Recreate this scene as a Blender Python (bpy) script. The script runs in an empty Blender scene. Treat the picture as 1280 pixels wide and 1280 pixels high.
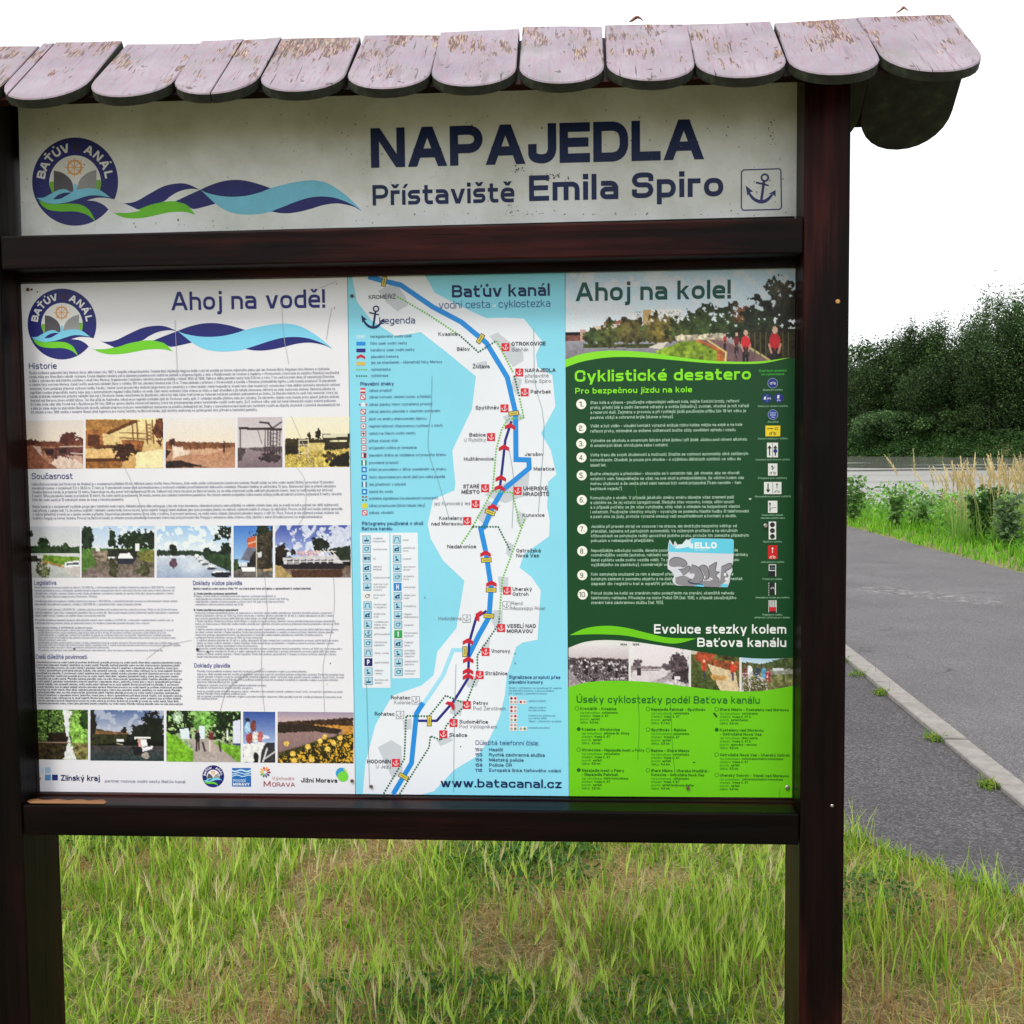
import bpy, math, random, unicodedata
import numpy as np
from mathutils import Matrix, Vector

# ------------------------------------------------------------------ camera, world, sun
scene = bpy.context.scene
F_PX = 1381.0                                   # focal length in units of a 1280 px wide picture
CAM = np.array([1.095, -2.121, 1.633])
YAW, PITCH, ROLL = 0.064, -0.0645, 0.010
def rot(yaw, pitch, roll):
    cy, sy = math.cos(yaw), math.sin(yaw); cp, sp = math.cos(pitch), math.sin(pitch); cr, sr = math.cos(roll), math.sin(roll)
    Rz = np.array([[cy, -sy, 0], [sy, cy, 0], [0, 0, 1]])
    Rx = np.array([[1, 0, 0], [0, cp, -sp], [0, sp, cp]])
    Ry = np.array([[cr, 0, sr], [0, 1, 0], [-sr, 0, cr]])
    return Rz @ Rx @ Ry
CM = rot(YAW, PITCH, ROLL)
cam_d = bpy.data.cameras.new('camera'); cam = bpy.data.objects.new('camera', cam_d)
scene.collection.objects.link(cam); scene.camera = cam
cam_d.sensor_width = 36; cam_d.lens = F_PX / 1280 * 36
cam_d.clip_start = 0.05; cam_d.clip_end = 6000
cam.matrix_world = Matrix(((CM[0, 0], CM[0, 2], -CM[0, 1], CAM[0]), (CM[1, 0], CM[1, 2], -CM[1, 1], CAM[1]),
                           (CM[2, 0], CM[2, 2], -CM[2, 1], CAM[2]), (0, 0, 0, 1)))

SUN_EL, SUN_AZ = math.radians(54), math.radians(206)   # azimuth clockwise from +y
w = bpy.data.worlds.new('World'); scene.world = w; w.use_nodes = True
nt = w.node_tree; nt.nodes.clear()
out = nt.nodes.new('ShaderNodeOutputWorld'); bg = nt.nodes.new('ShaderNodeBackground')
sky = nt.nodes.new('ShaderNodeTexSky'); sky.sky_type = 'NISHITA'; sky.sun_disc = False
sky.sun_elevation = SUN_EL; sky.sun_rotation = SUN_AZ
mx = nt.nodes.new('ShaderNodeMix'); mx.data_type = 'RGBA'
cloudtc = nt.nodes.new('ShaderNodeTexCoord'); cn = nt.nodes.new('ShaderNodeTexNoise'); cn.inputs['Scale'].default_value = 2.2; cn.inputs['Detail'].default_value = 5
cr_ = nt.nodes.new('ShaderNodeValToRGB'); cr_.color_ramp.elements[0].color = (8.6, 8.8, 9.1, 1); cr_.color_ramp.elements[1].color = (11.0, 11.0, 11.1, 1)
cr_.color_ramp.elements[0].position = .3; cr_.color_ramp.elements[1].position = .7
nt.links.new(cloudtc.outputs['Generated'], cn.inputs['Vector']); nt.links.new(cn.outputs['Fac'], cr_.inputs['Fac'])
nt.links.new(sky.outputs[0], mx.inputs['A']); nt.links.new(cr_.outputs[0], mx.inputs['B'])
mx.inputs['Factor'].default_value = .94        # overcast: a closed cloud layer over the clear sky
nt.links.new(mx.outputs['Result'], bg.inputs['Color']); bg.inputs['Strength'].default_value = .11
nt.links.new(bg.outputs[0], out.inputs['Surface'])
sd = bpy.data.lights.new('sun', 'SUN'); sd.energy = 1.5; sd.angle = math.radians(12); sd.color = (1, .96, .9)
sun = bpy.data.objects.new('sun', sd); scene.collection.objects.link(sun)
sv = Vector((math.sin(SUN_AZ) * math.cos(SUN_EL), math.cos(SUN_AZ) * math.cos(SUN_EL), math.sin(SUN_EL)))
sun.rotation_euler = sv.to_track_quat('Z', 'Y').to_euler()
scene.view_settings.view_transform = 'Standard'; scene.view_settings.look = 'None'
scene.view_settings.exposure = .42; scene.view_settings.gamma = 1; scene.view_settings.use_curve_mapping = False
scene.render.engine = 'CYCLES'; scene.render.resolution_x = 1024; scene.render.resolution_y = 1024

# ------------------------------------------------------------------ helpers
rng = np.random.default_rng(7); random.seed(5)
COL = scene.collection
def ray(px, py):
    return CM @ np.array([(px - 640) / F_PX, 1.0, (640 - py) / F_PX])
def P(px, py, y=0.0):                            # where the sight line of a photo pixel meets an upright plane of the board
    d = ray(px, py); t = (y - CAM[1]) / d[1]; return CAM + d * t
def G(px, py, z=0.0):                            # ... meets the level ground
    d = ray(px, py); t = (z - CAM[2]) / d[2]; return CAM + d * t
def lin(c):
    c = np.asarray(c, float) / 255.0
    return np.where(c <= .04045, c / 12.92, ((c + .055) / 1.055) ** 2.4)
INK = 1.04
def ink(*c): return np.clip(lin(c) * INK, .004, .85)

def tag(o, label=None, cat=None, group=None, kind=None):
    if label: o['label'] = label
    if cat: o['category'] = cat
    if group: o['group'] = group
    if kind: o['kind'] = kind
    return o
def empty(name, loc=(0, 0, 0)):
    o = bpy.data.objects.new(name, None); COL.objects.link(o); o.location = loc; o.empty_display_size = .1; return o
def link(name, me, mat, parent=None):
    o = bpy.data.objects.new(name, me); COL.objects.link(o)
    if mat is not None: me.materials.append(mat)
    if parent is not None:
        o.parent = parent
        o.matrix_parent_inverse = Matrix.Translation(-Vector(world_loc(parent)))
    return o
def world_loc(o):
    l = Vector(o.location)
    # every thing here is unrotated, parts sit at the world origin
    return l
def mesh_np(name, V, F, mat=None, parent=None, cols=None, smooth=False):
    V = np.asarray(V, np.float32).reshape(-1, 3); F = np.asarray(F, np.int32); k = F.shape[1]
    me = bpy.data.meshes.new(name); me.vertices.add(len(V)); me.vertices.foreach_set('co', V.ravel())
    me.loops.add(F.size); me.loops.foreach_set('vertex_index', F.ravel())
    me.polygons.add(len(F)); me.polygons.foreach_set('loop_start', np.arange(0, F.size, k, dtype=np.int32))
    me.polygons.foreach_set('loop_total', np.full(len(F), k, np.int32))
    if smooth: me.polygons.foreach_set('use_smooth', np.ones(len(F), bool))
    me.update(calc_edges=True)
    if cols is not None:
        a = me.color_attributes.new('Col', 'FLOAT_COLOR', 'POINT')
        c = np.ones((len(V), 4), np.float32); c[:, :3] = cols; a.data.foreach_set('color', c.ravel())
    return link(name, me, mat, parent)
def mesh_py(name, V, F, mat=None, parent=None, cols=None, smooth=False, fmat=None):
    me = bpy.data.meshes.new(name); me.from_pydata([tuple(map(float, v)) for v in V], [], F); me.update()
    if smooth:
        for p in me.polygons: p.use_smooth = True
    if cols is not None:
        a = me.color_attributes.new('Col', 'FLOAT_COLOR', 'POINT')
        c = np.ones((len(V), 4), np.float32); c[:, :3] = cols; a.data.foreach_set('color', c.ravel())
    o = link(name, me, mat, parent)
    if fmat:
        for m in fmat[0]: me.materials.append(m)
        for p, i in zip(me.polygons, fmat[1]): p.material_index = i
    return o

# ------------------------------------------------------------------ materials
def newmat(name):
    m = bpy.data.materials.new(name); m.use_nodes = True; n = m.node_tree.nodes; n.clear()
    o = n.new('ShaderNodeOutputMaterial'); b = n.new('ShaderNodeBsdfPrincipled'); m.node_tree.links.new(b.outputs[0], o.inputs[0])
    return m, m.node_tree, b, o
def N(nt, t, **kw):
    n = nt.nodes.new(t)
    for k, v in kw.items():
        if k in n.inputs: n.inputs[k].default_value = v
        else: setattr(n, k, v)
    return n
def ramp(nt, fac, stops):
    r = nt.nodes.new('ShaderNodeValToRGB'); e = r.color_ramp.elements
    while len(e) < len(stops): e.new(.5)
    for el, (p, c) in zip(e, stops): el.position = p; el.color = (*c, 1) if len(c) == 3 else c
    nt.links.new(fac, r.inputs[0]); return r.outputs[0]
def coords(nt, scale=(1, 1, 1), rotz=0, kind='Object'):
    t = nt.nodes.new('ShaderNodeTexCoord'); m = nt.nodes.new('ShaderNodeMapping'); m.inputs['Scale'].default_value = scale
    m.inputs['Rotation'].default_value = (0, 0, rotz)
    nt.links.new(t.outputs[kind], m.inputs[0]); return m.outputs[0]
def noise(nt, vec, scale, detail=4, rough=.55, dist=0):
    n = N(nt, 'ShaderNodeTexNoise', Scale=scale, Detail=detail, Roughness=rough, Distortion=dist); nt.links.new(vec, n.inputs['Vector']); return n.outputs['Fac']
def mixc(nt, f, a, b, mode='MIX'):
    m = nt.nodes.new('ShaderNodeMix'); m.data_type = 'RGBA'; m.blend_type = mode
    for s, v in ((m.inputs['Factor'], f), (m.inputs['A'], a), (m.inputs['B'], b)):
        if isinstance(v, (int, float)): s.default_value = v
        elif isinstance(v, tuple): s.default_value = (*v, 1)
        else: nt.links.new(v, s)
    return m.outputs['Result']
def bump(nt, b, h, strength, dist):
    bp = N(nt, 'ShaderNodeBump', Strength=strength, Distance=dist); nt.links.new(h, bp.inputs['Height']); nt.links.new(bp.outputs[0], b.inputs['Normal'])

def dark_wood(axis):
    m, t, b, o = newmat('dark_stained_wood_' + 'xyz'[axis])
    sc = [60, 60, 60]; sc[axis] = 2.2
    g = noise(t, coords(t, tuple(sc)), 1.0, 6, .6, .6)
    sc2 = [9, 9, 9]; sc2[axis] = 1.3
    blot = noise(t, coords(t, tuple(sc2)), 1.0, 4, .6)
    c = ramp(t, blot, [(.33, (.0024, .0013, .0016)), (.50, (.0090, .0026, .0026)), (.68, (.050, .0085, .0062))])
    c = mixc(t, ramp(t, g, [(.35, (.45, .45, .45)), (.7, (1.35, 1.3, 1.25))]), (0, 0, 0), c)
    c2 = mixc(t, 1.0, c, ramp(t, g, [(.3, (.5, .5, .5)), (.7, (1, 1, 1))]), 'MULTIPLY')
    sp = noise(t, coords(t, (55, 55, 55)), 1.0, 2)
    c3 = mixc(t, ramp(t, sp, [(.78, (0, 0, 0)), (.82, (1, 1, 1))]), c2, (.10, .085, .075))
    sc3 = [150, 150, 150]; sc3[axis] = 3.0
    crk = noise(t, coords(t, tuple(sc3)), 1.0, 3, .5, .3)
    c3 = mixc(t, ramp(t, crk, [(.30, (1, 1, 1)), (.34, (0, 0, 0))]), c3, (.0015, .001, .001))
    kn = N(t, 'ShaderNodeTexVoronoi', Scale=1.0); sc4 = [7, 7, 7]; sc4[axis] = 3.5; t.links.new(coords(t, tuple(sc4)), kn.inputs['Vector'])
    c3 = mixc(t, ramp(t, kn.outputs['Distance'], [(.07, (1, 1, 1)), (.13, (0, 0, 0))]), c3, (.003, .002, .002))
    t.links.new(c3, b.inputs['Base Color']); b.inputs['Roughness'].default_value = .42
    b.inputs['Specular IOR Level'].default_value = .10
    bump(t, b, g, .35, .002); return m
WX, WY, WZ = dark_wood(0), dark_wood(1), dark_wood(2)

def shingle_mat():
    m, t, b, o = newmat('worn_shingle_paint')
    tc = t.nodes.new('ShaderNodeTexCoord'); oi = t.nodes.new('ShaderNodeObjectInfo')
    ad = t.nodes.new('ShaderNodeVectorMath'); ad.operation = 'MULTIPLY_ADD'
    cmb = t.nodes.new('ShaderNodeCombineXYZ'); 
    for i in range(3): t.links.new(oi.outputs['Random'], cmb.inputs[i])
    t.links.new(cmb.outputs[0], ad.inputs[0]); ad.inputs[1].default_value = (37, 91, 53); t.links.new(tc.outputs['Object'], ad.inputs[2])
    mp = t.nodes.new('ShaderNodeMapping'); mp.inputs['Scale'].default_value = (150, 20, 30); t.links.new(ad.outputs[0], mp.inputs[0])
    g = noise(t, mp.outputs[0], 1.0, 6, .65, .5)
    mp2 = t.nodes.new('ShaderNodeMapping'); mp2.inputs['Scale'].default_value = (14, 9, 12); t.links.new(ad.outputs[0], mp2.inputs[0])
    reg = noise(t, mp2.outputs[0], 1.0, 2, .5)
    base = ramp(t, noise(t, ad.outputs[0], 9, 4), [(.3, (.225, .19, .235)), (.7, (.34, .29, .335))])
    base = mixc(t, ramp(t, g, [(.28, (.85, .85, .85)), (.52, (0, 0, 0))]), base, (.30, .16, .21))
    mul = t.nodes.new('ShaderNodeMath'); mul.operation = 'MULTIPLY'; t.links.new(g, mul.inputs[0])
    rr = ramp(t, reg, [(.36, (.70, .70, .70)), (.64, (1.38, 1.38, 1.38))]); t.links.new(rr, mul.inputs[1])
    # more peeling near the ridge end
    sep = t.nodes.new('ShaderNodeSeparateXYZ'); t.links.new(tc.outputs['Object'], sep.inputs[0])
    mr = N(t, 'ShaderNodeMapRange'); mr.inputs['From Min'].default_value = .03; mr.inputs['From Max'].default_value = .25; mr.inputs['To Min'].default_value = -.16; mr.inputs['To Max'].default_value = .06
    t.links.new(sep.outputs['Y'], mr.inputs['Value'])
    adm = t.nodes.new('ShaderNodeMath'); adm.operation = 'ADD'; t.links.new(mul.outputs[0], adm.inputs[0]); t.links.new(mr.outputs[0], adm.inputs[1])
    peel = ramp(t, adm.outputs[0], [(.60, (0, 0, 0)), (.64, (1, 1, 1))])
    barec = ramp(t, noise(t, mp.outputs[0], 2.2, 3), [(.36, (.04, .024, .026)), (.5, (.16, .07, .06)), (.60, (.34, .23, .15)), (.7, (.46, .39, .30))])
    c = mixc(t, peel, base, barec)
    spot = ramp(t, noise(t, ad.outputs[0], 42, 3), [(.68, (0, 0, 0)), (.71, (1, 1, 1))])
    c = mixc(t, spot, c, (.09, .055, .05))
    mp3 = t.nodes.new('ShaderNodeMapping'); mp3.inputs['Scale'].default_value = (60, 7, 20); t.links.new(ad.outputs[0], mp3.inputs[0])
    c = mixc(t, ramp(t, noise(t, mp3.outputs[0], 1.0, 5, .6, .4), [(.56, (0, 0, 0)), (.72, (.75, .75, .75))]), c, (.16, .12, .14))
    c = mixc(t, ramp(t, noise(t, ad.outputs[0], 13, 5, .65), [(.5, (0, 0, 0)), (.72, (.55, .55, .55))]), c, (.20, .19, .17))
    mp4 = t.nodes.new('ShaderNodeMapping'); mp4.inputs['Scale'].default_value = (260, 9, 20); t.links.new(ad.outputs[0], mp4.inputs[0])
    c = mixc(t, ramp(t, noise(t, mp4.outputs[0], 1.0, 2, .5, .2), [(.28, (1, 1, 1)), (.32, (0, 0, 0))]), c, (.05, .03, .035))
    t.links.new(c, b.inputs['Base Color']); b.inputs['Roughness'].default_value = .55
    bump(t, b, adm.outputs[0], .5, .003); return m
SH = shingle_mat()
m_, t_, b_, o_ = newmat('mossy_shaded_board_edge')  # algae green on shingle edges, with underside shade put into the dark colour
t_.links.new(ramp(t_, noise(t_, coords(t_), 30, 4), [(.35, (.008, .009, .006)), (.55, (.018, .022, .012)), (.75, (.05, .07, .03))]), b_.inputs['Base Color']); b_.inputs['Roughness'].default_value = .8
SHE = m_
m_, t_, b_, o_ = newmat('bare_wood')
t_.links.new(ramp(t_, noise(t_, coords(t_, (4, 60, 60)), 1, 5), [(.35, (.20, .075, .025)), (.65, (.36, .18, .07))]), b_.inputs['Base Color']); b_.inputs['Roughness'].default_value = .7
BAREW = m_
m_, t_, b_, o_ = newmat('weathered_back_board')
t_.links.new(ramp(t_, noise(t_, coords(t_, (4, 60, 60)), 1, 5), [(.35, (.02, .015, .012)), (.65, (.05, .035, .028))]), b_.inputs['Base Color']); b_.inputs['Roughness'].default_value = .8
BACKM = m_

def print_mat(name, rough=.32, dirt=.0, speck=0.0):
    m, t, b, o = newmat(name)
    a = t.nodes.new('ShaderNodeVertexColor'); a.layer_name = 'Col'; c = a.outputs[0]
    v = coords(t)
    c = mixc(t, 1.0, c, ramp(t, noise(t, v, 5, 5), [(.3, (.93, .93, .93)), (.7, (1, 1, 1))]), 'MULTIPLY')
    if dirt:
        c = mixc(t, 1.0, c, ramp(t, noise(t, v, 7, 6, .65), [(.36, (.80, .80, .74)), (.6, (1, 1, 1))]), 'MULTIPLY')
    if speck:
        sm = ramp(t, noise(t, v, 130, 3, .6), [(.665, (0, 0, 0)), (.70, (speck, speck, speck))])
        zone = ramp(t, noise(t, v, 4, 3), [(.4, (.25, .25, .25)), (.6, (1, 1, 1))])
        f = mixc(t, 1.0, sm, zone, 'MULTIPLY')
        c = mixc(t, f, c, (.10, .08, .055))
    t.links.new(c, b.inputs['Base Color']); b.inputs['Roughness'].default_value = rough; b.inputs['Specular IOR Level'].default_value = .3
    return m
PR = print_mat('printed_vinyl', .38)
PRH = print_mat('printed_header_vinyl_dirty', .45, dirt=1, speck=.85)
def simple(name, col, rough=.6, metal=0.0, var=.25, sc=20):
    m, t, b, o = newmat(name); c = np.array(col)
    t.links.new(ramp(t, noise(t, coords(t), sc, 4), [(.3, tuple(c * (1 - var))), (.7, tuple(np.minimum(c * (1 + var), .9)))]), b.inputs['Base Color'])
    b.inputs['Roughness'].default_value = rough; b.inputs['Metallic'].default_value = metal; return m
STEEL = simple('screw_steel', (.45, .43, .40), .35, .9)
RUST = simple('rusty_screw', (.12, .06, .035), .7)
BRASS = simple('brass_nail', (.42, .24, .08), .45, .6)
DRYLEAF = simple('dry_leaf', (.22, .08, .04), .8, sc=80)
BARK = simple('bark', (.07, .058, .045), .9, sc=6)

def leaf_mat(name, trans=.35, rough=.55):
    m, t, b, o = newmat(name)
    a = t.nodes.new('ShaderNodeVertexColor'); a.layer_name = 'Col'
    t.links.new(a.outputs[0], b.inputs['Base Color']); b.inputs['Roughness'].default_value = rough; b.inputs['Specular IOR Level'].default_value = .25
    tr = t.nodes.new('ShaderNodeBsdfTranslucent'); t.links.new(a.outputs[0], tr.inputs[0])
    ms = t.nodes.new('ShaderNodeMixShader'); ms.inputs[0].default_value = trans
    t.links.new(b.outputs[0], ms.inputs[1]); t.links.new(tr.outputs[0], ms.inputs[2]); t.links.new(ms.outputs[0], o.inputs[0]); return m
GRASSM = leaf_mat('grass_blades', .35); LEAFM = leaf_mat('tree_leaves', .25, .7)

# ------------------------------------------------------------------ setting: ground, path, river
ZW = -1.3
Afar = G(1063, 570, ZW)[:2]; Bfar = G(1290, 572, ZW)[:2]
tdir = (Afar - Bfar) / np.linalg.norm(Afar - Bfar)                    # along the river, away from us
ndir = np.array([-tdir[1], tdir[0]]); ndir = ndir if ndir @ (Afar - CAM[:2]) > 0 else -ndir
S_FAR = ndir @ Afar
e0, e1 = G(1280, 718)[:2], G(1057, 658)[:2]; k0, k1 = G(1280, 985)[:2], G(1057, 810)[:2]
S_NEAR = max(ndir @ e1, ndir @ e0) + 6.5
def ss(a, b, x):
    t = np.clip((x - a) / (b - a), 0, 1); return t * t * (3 - 2 * t)
def height(x, y):
    s = x * ndir[0] + y * ndir[1]
    return -2.6 * ss(S_NEAR - 3.0, S_NEAR + 3, s) + 3.4 * ss(S_FAR - 2.5, S_FAR + 3, s)
sg = np.unique(np.concatenate([[-1500, -600, -250, -100, -40], np.arange(-20, S_NEAR - 6, 1.0), np.arange(S_NEAR - 6, S_NEAR + 6, .4), [S_NEAR + 20, S_NEAR + 60], np.arange(S_FAR - 4, S_FAR + 6, .5), [S_FAR + 30, S_FAR + 200, 1500]]))
tg = np.unique(np.concatenate([[-1500, -700, -300, -150, -80], np.arange(-50, 60, 1.0), [70, 90, 130, 180, 250, 400, 800, 1500]]))
SS, TT = np.meshgrid(sg, tg, indexing='ij')
X = SS * ndir[0] + TT * tdir[0]; Y = SS * ndir[1] + TT * tdir[1]; Z = height(X, Y)
V = np.stack([X, Y, Z], -1).reshape(-1, 3); nt_ = len(tg)
ii, jj = np.meshgrid(np.arange(len(sg) - 1), np.arange(nt_ - 1), indexing='ij'); q = (ii * nt_ + jj).ravel()
Fq = np.stack([q, q + 1, q + nt_ + 1, q + nt_], -1)
m_, t_, b_, o_ = newmat('meadow_ground'); v = coords(t_)
c = ramp(t_, noise(t_, v, 2.2, 8, .65), [(.34, (.085, .055, .026)), (.45, (.18, .14, .06)), (.53, (.10, .13, .030)), (.68, (.06, .11, .02))])
c = mixc(t_, ramp(t_, noise(t_, v, 38, 5, .7), [(.4, (0, 0, 0)), (.7, (.8, .8, .8))]), c, (.36, .29, .13))
t_.links.new(c, b_.inputs['Base Color']); b_.inputs['Roughness'].default_value = .95; bump(t_, b_, noise(t_, v, 45, 6, .7), .8, .02)
nrm = mesh_np('ground', V, Fq, m_, smooth=True); tag(nrm, kind='structure')
# make sure faces look up
def up(o):
    me = o.data
    if me.polygons[0].normal.z < 0: me.flip_normals()
up(nrm)

def asphalt(name, lo, hi, marks=False, grain=260):
    m, t, b, o = newmat(name); v = coords(t)
    vo = N(t, 'ShaderNodeTexVoronoi', Scale=grain); t.links.new(v, vo.inputs['Vector'])
    agg = t.nodes.new('ShaderNodeSeparateColor'); t.links.new(vo.outputs['Color'], agg.inputs[0])
    c = ramp(t, agg.outputs[0], [(.0, tuple(np.array(lo))), (.6, tuple((np.array(lo) + np.array(hi)) / 2)), (.93, hi), (1.0, tuple(np.array(hi) * 1.35))])
    c = mixc(t, 1.0, c, ramp(t, noise(t, v, 1.3, 5, .6), [(.3, (.78, .78, .78)), (.7, (1.1, 1.1, 1.1))]), 'MULTIPLY')
    c = mixc(t, ramp(t, noise(t, v, 110, 3, .7), [(.40, (.55, .55, .55)), (.5, (0, 0, 0))]), c, tuple(np.array(lo) * .45))
    cv = N(t, 'ShaderNodeTexVoronoi', Scale=.55, feature='DISTANCE_TO_EDGE'); dn = t.nodes.new('ShaderNodeVectorMath'); dn.operation = 'MULTIPLY_ADD'; nz = N(t, 'ShaderNodeTexNoise', Scale=2.5, Detail=5); t.links.new(v, nz.inputs['Vector'])
    t.links.new(nz.outputs['Color'], dn.inputs[0]); dn.inputs[1].default_value = (.8, .8, 0); t.links.new(v, dn.inputs[2]); t.links.new(dn.outputs[0], cv.inputs['Vector'])
    crm = mixc(t, 1.0, ramp(t, cv.outputs['Distance'], [(.0, (.8, .8, .8)), (.008, (0, 0, 0))]), ramp(t, noise(t, v, .5, 3), [(.5, (0, 0, 0)), (.6, (1, 1, 1))]), 'MULTIPLY')
    c = mixc(t, crm, c, tuple(np.array(lo) * .4))
    c = mixc(t, ramp(t, noise(t, v, .7, 5, .65), [(.55, (0, 0, 0)), (.75, (.45, .45, .45))]), c, tuple(np.array(lo) * .9))
    if marks:      # worn white tyre rubbing across the path
        pA, pB = G(1075, 735)[:2], G(1252, 756)[:2]
        mid = (pA + pB) / 2; dr = pB - pA; L = np.linalg.norm(dr); ang = math.atan2(dr[1], dr[0])
        tc = t.nodes.new('ShaderNodeTexCoord'); vr = t.nodes.new('ShaderNodeVectorMath'); vr.operation = 'SUBTRACT'; vr.inputs[1].default_value = (*mid, 0)
        t.links.new(tc.outputs['Object'], vr.inputs[0]); ro = t.nodes.new('ShaderNodeVectorRotate'); ro.rotation_type = 'Z_AXIS'; ro.inputs['Angle'].default_value = -ang
        t.links.new(vr.outputs[0], ro.inputs['Vector']); sp = t.nodes.new('ShaderNodeSeparateXYZ'); t.links.new(ro.outputs[0], sp.inputs[0])
        def band(out_, half, soft):
            a = t.nodes.new('ShaderNodeMath'); a.operation = 'ABSOLUTE'; t.links.new(out_, a.inputs[0])
            r = N(t, 'ShaderNodeMapRange'); r.inputs['From Min'].default_value = half; r.inputs['From Max'].default_value = half + soft; r.inputs['To Min'].default_value = 1; r.inputs['To Max'].default_value = 0
            t.links.new(a.outputs[0], r.inputs['Value']); return r.outputs[0]
        m1 = t.nodes.new('ShaderNodeMath'); m1.operation = 'MULTIPLY'; t.links.new(band(sp.outputs[0], L * .42, L * .1), m1.inputs[0]); t.links.new(band(sp.outputs[1], .16, .22), m1.inputs[1])
        m2 = t.nodes.new('ShaderNodeMath'); m2.operation = 'MULTIPLY'; t.links.new(m1.outputs[0], m2.inputs[0])
        t.links.new(ramp(t, noise(t, v, 9, 4, .8), [(.5, (0, 0, 0)), (.66, (.5, .5, .5))]), m2.inputs[1])
        c = mixc(t, m2.outputs[0], c, (.45, .44, .42))
    t.links.new(c, b.inputs['Base Color']); b.inputs['Roughness'].default_value = .85; bump(t, b, vo.outputs['Distance'], .7, .006); return m
kd = (k1 - k0) / np.linalg.norm(k1 - k0); ed = (e1 - e0) / np.linalg.norm(e1 - e0)
left, right = [], []
for s in (-25, -12, -6, -3, 0): left.append(k0 + kd * s); right.append(e0 + ed * s)
L1, R1 = k0 + kd * (np.linalg.norm(e1 - k0) - 0.5), e1 + ed * 1.5
left.append(k1); right.append(e1); left.append(L1); right.append(R1)
mid, hw = (L1 + R1) / 2, np.linalg.norm(R1 - L1) / 2; a0 = math.atan2(*(kd + ed)[::-1]); a1 = math.atan2(tdir[1], tdir[0])
p = mid.copy()
for i in range(1, 40):
    a = a0 + (a1 - a0) * min(1, i / 10); d = np.array([math.cos(a), math.sin(a)]); p = p + d * (1.2 if i < 12 else 6)
    n = np.array([-d[1], d[0]]); left.append(p + n * hw); right.append(p - n * hw)
V = [(*a, .010) for a in left] + [(*a, .010) for a in right]; n = len(left)
PATH = mesh_py('asphalt_path', V, [[i, n + i, n + i + 1, i + 1] for i in range(n - 1)], asphalt('path_asphalt', (.078, .073, .077), (.205, .19, .198), True, 170)); tag(PATH, kind='structure'); up(PATH)
# darker asphalt apron between the kerb and the grass
g0, g1 = G(1285, 1128)[:2], G(1057, 1046)[:2]
gd = (g1 - g0) / np.linalg.norm(g1 - g0)
edge = [k0, k1, k1 + kd * 6, L1, L1 + np.array([-7, .5]), np.array([-7., 9.]), np.array([-6.5, g1[1] + .25])]
m = 40; xs = np.linspace(-6, g1[0], m); bnd = [np.array([x, g1[1] + .18 + .05 * math.sin(x * 3.1) + .03 * math.sin(x * 9)]) for x in xs[1:-1]] + [g1]
for t in np.linspace(0, 1, 12)[1:]: bnd.append(g1 + (g0 - g1) * t + np.array([0, .03 * math.sin(t * 17)]))
AA = np.array([gd, -kd]).T; tt = np.linalg.solve(AA, k0 - g0)[0]; bnd.append(g0 + gd * tt)
poly = edge + bnd
APR = mesh_py('asphalt_apron', [(*a, .005) for a in poly], [list(range(len(poly)))], asphalt('apron_asphalt', (.030, .027, .030), (.125, .112, .12), False, 120)); tag(APR, kind='structure'); up(APR)

# kerb of long concrete stones
kerb = tag(empty('kerb', (*k0, 0)), kind='structure')
m_, t_, b_, o_ = newmat('kerb_concrete'); v = coords(t_)
c = ramp(t_, noise(t_, v, 14, 6, .65), [(.3, (.19, .175, .16)), (.7, (.30, .275, .255))])
c = mixc(t_, ramp(t_, noise(t_, v, 3, 4), [(.55, (0, 0, 0)), (.75, (.5, .5, .5))]), c, (.15, .13, .10)); t_.links.new(c, b_.inputs['Base Color']); b_.inputs['Roughness'].default_value = .9
bump(t_, b_, noise(t_, v, 120, 5, .7), .5, .004); KM = m_
j0 = G(1187, 930)[:2]; j1 = G(1102, 858)[:2]; SL = np.linalg.norm(j1 - j0); off = (j0 - k0) @ kd
kw = .125; kn = np.array([-kd[1], kd[0]])
for i in range(-4, 12):
    a, b2 = off + SL * i + .006, off + SL * (i + 1) - .006
    dz = random.uniform(-.003, .003); tw = random.uniform(-.004, .004)
    A = k0 + kd * a; B = k0 + kd * b2; r = .006; top = .030 + dz
    V = []
    for (pt) in (A, B):
        sgn = 1 if pt is A else -1
        V += [(*(pt + kn * tw), -.1), (*(pt + kn * tw), top - r), (*(pt + kn * (tw + r) + kd * r * sgn), top), (*(pt + kn * (kw - r + tw) + kd * r * sgn), top), (*(pt + kn * (kw + tw)), top - r), (*(pt + kn * (kw + tw)), -.1)]
    F = [[j, j + 1, j + 7, j + 6] for j in range(5)] + [[0, 5, 4, 3, 2, 1], [6, 7, 8, 9, 10, 11]]
    o = mesh_py('kerb_stone', V, F, KM, kerb)

# river
m_, t_, b_, o_ = newmat('river_water'); v = coords(t_, (1, 1, 1), -math.atan2(tdir[1], tdir[0]))
b_.inputs['Roughness'].default_value = .08; b_.inputs['IOR'].default_value = 1.33
RA = -math.atan2(tdir[1], tdir[0]) + math.pi / 2
h1 = noise(t_, coords(t_, (.35, 1.6, 1), RA), 1.6, 5, .6)
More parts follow.
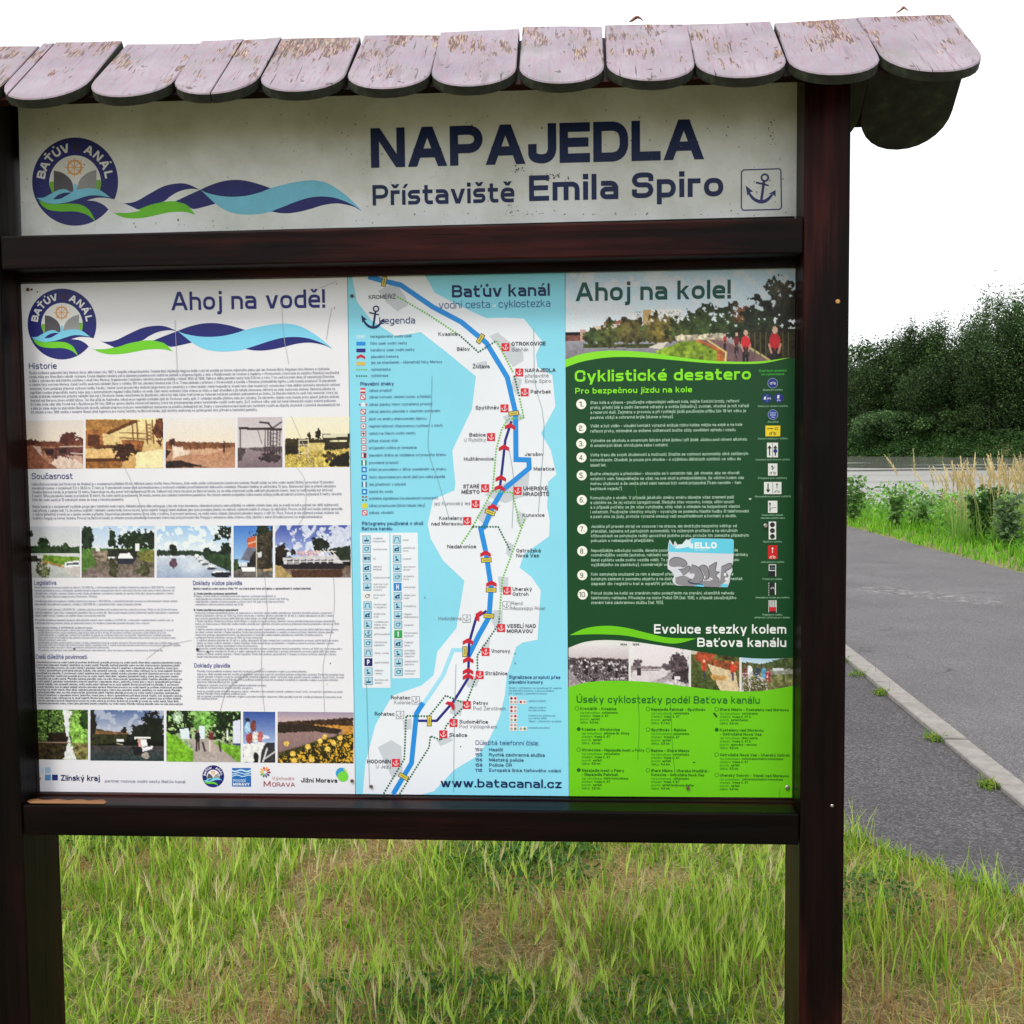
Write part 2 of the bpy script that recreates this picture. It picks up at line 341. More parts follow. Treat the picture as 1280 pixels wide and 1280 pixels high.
# wind ripples over most of the river, a calm strip below the far bank
tcw = t_.nodes.new('ShaderNodeTexCoord'); dp = t_.nodes.new('ShaderNodeVectorMath'); dp.operation = 'DOT_PRODUCT'; dp.inputs[1].default_value = (*ndir, 0); t_.links.new(tcw.outputs['Object'], dp.inputs[0])
h2 = noise(t_, coords(t_, (.025, .09, 1), RA), 1, 4, .6)
ma = N(t_, 'ShaderNodeMath', operation='MULTIPLY_ADD'); ma.inputs[1].default_value = 150; t_.links.new(h2, ma.inputs[0]); t_.links.new(dp.outputs['Value'], ma.inputs[2])
calm = N(t_, 'ShaderNodeMapRange'); calm.inputs['From Min'].default_value = S_FAR - 58 + 75; calm.inputs['From Max'].default_value = S_FAR - 50 + 75; t_.links.new(ma.outputs[0], calm.inputs['Value'])
rg_ = N(t_, 'ShaderNodeMapRange'); rg_.inputs['To Min'].default_value = .30; rg_.inputs['To Max'].default_value = .05; t_.links.new(calm.outputs[0], rg_.inputs['Value']); hs = noise(t_, coords(t_, (.03, .16, 1), RA), 1, 6, .65); av = N(t_, 'ShaderNodeMath', operation='MULTIPLY_ADD'); av.inputs[1].default_value = .9; av.inputs[2].default_value = .55; t_.links.new(hs, av.inputs[0]); rm = N(t_, 'ShaderNodeMath', operation='MULTIPLY'); t_.links.new(av.outputs[0], rm.inputs[0]); t_.links.new(rg_.outputs[0], rm.inputs[1]); t_.links.new(rm.outputs[0], b_.inputs['Roughness'])
bp_ = N(t_, 'ShaderNodeMapRange'); bp_.inputs['To Min'].default_value = 1; bp_.inputs['To Max'].default_value = .03; t_.links.new(calm.outputs[0], bp_.inputs['Value'])
hm = N(t_, 'ShaderNodeMath', operation='MULTIPLY'); t_.links.new(h1, hm.inputs[0]); t_.links.new(bp_.outputs[0], hm.inputs[1]); bump(t_, b_, hm.outputs[0], 1.0, .22)
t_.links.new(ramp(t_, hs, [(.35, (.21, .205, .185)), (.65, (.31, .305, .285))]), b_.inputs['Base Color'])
c4 = [(s, t) for s, t in ((S_NEAR - 5, -900), (S_FAR + 2, -900), (S_FAR + 2, 900), (S_NEAR - 5, 900))]
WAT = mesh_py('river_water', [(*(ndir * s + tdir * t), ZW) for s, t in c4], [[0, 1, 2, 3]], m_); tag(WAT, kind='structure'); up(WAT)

# ------------------------------------------------------------------ the information board: timber frame
YF = -.075                                       # front of posts and rails
board = tag(empty('information_board', (P(505, 1040)[0], 0, 0)), 'large roofed wooden information board with map posters, standing on the grass', 'information board')
def box(name, x0, x1, y0, y1, z0, z1, mat, parent=board, bev=.004, taper=None):
    # chamfered box
    X_, Y_, Z_ = (x0, x1), (y0, y1), (z0, z1); b = bev
    import bmesh
    bm = bmesh.new(); vs = [bm.verts.new((X_[i], Y_[j], Z_[k])) for i in (0, 1) for j in (0, 1) for k in (0, 1)]
    for f in ((0, 1, 3, 2), (4, 6, 7, 5), (0, 4, 5, 1), (2, 3, 7, 6), (0, 2, 6, 4), (1, 5, 7, 3)): bm.faces.new([vs[i] for i in f])
    bmesh.ops.recalc_face_normals(bm, faces=bm.faces)
    if b: bmesh.ops.bevel(bm, geom=list(bm.edges), offset=b, segments=2, affect='EDGES', profile=.6)
    me = bpy.data.meshes.new(name); bm.to_mesh(me); bm.free()
    return link(name, me, mat, parent)
rx0 = (P(1005, 300, YF)[0] + P(1000, 1040, YF)[0]) / 2; rx1 = (P(1064, 400, YF)[0] + P(1052, 1150, YF)[0]) / 2
lx1 = (P(8, 300, YF)[0] + P(19, 1060, YF)[0]) / 2; lx0 = lx1 - (rx1 - rx0)
PD = .150
ZTOP = 2.31
box('post', rx0, rx1, YF, YF + PD, -.06, ZTOP, WZ); box('post', lx0, lx1, YF, YF + PD, -.06, ZTOP, WZ)
g = .001
# middle rail, bottom rail and top rail, butted between the posts
mz1 = P(500, 283, YF)[2]; mz0 = P(500, 327, YF)[2]
bz1 = P(500, 1012, YF)[2]; bz0 = P(500, 1051, YF)[2]
YR = YF + .003
box('rail', lx1 + g, rx0 - g, YR, YR + .07, mz0, mz1, WX)
box('rail', lx1 + g, rx0 - g, YR, YR + .07, bz0, bz1, WX)
box('rail', lx1 + g, rx0 - g, .020, .070, 2.20, 2.27, WX)
# a strip of bare wood on the bottom rail where the stain has worn off
xa, xb = P(27, 1000, YF)[0], P(127, 1000, YF)[0]
V = []; 
for i in range(13):
    x = xa + (xb - xa) * i / 12
    V += [(x, YR + .006, bz1 + .0012), (x, YR + .030 + .004 * math.sin(i * 1.9), bz1 + .0012)]
V = np.array(V); V[0, 1] += .01; V[-1, 1] -= .008
mesh_py('worn_patch', V, [[2 * i, 2 * i + 2, 2 * i + 3, 2 * i + 1] for i in range(12)], BAREW, board)
# dark battens round the poster, 1 cm proud of it
pz0, pz1 = P(500, 994)[2], P(500, 345)[2]; px0, px1 = P(33, 670)[0], P(995, 670)[0]
hz0, hz1 = P(500, 284)[2], 2.262
BF = -.014
box('batten', px0, px1, BF, .004, pz1, mz0 + .012, WX, bev=.002)
box('batten', px0, px1, BF, .004, bz1 - .01, pz0, WX, bev=.002)
box('batten', lx1 + .001, px0 - .0005, BF, .03, bz1 - .01, mz0 + .012, WZ, bev=.002)
box('batten', px1 + .0005, rx0 - .001, BF, .03, bz1 - .01, mz0 + .012, WZ, bev=.002)
box('backing_board', px0 - .002, px1 + .002, .0042, .0152, pz0 - .01, pz1 + .01, BACKM, bev=0)
box('backing_board', P(25, 220)[0], P(994, 220)[0], .0042, .0152, hz0 - .02, hz1, BACKM, bev=0)

# roof: one course of round-ended wooden shingles on each slope
YE, YRG = -.200, 0.0
ze = P(640, 118, YE)[2]; zr = P(640, 53, 0.012)[2]
slope = math.atan2(zr - ze, YRG - YE); SLEN = math.hypot(zr - ze, YRG - YE) + .004
def shingle(xc, wd, L, front, rz=0., lift=0., crack=None, th=.018, roll_=0.):
    # local frame: x across, y up the slope, z out of the roof face
    def outline(x0, x1):
        pts = []; r = .50 * wd
        n = 14
        for i in range(n + 1):                       # rounded lower end, superellipse
            a = math.pi + math.pi * i / n; ca, sa = math.cos(a), math.sin(a)
            x = .5 * wd * math.copysign(abs(ca) ** .95, ca); y = r + r * math.copysign(abs(sa) ** 1.0, sa)
            pts.append((x, y))
        pts = [(x, y) for x, y in pts if x0 - 1e-6 <= x <= x1 + 1e-6]
        def ya(x):
            c = min(1, abs(x) / (.5 * wd)) ** (1 / .95); return r - r * (max(0, 1 - c * c) ** .5) ** 1.0
        if x0 > -.499 * wd: pts = [(x0, ya(x0))] + pts
        if x1 < .499 * wd: pts = pts + [(x1, ya(x1))]
        jag = random.uniform(-.004, .004)
        pts += [(x1, L + jag), ((x0 + x1) / 2, L + random.uniform(-.003, .003)), (x0, L - jag)]
        return pts
    spans = [(-.5 * wd, .5 * wd)] if crack is None else [(-.5 * wd, crack * wd - .0012), (crack * wd + .0012, .5 * wd)]
    V, F, MI = [], [], []
    for sp in spans:
        o = outline(*sp); n = len(o); b0 = len(V); r = .0022
        cx = sum(p[0] for p in o) / n; cy = sum(p[1] for p in o) / n
        def ins(p, d):
            dx, dy = cx - p[0], cy - p[1]; l = math.hypot(dx, dy); return (p[0] + dx / l * d, p[1] + dy / l * d)
        V += [(*p, 0) for p in o] + [(*p, th - r) for p in o] + [(*ins(p, r), th) for p in o]
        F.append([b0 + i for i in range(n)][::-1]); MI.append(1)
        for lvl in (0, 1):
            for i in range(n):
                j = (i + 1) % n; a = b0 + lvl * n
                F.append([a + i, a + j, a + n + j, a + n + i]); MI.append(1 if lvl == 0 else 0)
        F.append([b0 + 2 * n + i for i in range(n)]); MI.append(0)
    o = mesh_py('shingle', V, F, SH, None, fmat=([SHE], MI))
    o.parent = board
    if front: R = Matrix.Rotation(slope + lift, 4, 'X') @ Matrix.Rotation(rz, 4, 'Z') @ Matrix.Rotation(roll_, 4, 'Y'); T = Matrix.Translation((xc, YE, ze))
    else: R = Matrix.Rotation(math.pi, 4, 'Z') @ Matrix.Rotation(slope + lift, 4, 'X') @ Matrix.Rotation(rz, 4, 'Z'); T = Matrix.Translation((xc, -YE, ze - .010))
    o.matrix_parent_inverse = Matrix.Translation(-Vector(board.location)); o.matrix_basis = T @ R
    return o
eav = [(-128, -12), (-9, 98), (101, 205), (208, 315), (318, 425), (428, 533), (536, 644), (648, 756), (759, 871), (874, 989), (991, 1107), (1112, 1241)]
cr = {0: .1, 3: None, 2: None}
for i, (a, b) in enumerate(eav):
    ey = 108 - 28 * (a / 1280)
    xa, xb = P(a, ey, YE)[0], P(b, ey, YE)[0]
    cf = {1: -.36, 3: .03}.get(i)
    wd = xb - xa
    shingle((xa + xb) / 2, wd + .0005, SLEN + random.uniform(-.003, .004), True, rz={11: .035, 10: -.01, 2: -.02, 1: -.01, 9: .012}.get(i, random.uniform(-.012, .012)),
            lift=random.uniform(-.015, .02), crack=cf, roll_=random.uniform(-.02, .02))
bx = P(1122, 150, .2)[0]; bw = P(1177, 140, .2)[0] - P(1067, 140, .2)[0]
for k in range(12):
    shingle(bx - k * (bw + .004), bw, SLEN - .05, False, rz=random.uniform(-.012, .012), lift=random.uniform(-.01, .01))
xr = rx1 - .004; xl = P(-128, 100, YE)[0] + .03
# purlins under the shingles and the ridge beam
def beam(name, yc, zc, wy, wz, ang):
    import bmesh
    o = box(name, xl, xr, -wy / 2, wy / 2, -wz / 2, wz / 2, WX, None, .003)
    o.parent = board; o.matrix_parent_inverse = Matrix.Translation(-Vector(board.location)); o.matrix_basis = Matrix.Translation((0, yc, zc)) @ Matrix.Rotation(ang, 4, 'X')
ca, sa = math.cos(slope), math.sin(slope)
for sgn in (-1, 1):
    for d in (.10, .20):
        yc = YE + d * ca + sa * .0135; zc = ze + d * sa - ca * .0135
        beam('purlin', -yc * sgn if sgn > 0 else yc, zc, .045, .024, slope if sgn < 0 else -slope)
for sgn in (-1, 1):
    d0, d1 = (.045, SLEN - .006); dm = (d0 + d1) / 2; yc = YE + dm * ca + sa * .0005; zc = ze + dm * sa - ca * .0005
    o = box('roof_board', xl - .05, bx - .02, -(d1 - d0) / 2, (d1 - d0) / 2, -.0012, -.0002, WX, None, 0)
    o.parent = board; o.matrix_parent_inverse = Matrix.Translation(-Vector(board.location))
    o.matrix_basis = Matrix.Translation((0, yc if sgn < 0 else -yc, zc)) @ Matrix.Rotation(slope if sgn < 0 else -slope, 4, 'X')
# side braces from post to roof
for x in ((rx0 + rx1) / 2, (lx0 + lx1) / 2):
    box('roof_bearer', x - .022, x + .022, -.135, .145, ze + .035, ze + .075, WY, board, .003)
# small round nail in the right post and screws holding the posters
def disc(name, c, r, th, mat, parent, n=12):
    V = []
    for rr, d in ((r, 0), (r, th * .6), (r * .7, th)):
        V += [(c[0] + rr * math.cos(2 * math.pi * i / n), c[1] - d, c[2] + rr * math.sin(2 * math.pi * i / n)) for i in range(n)]
    F = [[a * n + i, a * n + (i + 1) % n, (a + 1) * n + (i + 1) % n, (a + 1) * n + i] for a in (0, 1) for i in range(n)] + [[2 * n + i for i in range(n)]]
    return mesh_py(name, V, F, mat, parent)
disc('nail', P(1047, 377, YF), .0042, .003, BRASS, board); disc('nail', P(1040, 1007, YF), .003, .002, STEEL, board)
for (x, y) in ((35, 362), (440, 370), (440, 986 - 10), (984, 984), (49, 973), (464, 983), (860, 985), (957, 657)):
    disc('screw', P(x, y, -.0022), .0034 if x < 900 else .0042, .0025, RUST if x < 900 else STEEL, board, 10)
# ------------------------------------------------------------------ printed sheets
LSTEP = .00012
class Ink:
    """collects flat printed shapes; one mesh per call of build"""
    def __init__(s): s.V, s.F, s.C = [], [], []
    def pts(s, pts, layer): return [P(x, y, 0)[[0, 2]] for x, y in pts]
    def poly(s, pts, col, layer=2, plane=False):
        q = pts if plane else s.pts(pts, layer); b = len(s.V); yy = -LSTEP * layer
        s.V += [(a[0], yy, a[1]) for a in q]; s.C += [tuple(col)] * len(q)
        area = sum(q[i - 1][0] * q[i][1] - q[i][0] * q[i - 1][1] for i in range(len(q)))
        f = list(range(b, b + len(q))); s.F.append(f if area > 0 else f[::-1])
    def quadsP(s, q, col, layer):            # numpy (n,4,2) plane coordinates, staggered by index k
        for a in q: s.poly(a, col, layer, True)
    def line(s, pts, w, col, layer=2, closed=False):     # ribbon with mitred joints, in picture px
        p = [np.array(a, float) for a in pts]; n = len(p); Ls, Rs = [], []
        for i in range(n):
            a = p[i - 1] if (i or closed) else None; c = p[(i + 1) % n] if (i < n - 1 or closed) else None
            d1 = (p[i] - a) if a is not None else (c - p[i]); d2 = (c - p[i]) if c is not None else d1
            d1 = d1 / (np.linalg.norm(d1) + 1e-9); d2 = d2 / (np.linalg.norm(d2) + 1e-9)
            n1 = np.array([-d1[1], d1[0]]); n2 = np.array([-d2[1], d2[0]]); m = n1 + n2; l = np.linalg.norm(m)
            m = m / l if l > .2 else n1; k = 1 / max(.45, m @ n1); Ls.append(p[i] + m * w / 2 * k); Rs.append(p[i] - m * w / 2 * k)
        for i in range(n if closed else n - 1):
            j = (i + 1) % n; s.poly([Ls[i], Ls[j], Rs[j], Rs[i]], col, layer)
    def dots(s, pts, r, step, col, layer=3):
        p = [np.array(a, float) for a in pts]; carry = 0
        for a, b in zip(p, p[1:]):
            L = np.linalg.norm(b - a); t = carry
            while t < L: s.disc(*(a + (b - a) * t / L), r, r, col, layer, 6); t += step
            carry = t - L
    def disc(s, x, y, rx, ry, col, layer=3, n=24): s.poly([(x + rx * math.cos(2 * math.pi * i / n), y + ry * math.sin(2 * math.pi * i / n)) for i in range(n)], col, layer)
    def ring(s, x, y, rx, ry, w, col, layer=3, n=24): s.line([(x + rx * math.cos(2 * math.pi * i / n), y + ry * math.sin(2 * math.pi * i / n)) for i in range(n)], w, col, layer, True)
    def rect(s, x0, y0, x1, y1, col, layer=2): s.poly([(x0, y0), (x1, y0), (x1, y1), (x0, y1)], col, layer)
    def rrect(s, x0, y0, x1, y1, r, col, layer=2):
        pts = []
        for cx, cy, a in ((x1 - r, y0 + r, -90), (x1 - r, y1 - r, 0), (x0 + r, y1 - r, 90), (x0 + r, y0 + r, 180)):
            pts += [(cx + r * math.cos(math.radians(a + t)), cy + r * math.sin(math.radians(a + t))) for t in (0, 30, 60, 90)]
        s.poly(pts, col, layer)
    def build(s, name, parent, mat=None):
        if not s.V: return None
        o = mesh_py(name, s.V, s.F, mat or PR, parent, cols=np.array(s.C))
        if name in ('body_lettering', 'dirt_spots', 'hairline_cracks', 'place_names', 'legend_lettering', 'pictogram_lettering', 'signal_lettering', 'sign_captions', 'section_list', 'telephone_numbers', 'sticker_print', 'cycle_route'): o['kind'] = 'stuff'
        return o
def sm(pts, n=5):                                # Catmull-Rom through the points
    p = [np.array(a, float) for a in pts]; p = [2 * p[0] - p[1]] + p + [2 * p[-1] - p[-2]]; o = []
    for i in range(1, len(p) - 2):
        for k in range(n):
            t = k / n; a, b, c, d = p[i - 1:i + 3]
            o.append(.5 * ((2 * b) + (-a + c) * t + (2 * a - 5 * b + 4 * c - d) * t * t + (-a + 3 * b - 3 * c + d) * t ** 3))
    o.append(p[-2]); return o
def fr(ox, oy, sc):
    f = lambda x, y: (ox + x / sc, oy + y / sc)
    f.s = sc; return f
fA, fB, fC, fD, fH = fr(430, 330, 3.879), fr(430, 650, 3.555), fr(700, 320, 3.7647), fr(700, 650, 3.5548), fr(0, 320, 2.909)
fI = lambda x, y: (x, y)
fI.s = 1.0
def M(f, pts): return [f(*p) for p in pts]

# square-cornered stroke lettering, drawn for this board; numbers are tenths of the capital height
GL = {
'A': '8.4;d0,0,4,10;d8.4,0,4.4,10;p1.5,2.9 6.9,2.9', 'B': '7;c0,0 7.2,0,2.4 7.2,5.2,2 0,5.2;c0,5.2 6.8,5.2,2 6.8,10,2.4 0,10',
'C': '7;p7,6.8 7,10,2.8 0,10,2.8 0,0,2.8 7,0,2.8 7,3.2', 'D': '7.2;c0,0 7.2,0,3 7.2,10,3 0,10', 'E': '6;p6,0 0,0 0,10 6,10;p0,5.1 5.6,5.1',
'F': '6;p0,0 0,10 6,10;p0,5 5.4,5', 'G': '7.2;p7,7.8 7,10,2.4 0,10,2.8 0,0,2.8 7.2,0,2.8 7.2,4.8 4.4,4.8', 'H': '7;p0,0 0,10;p7,0 7,10;p0,5.1 7,5.1',
'I': '0;p0,0 0,10', 'J': '5.4;p0,3.4 0,0,2.4 5.4,0,2.4 5.4,10', 'K': '6.8;p0,0 0,10;d6.3,10,.8,4.9;d2.4,6.2,6.8,0', 'L': '5.6;p0,10 0,0 5.6,0',
'M': '8.8;p0,0 0,10;p8.8,0 8.8,10;d.1,10,4.4,1.4;d8.7,10,4.4,1.4', 'N': '7.2;p0,0 0,10;p7.2,0 7.2,10;d.1,10,7.1,0', 'O': '7.4;c0,0,3 7.4,0,3 7.4,10,3 0,10,3',
'P': '6.8;p0,0 0,10;p0,10 6.8,10,2.6 6.8,4,2.6 0,4', 'Q': '7.4;c0,0,3 7.4,0,3 7.4,10,3 0,10,3;d4.4,3,7.4,-1', 'R': '6.9;p0,0 0,10;p0,10 6.8,10,2.4 6.8,4.4,2 0,4.4;p3.5,4.4 6.7,4.4,1.6 6.9,0',
'S': '6.6;p6.6,8.1 6.6,10,2 0,10,2.6 0,5.2,2 6.6,5.2,2 6.6,0,2.6 0,0,2 0,1.9', 'T': '7;p0,10 7,10;p3.5,10 3.5,0', 'U': '7;p0,10 0,0,2.8 7,0,2.8 7,10',
'V': '7.8;d0,10,3.7,0;d7.8,10,4.1,0', 'W': '11;d0,10,2.7,0;d5.4,10,3,0;d5.6,10,8,0;d11,10,8.3,0', 'X': '7.4;d0,10,7.4,0;d7.4,10,0,0', 'Y': '7.6;d0,10,3.8,4.2;d7.6,10,3.8,4.2;p3.8,4.4 3.8,0',
'Z': '6.8;p0,10 6.8,10;p0,0 6.8,0;d6.7,10,.1,0',
'a': '5.3;p.4,7.2 5.3,7.2,2 5.3,0;p5.3,0 0,0,1.5 0,4.1,1.5 5.3,4.1', 'b': '5.6;p0,10 0,0;p0,0 5.6,0,2.3 5.6,7.2,2.3 0,7.2', 'c': '5.2;p5.2,5.6 5.2,7.2,1.8 0,7.2,2.2 0,0,2.2 5.2,0,1.8 5.2,1.6',
'd': '5.6;p5.6,10 5.6,0;p5.6,0 0,0,2.3 0,7.2,2.3 5.6,7.2', 'e': '5.5;p5.5,3.7 5.5,7.2,2.2 0,7.2,2.2 0,0,2.2 5.2,0;p0,3.7 5.5,3.7', 'f': '3.6;p1,0 1,10,2 3.6,10;p0,7.2 3.6,7.2',
'g': '5.6;p5.6,7.2 5.6,-2.6,2 .4,-2.6;p5.6,0 0,0,2.3 0,7.2,2.3 5.6,7.2', 'h': '5.4;p0,0 0,10;p0,7.2 5.4,7.2,2.2 5.4,0', 'i': '0;p0,0 0,7.2;o0,10', 'ı': '0;p0,0 0,7.2',
'j': '1.2;p1.2,7.2 1.2,-2.6,1.2 0,-2.6;o1.2,10', 'k': '5.2;p0,0 0,10;d4.9,7.2,.8,3.3;d1.9,4.6,5.2,0', 'l': '0;p0,0 0,10',
'm': '8.8;p0,0 0,7.2;p0,7.2 8.8,7.2,2 8.8,0;p4.4,7.2 4.4,0', 'n': '5.4;p0,0 0,7.2 5.4,7.2,2.2 5.4,0', 'o': '5.7;c0,0,2.3 5.7,0,2.3 5.7,7.2,2.3 0,7.2,2.3',
'p': '5.6;p0,-2.6 0,7.2;p0,7.2 5.6,7.2,2.3 5.6,0,2.3 0,0', 'q': '5.6;p5.6,-2.6 5.6,7.2;p5.6,7.2 0,7.2,2.3 0,0,2.3 5.6,0', 'r': '3.1;p0,0 0,7.2 3.1,7.2',
's': '4.9;p4.7,7.2 0,7.2,1.7 0,3.7,1.3 4.9,3.7,1.3 4.9,0,1.7 .1,0', 't': '3.8;p1,9.4 1,0,1.8 3.8,0;p0,7.2 3.6,7.2', 'u': '5.4;p0,7.2 0,0,2.2 5.4,0;p5.4,0 5.4,7.2',
'v': '5.8;d0,7.2,2.7,0;d5.8,7.2,3.1,0', 'w': '8.6;d0,7.2,2.1,0;d4.2,7.2,2.4,0;d4.4,7.2,6.2,0;d8.6,7.2,6.5,0', 'x': '5.4;d0,7.2,5.4,0;d5.4,7.2,0,0', 'y': '5.8;d0,7.2,3,0;d5.8,7.2,2.1,-2.6',
'z': '4.8;p0,7.2 4.8,7.2;p0,0 4.8,0;d4.7,7.2,.1,0',
'0': '6.2;c0,0,2.8 6.2,0,2.8 6.2,10,2.8 0,10,2.8', '1': '2.6;p0,9.4 2.6,9.4;p2.6,0 2.6,10', '2': '6;p0,7.4 0,10,2.4 6,10,2.4 6,5.2,2 0,5.2,1.6 0,0 6,0', '3': '6;p0,10 5.8,10,2.2 5.8,5.2,1.6 1.6,5.2;p2,5.2 6,5.2,1.6 6,0,2.2 0,0',
'4': '6.4;d4.8,10,0,2.4;p0,2.4 6.4,2.4;p4.8,0 4.8,10', '5': '6;p5.8,10 0,10 0,5.8 6,5.8,2.2 6,0,2.4 0,0', '6': '6;p5.6,10 0,10,2.6 0,0,2.6 6,0,2.4 6,5.6,2.4 .8,5.6', '7': '6;p0,10 6,10;d5.8,9.6,1.8,0',
'8': '6;c0,0,2.2 6,0,2.2 6,5.2,2 0,5.2,2;c.3,5.2,2 5.7,5.2,2 5.7,10,2.2 .3,10,2.2', '9': '6;p.4,0 6,0,2.6 6,10,2.6 0,10,2.4 0,4.4,2.4 5.2,4.4',
'.': '0;o0,0', ',': '0;p0,0 0,-1.2', ':': '0;o0,0;o0,7.2', '-': '3;p0,3.8 3,3.8', '–': '3;p0,3.8 3,3.8', '!': '0;p0,3.4 0,10;o0,0', '(': '1.4;p1.4,10.6 0,10.6,1.4 0,-1.6,1.4 1.4,-1.6', ')': '1.4;p0,10.6 1.4,10.6,1.4 1.4,-1.6,1.4 0,-1.6',
'/': '3.6;d0,0,3.6,10', '"': '2;p0,10 0,8;p2,10 2,8', '·': '0;o0,4.2', '?': '5;p0,10 5,10,2 5,5.4,2 2.5,5.4 2.5,3.6;o2.5,0', '&': '6;c0,0,2 6,0,2 6,5,2 0,5,2', '¨': '1;o0,5.2'}
_gc = {}
def glyph(ch, w, ns):
    """list of convex polygons in capital heights, and the advance"""
    k = (ch, w, ns)
    if k in _gc: return _gc[k]
    acc = None; base = ch
    if ch not in GL:
        d = unicodedata.normalize('NFD', ch)
        if len(d) == 2 and d[0] in GL: base, acc = d[0], d[1]
        else: base = '-'
    if base == 'i' and acc: base = 'ı'
    W, *els = GL[base].split(';'); W = float(W) / 10; polys = []
    def ym(y):
        xs = (-.26, 0, .72, 1.0) if base.islower() or base == 'ı' else (-.26, 0, .72, 1.0)
        if base.isupper() or base.isdigit() or base in '?&': return np.interp(y, (-.26, 0, 1), (-.26 + w / 2, w / 2, 1 - w / 2)) if y <= 1 else y
        return np.interp(y, (-.26, 0, .72, 1), (-.26 + w / 2, w / 2, .72 - w / 2, 1 - w / 2)) if y <= 1 else y
    for e in els:
        kind, body = e[0], e[1:]
        if kind == 'd':
            x0, y0, x1, y1 = [float(v) / 10 for v in body.split(',')]; x0 += w / 2; x1 += w / 2; hw = w * .56
            polys.append([(x0 - hw, y0), (x0 + hw, y0), (x1 + hw, y1), (x1 - hw, y1)])
        elif kind == 'o':
            x, y = [float(v) / 10 for v in body.split(',')]; x += w / 2; y = ym(y); hw = w * .54
            polys.append([(x - hw, y - hw), (x + hw, y - hw), (x + hw, y + hw), (x - hw, y + hw)])
        else:
            raw = []
            for t in body.split(' '):
                v = [float(a) / 10 for a in t.split(',')]; raw.append((np.array([v[0] + w / 2, ym(v[1])]), v[2] if len(v) > 2 else 0))
            n = len(raw); cl = kind == 'c'; path = []
            for i, (pt, r) in enumerate(raw):
                if r and (cl or 0 < i < n - 1):
                    a = raw[i - 1][0] - pt; b = raw[(i + 1) % n][0] - pt; la, lb = np.linalg.norm(a), np.linalg.norm(b)
                    r1, r2 = min(r, la * .495), min(r, lb * .495); A, B = pt + a / la * r1, pt + b / lb * r2
                    for j in range(ns + 1):
                        t = j / ns; c = .82                     # squarish curve
                        path.append((1 - t) ** 2 * A + 2 * t * (1 - t) * (pt * c + (A + B) / 2 * (1 - c)) + t * t * B)
                else: path.append(pt)
            if not cl:
                for e_, nb in ((0, 1), (-1, -2)):
                    d = path[e_] - path[nb]; path[e_] = path[e_] + d / (np.linalg.norm(d) + 1e-9) * w / 2
            n = len(path); Ls, Rs = [], []
            for i in range(n):
                a = path[i - 1] if (i or cl) else None; c = path[(i + 1) % n] if (i < n - 1 or cl) else None
                d1 = (path[i] - a) if a is not None else (c - path[i]); d2 = (c - path[i]) if c is not None else d1
                d1 = d1 / (np.linalg.norm(d1) + 1e-9); d2 = d2 / (np.linalg.norm(d2) + 1e-9)
                n1 = np.array([-d1[1], d1[0]]); n2 = np.array([-d2[1], d2[0]]); m = n1 + n2; l = np.linalg.norm(m); m = m / l if l > .1 else n1
                kk = 1 / max(.5, m @ n1); Ls.append(path[i] + m * w / 2 * kk); Rs.append(path[i] - m * w / 2 * kk)
            for i in range(n if cl else n - 1):
                j = (i + 1) % n; polys.append([Ls[i], Ls[j], Rs[j], Rs[i]])
            # mark joint groups so that pieces of one stroke share a level
        polys.append(None)
    if acc:
        h = 1.0 if base.isupper() else .72; cx = (W + w) / 2; a = w * .5
        if acc == '\u030c':
            if base in 'td': polys += [[(W + w + .06 - .0, 1.0), (W + w + .06 + w * .8, 1.0), (W + w + .05 + w * .5, .76), (W + w + .05, .76)]]; W += .14
            else:
                polys += [[(cx - .24, h + .30), (cx - .24 + w, h + .30), (cx + a * .9, h + .10), (cx - a * .9, h + .10)], None, [(cx + .24 - w, h + .30), (cx + .24, h + .30), (cx + a * .9, h + .10), (cx - a * .9, h + .10)]]
        elif acc == '\u0301': polys.append([(cx - .06, h + .10), (cx - .06 + w * .8, h + .10), (cx + .16 + w * .5, h + .30), (cx + .16 - w * .4, h + .30)])
        elif acc == '\u030a':
            r, q = .13, max(.03, .13 - w * .55)
            for i in range(8):
                t0, t1 = math.pi / 4 * i, math.pi / 4 * (i + 1); c_ = (cx, h + .22)
                polys.append([(c_[0] + r * math.cos(t0), c_[1] + r * math.sin(t0)), (c_[0] + r * math.cos(t1), c_[1] + r * math.sin(t1)), (c_[0] + q * math.cos(t1), c_[1] + q * math.sin(t1)), (c_[0] + q * math.cos(t0), c_[1] + q * math.sin(t0))])
        polys.append(None)
    lv = 0; res = []
    for pl in polys:
        if pl is None: lv += 1
        else:
            q = np.array(pl, float); area = sum(q[i - 1][0] * q[i][1] - q[i][0] * q[i - 1][1] for i in range(len(q)))
            res.append((q if area > 0 else q[::-1], lv))
    _gc[k] = (res, W + w); return _gc[k]
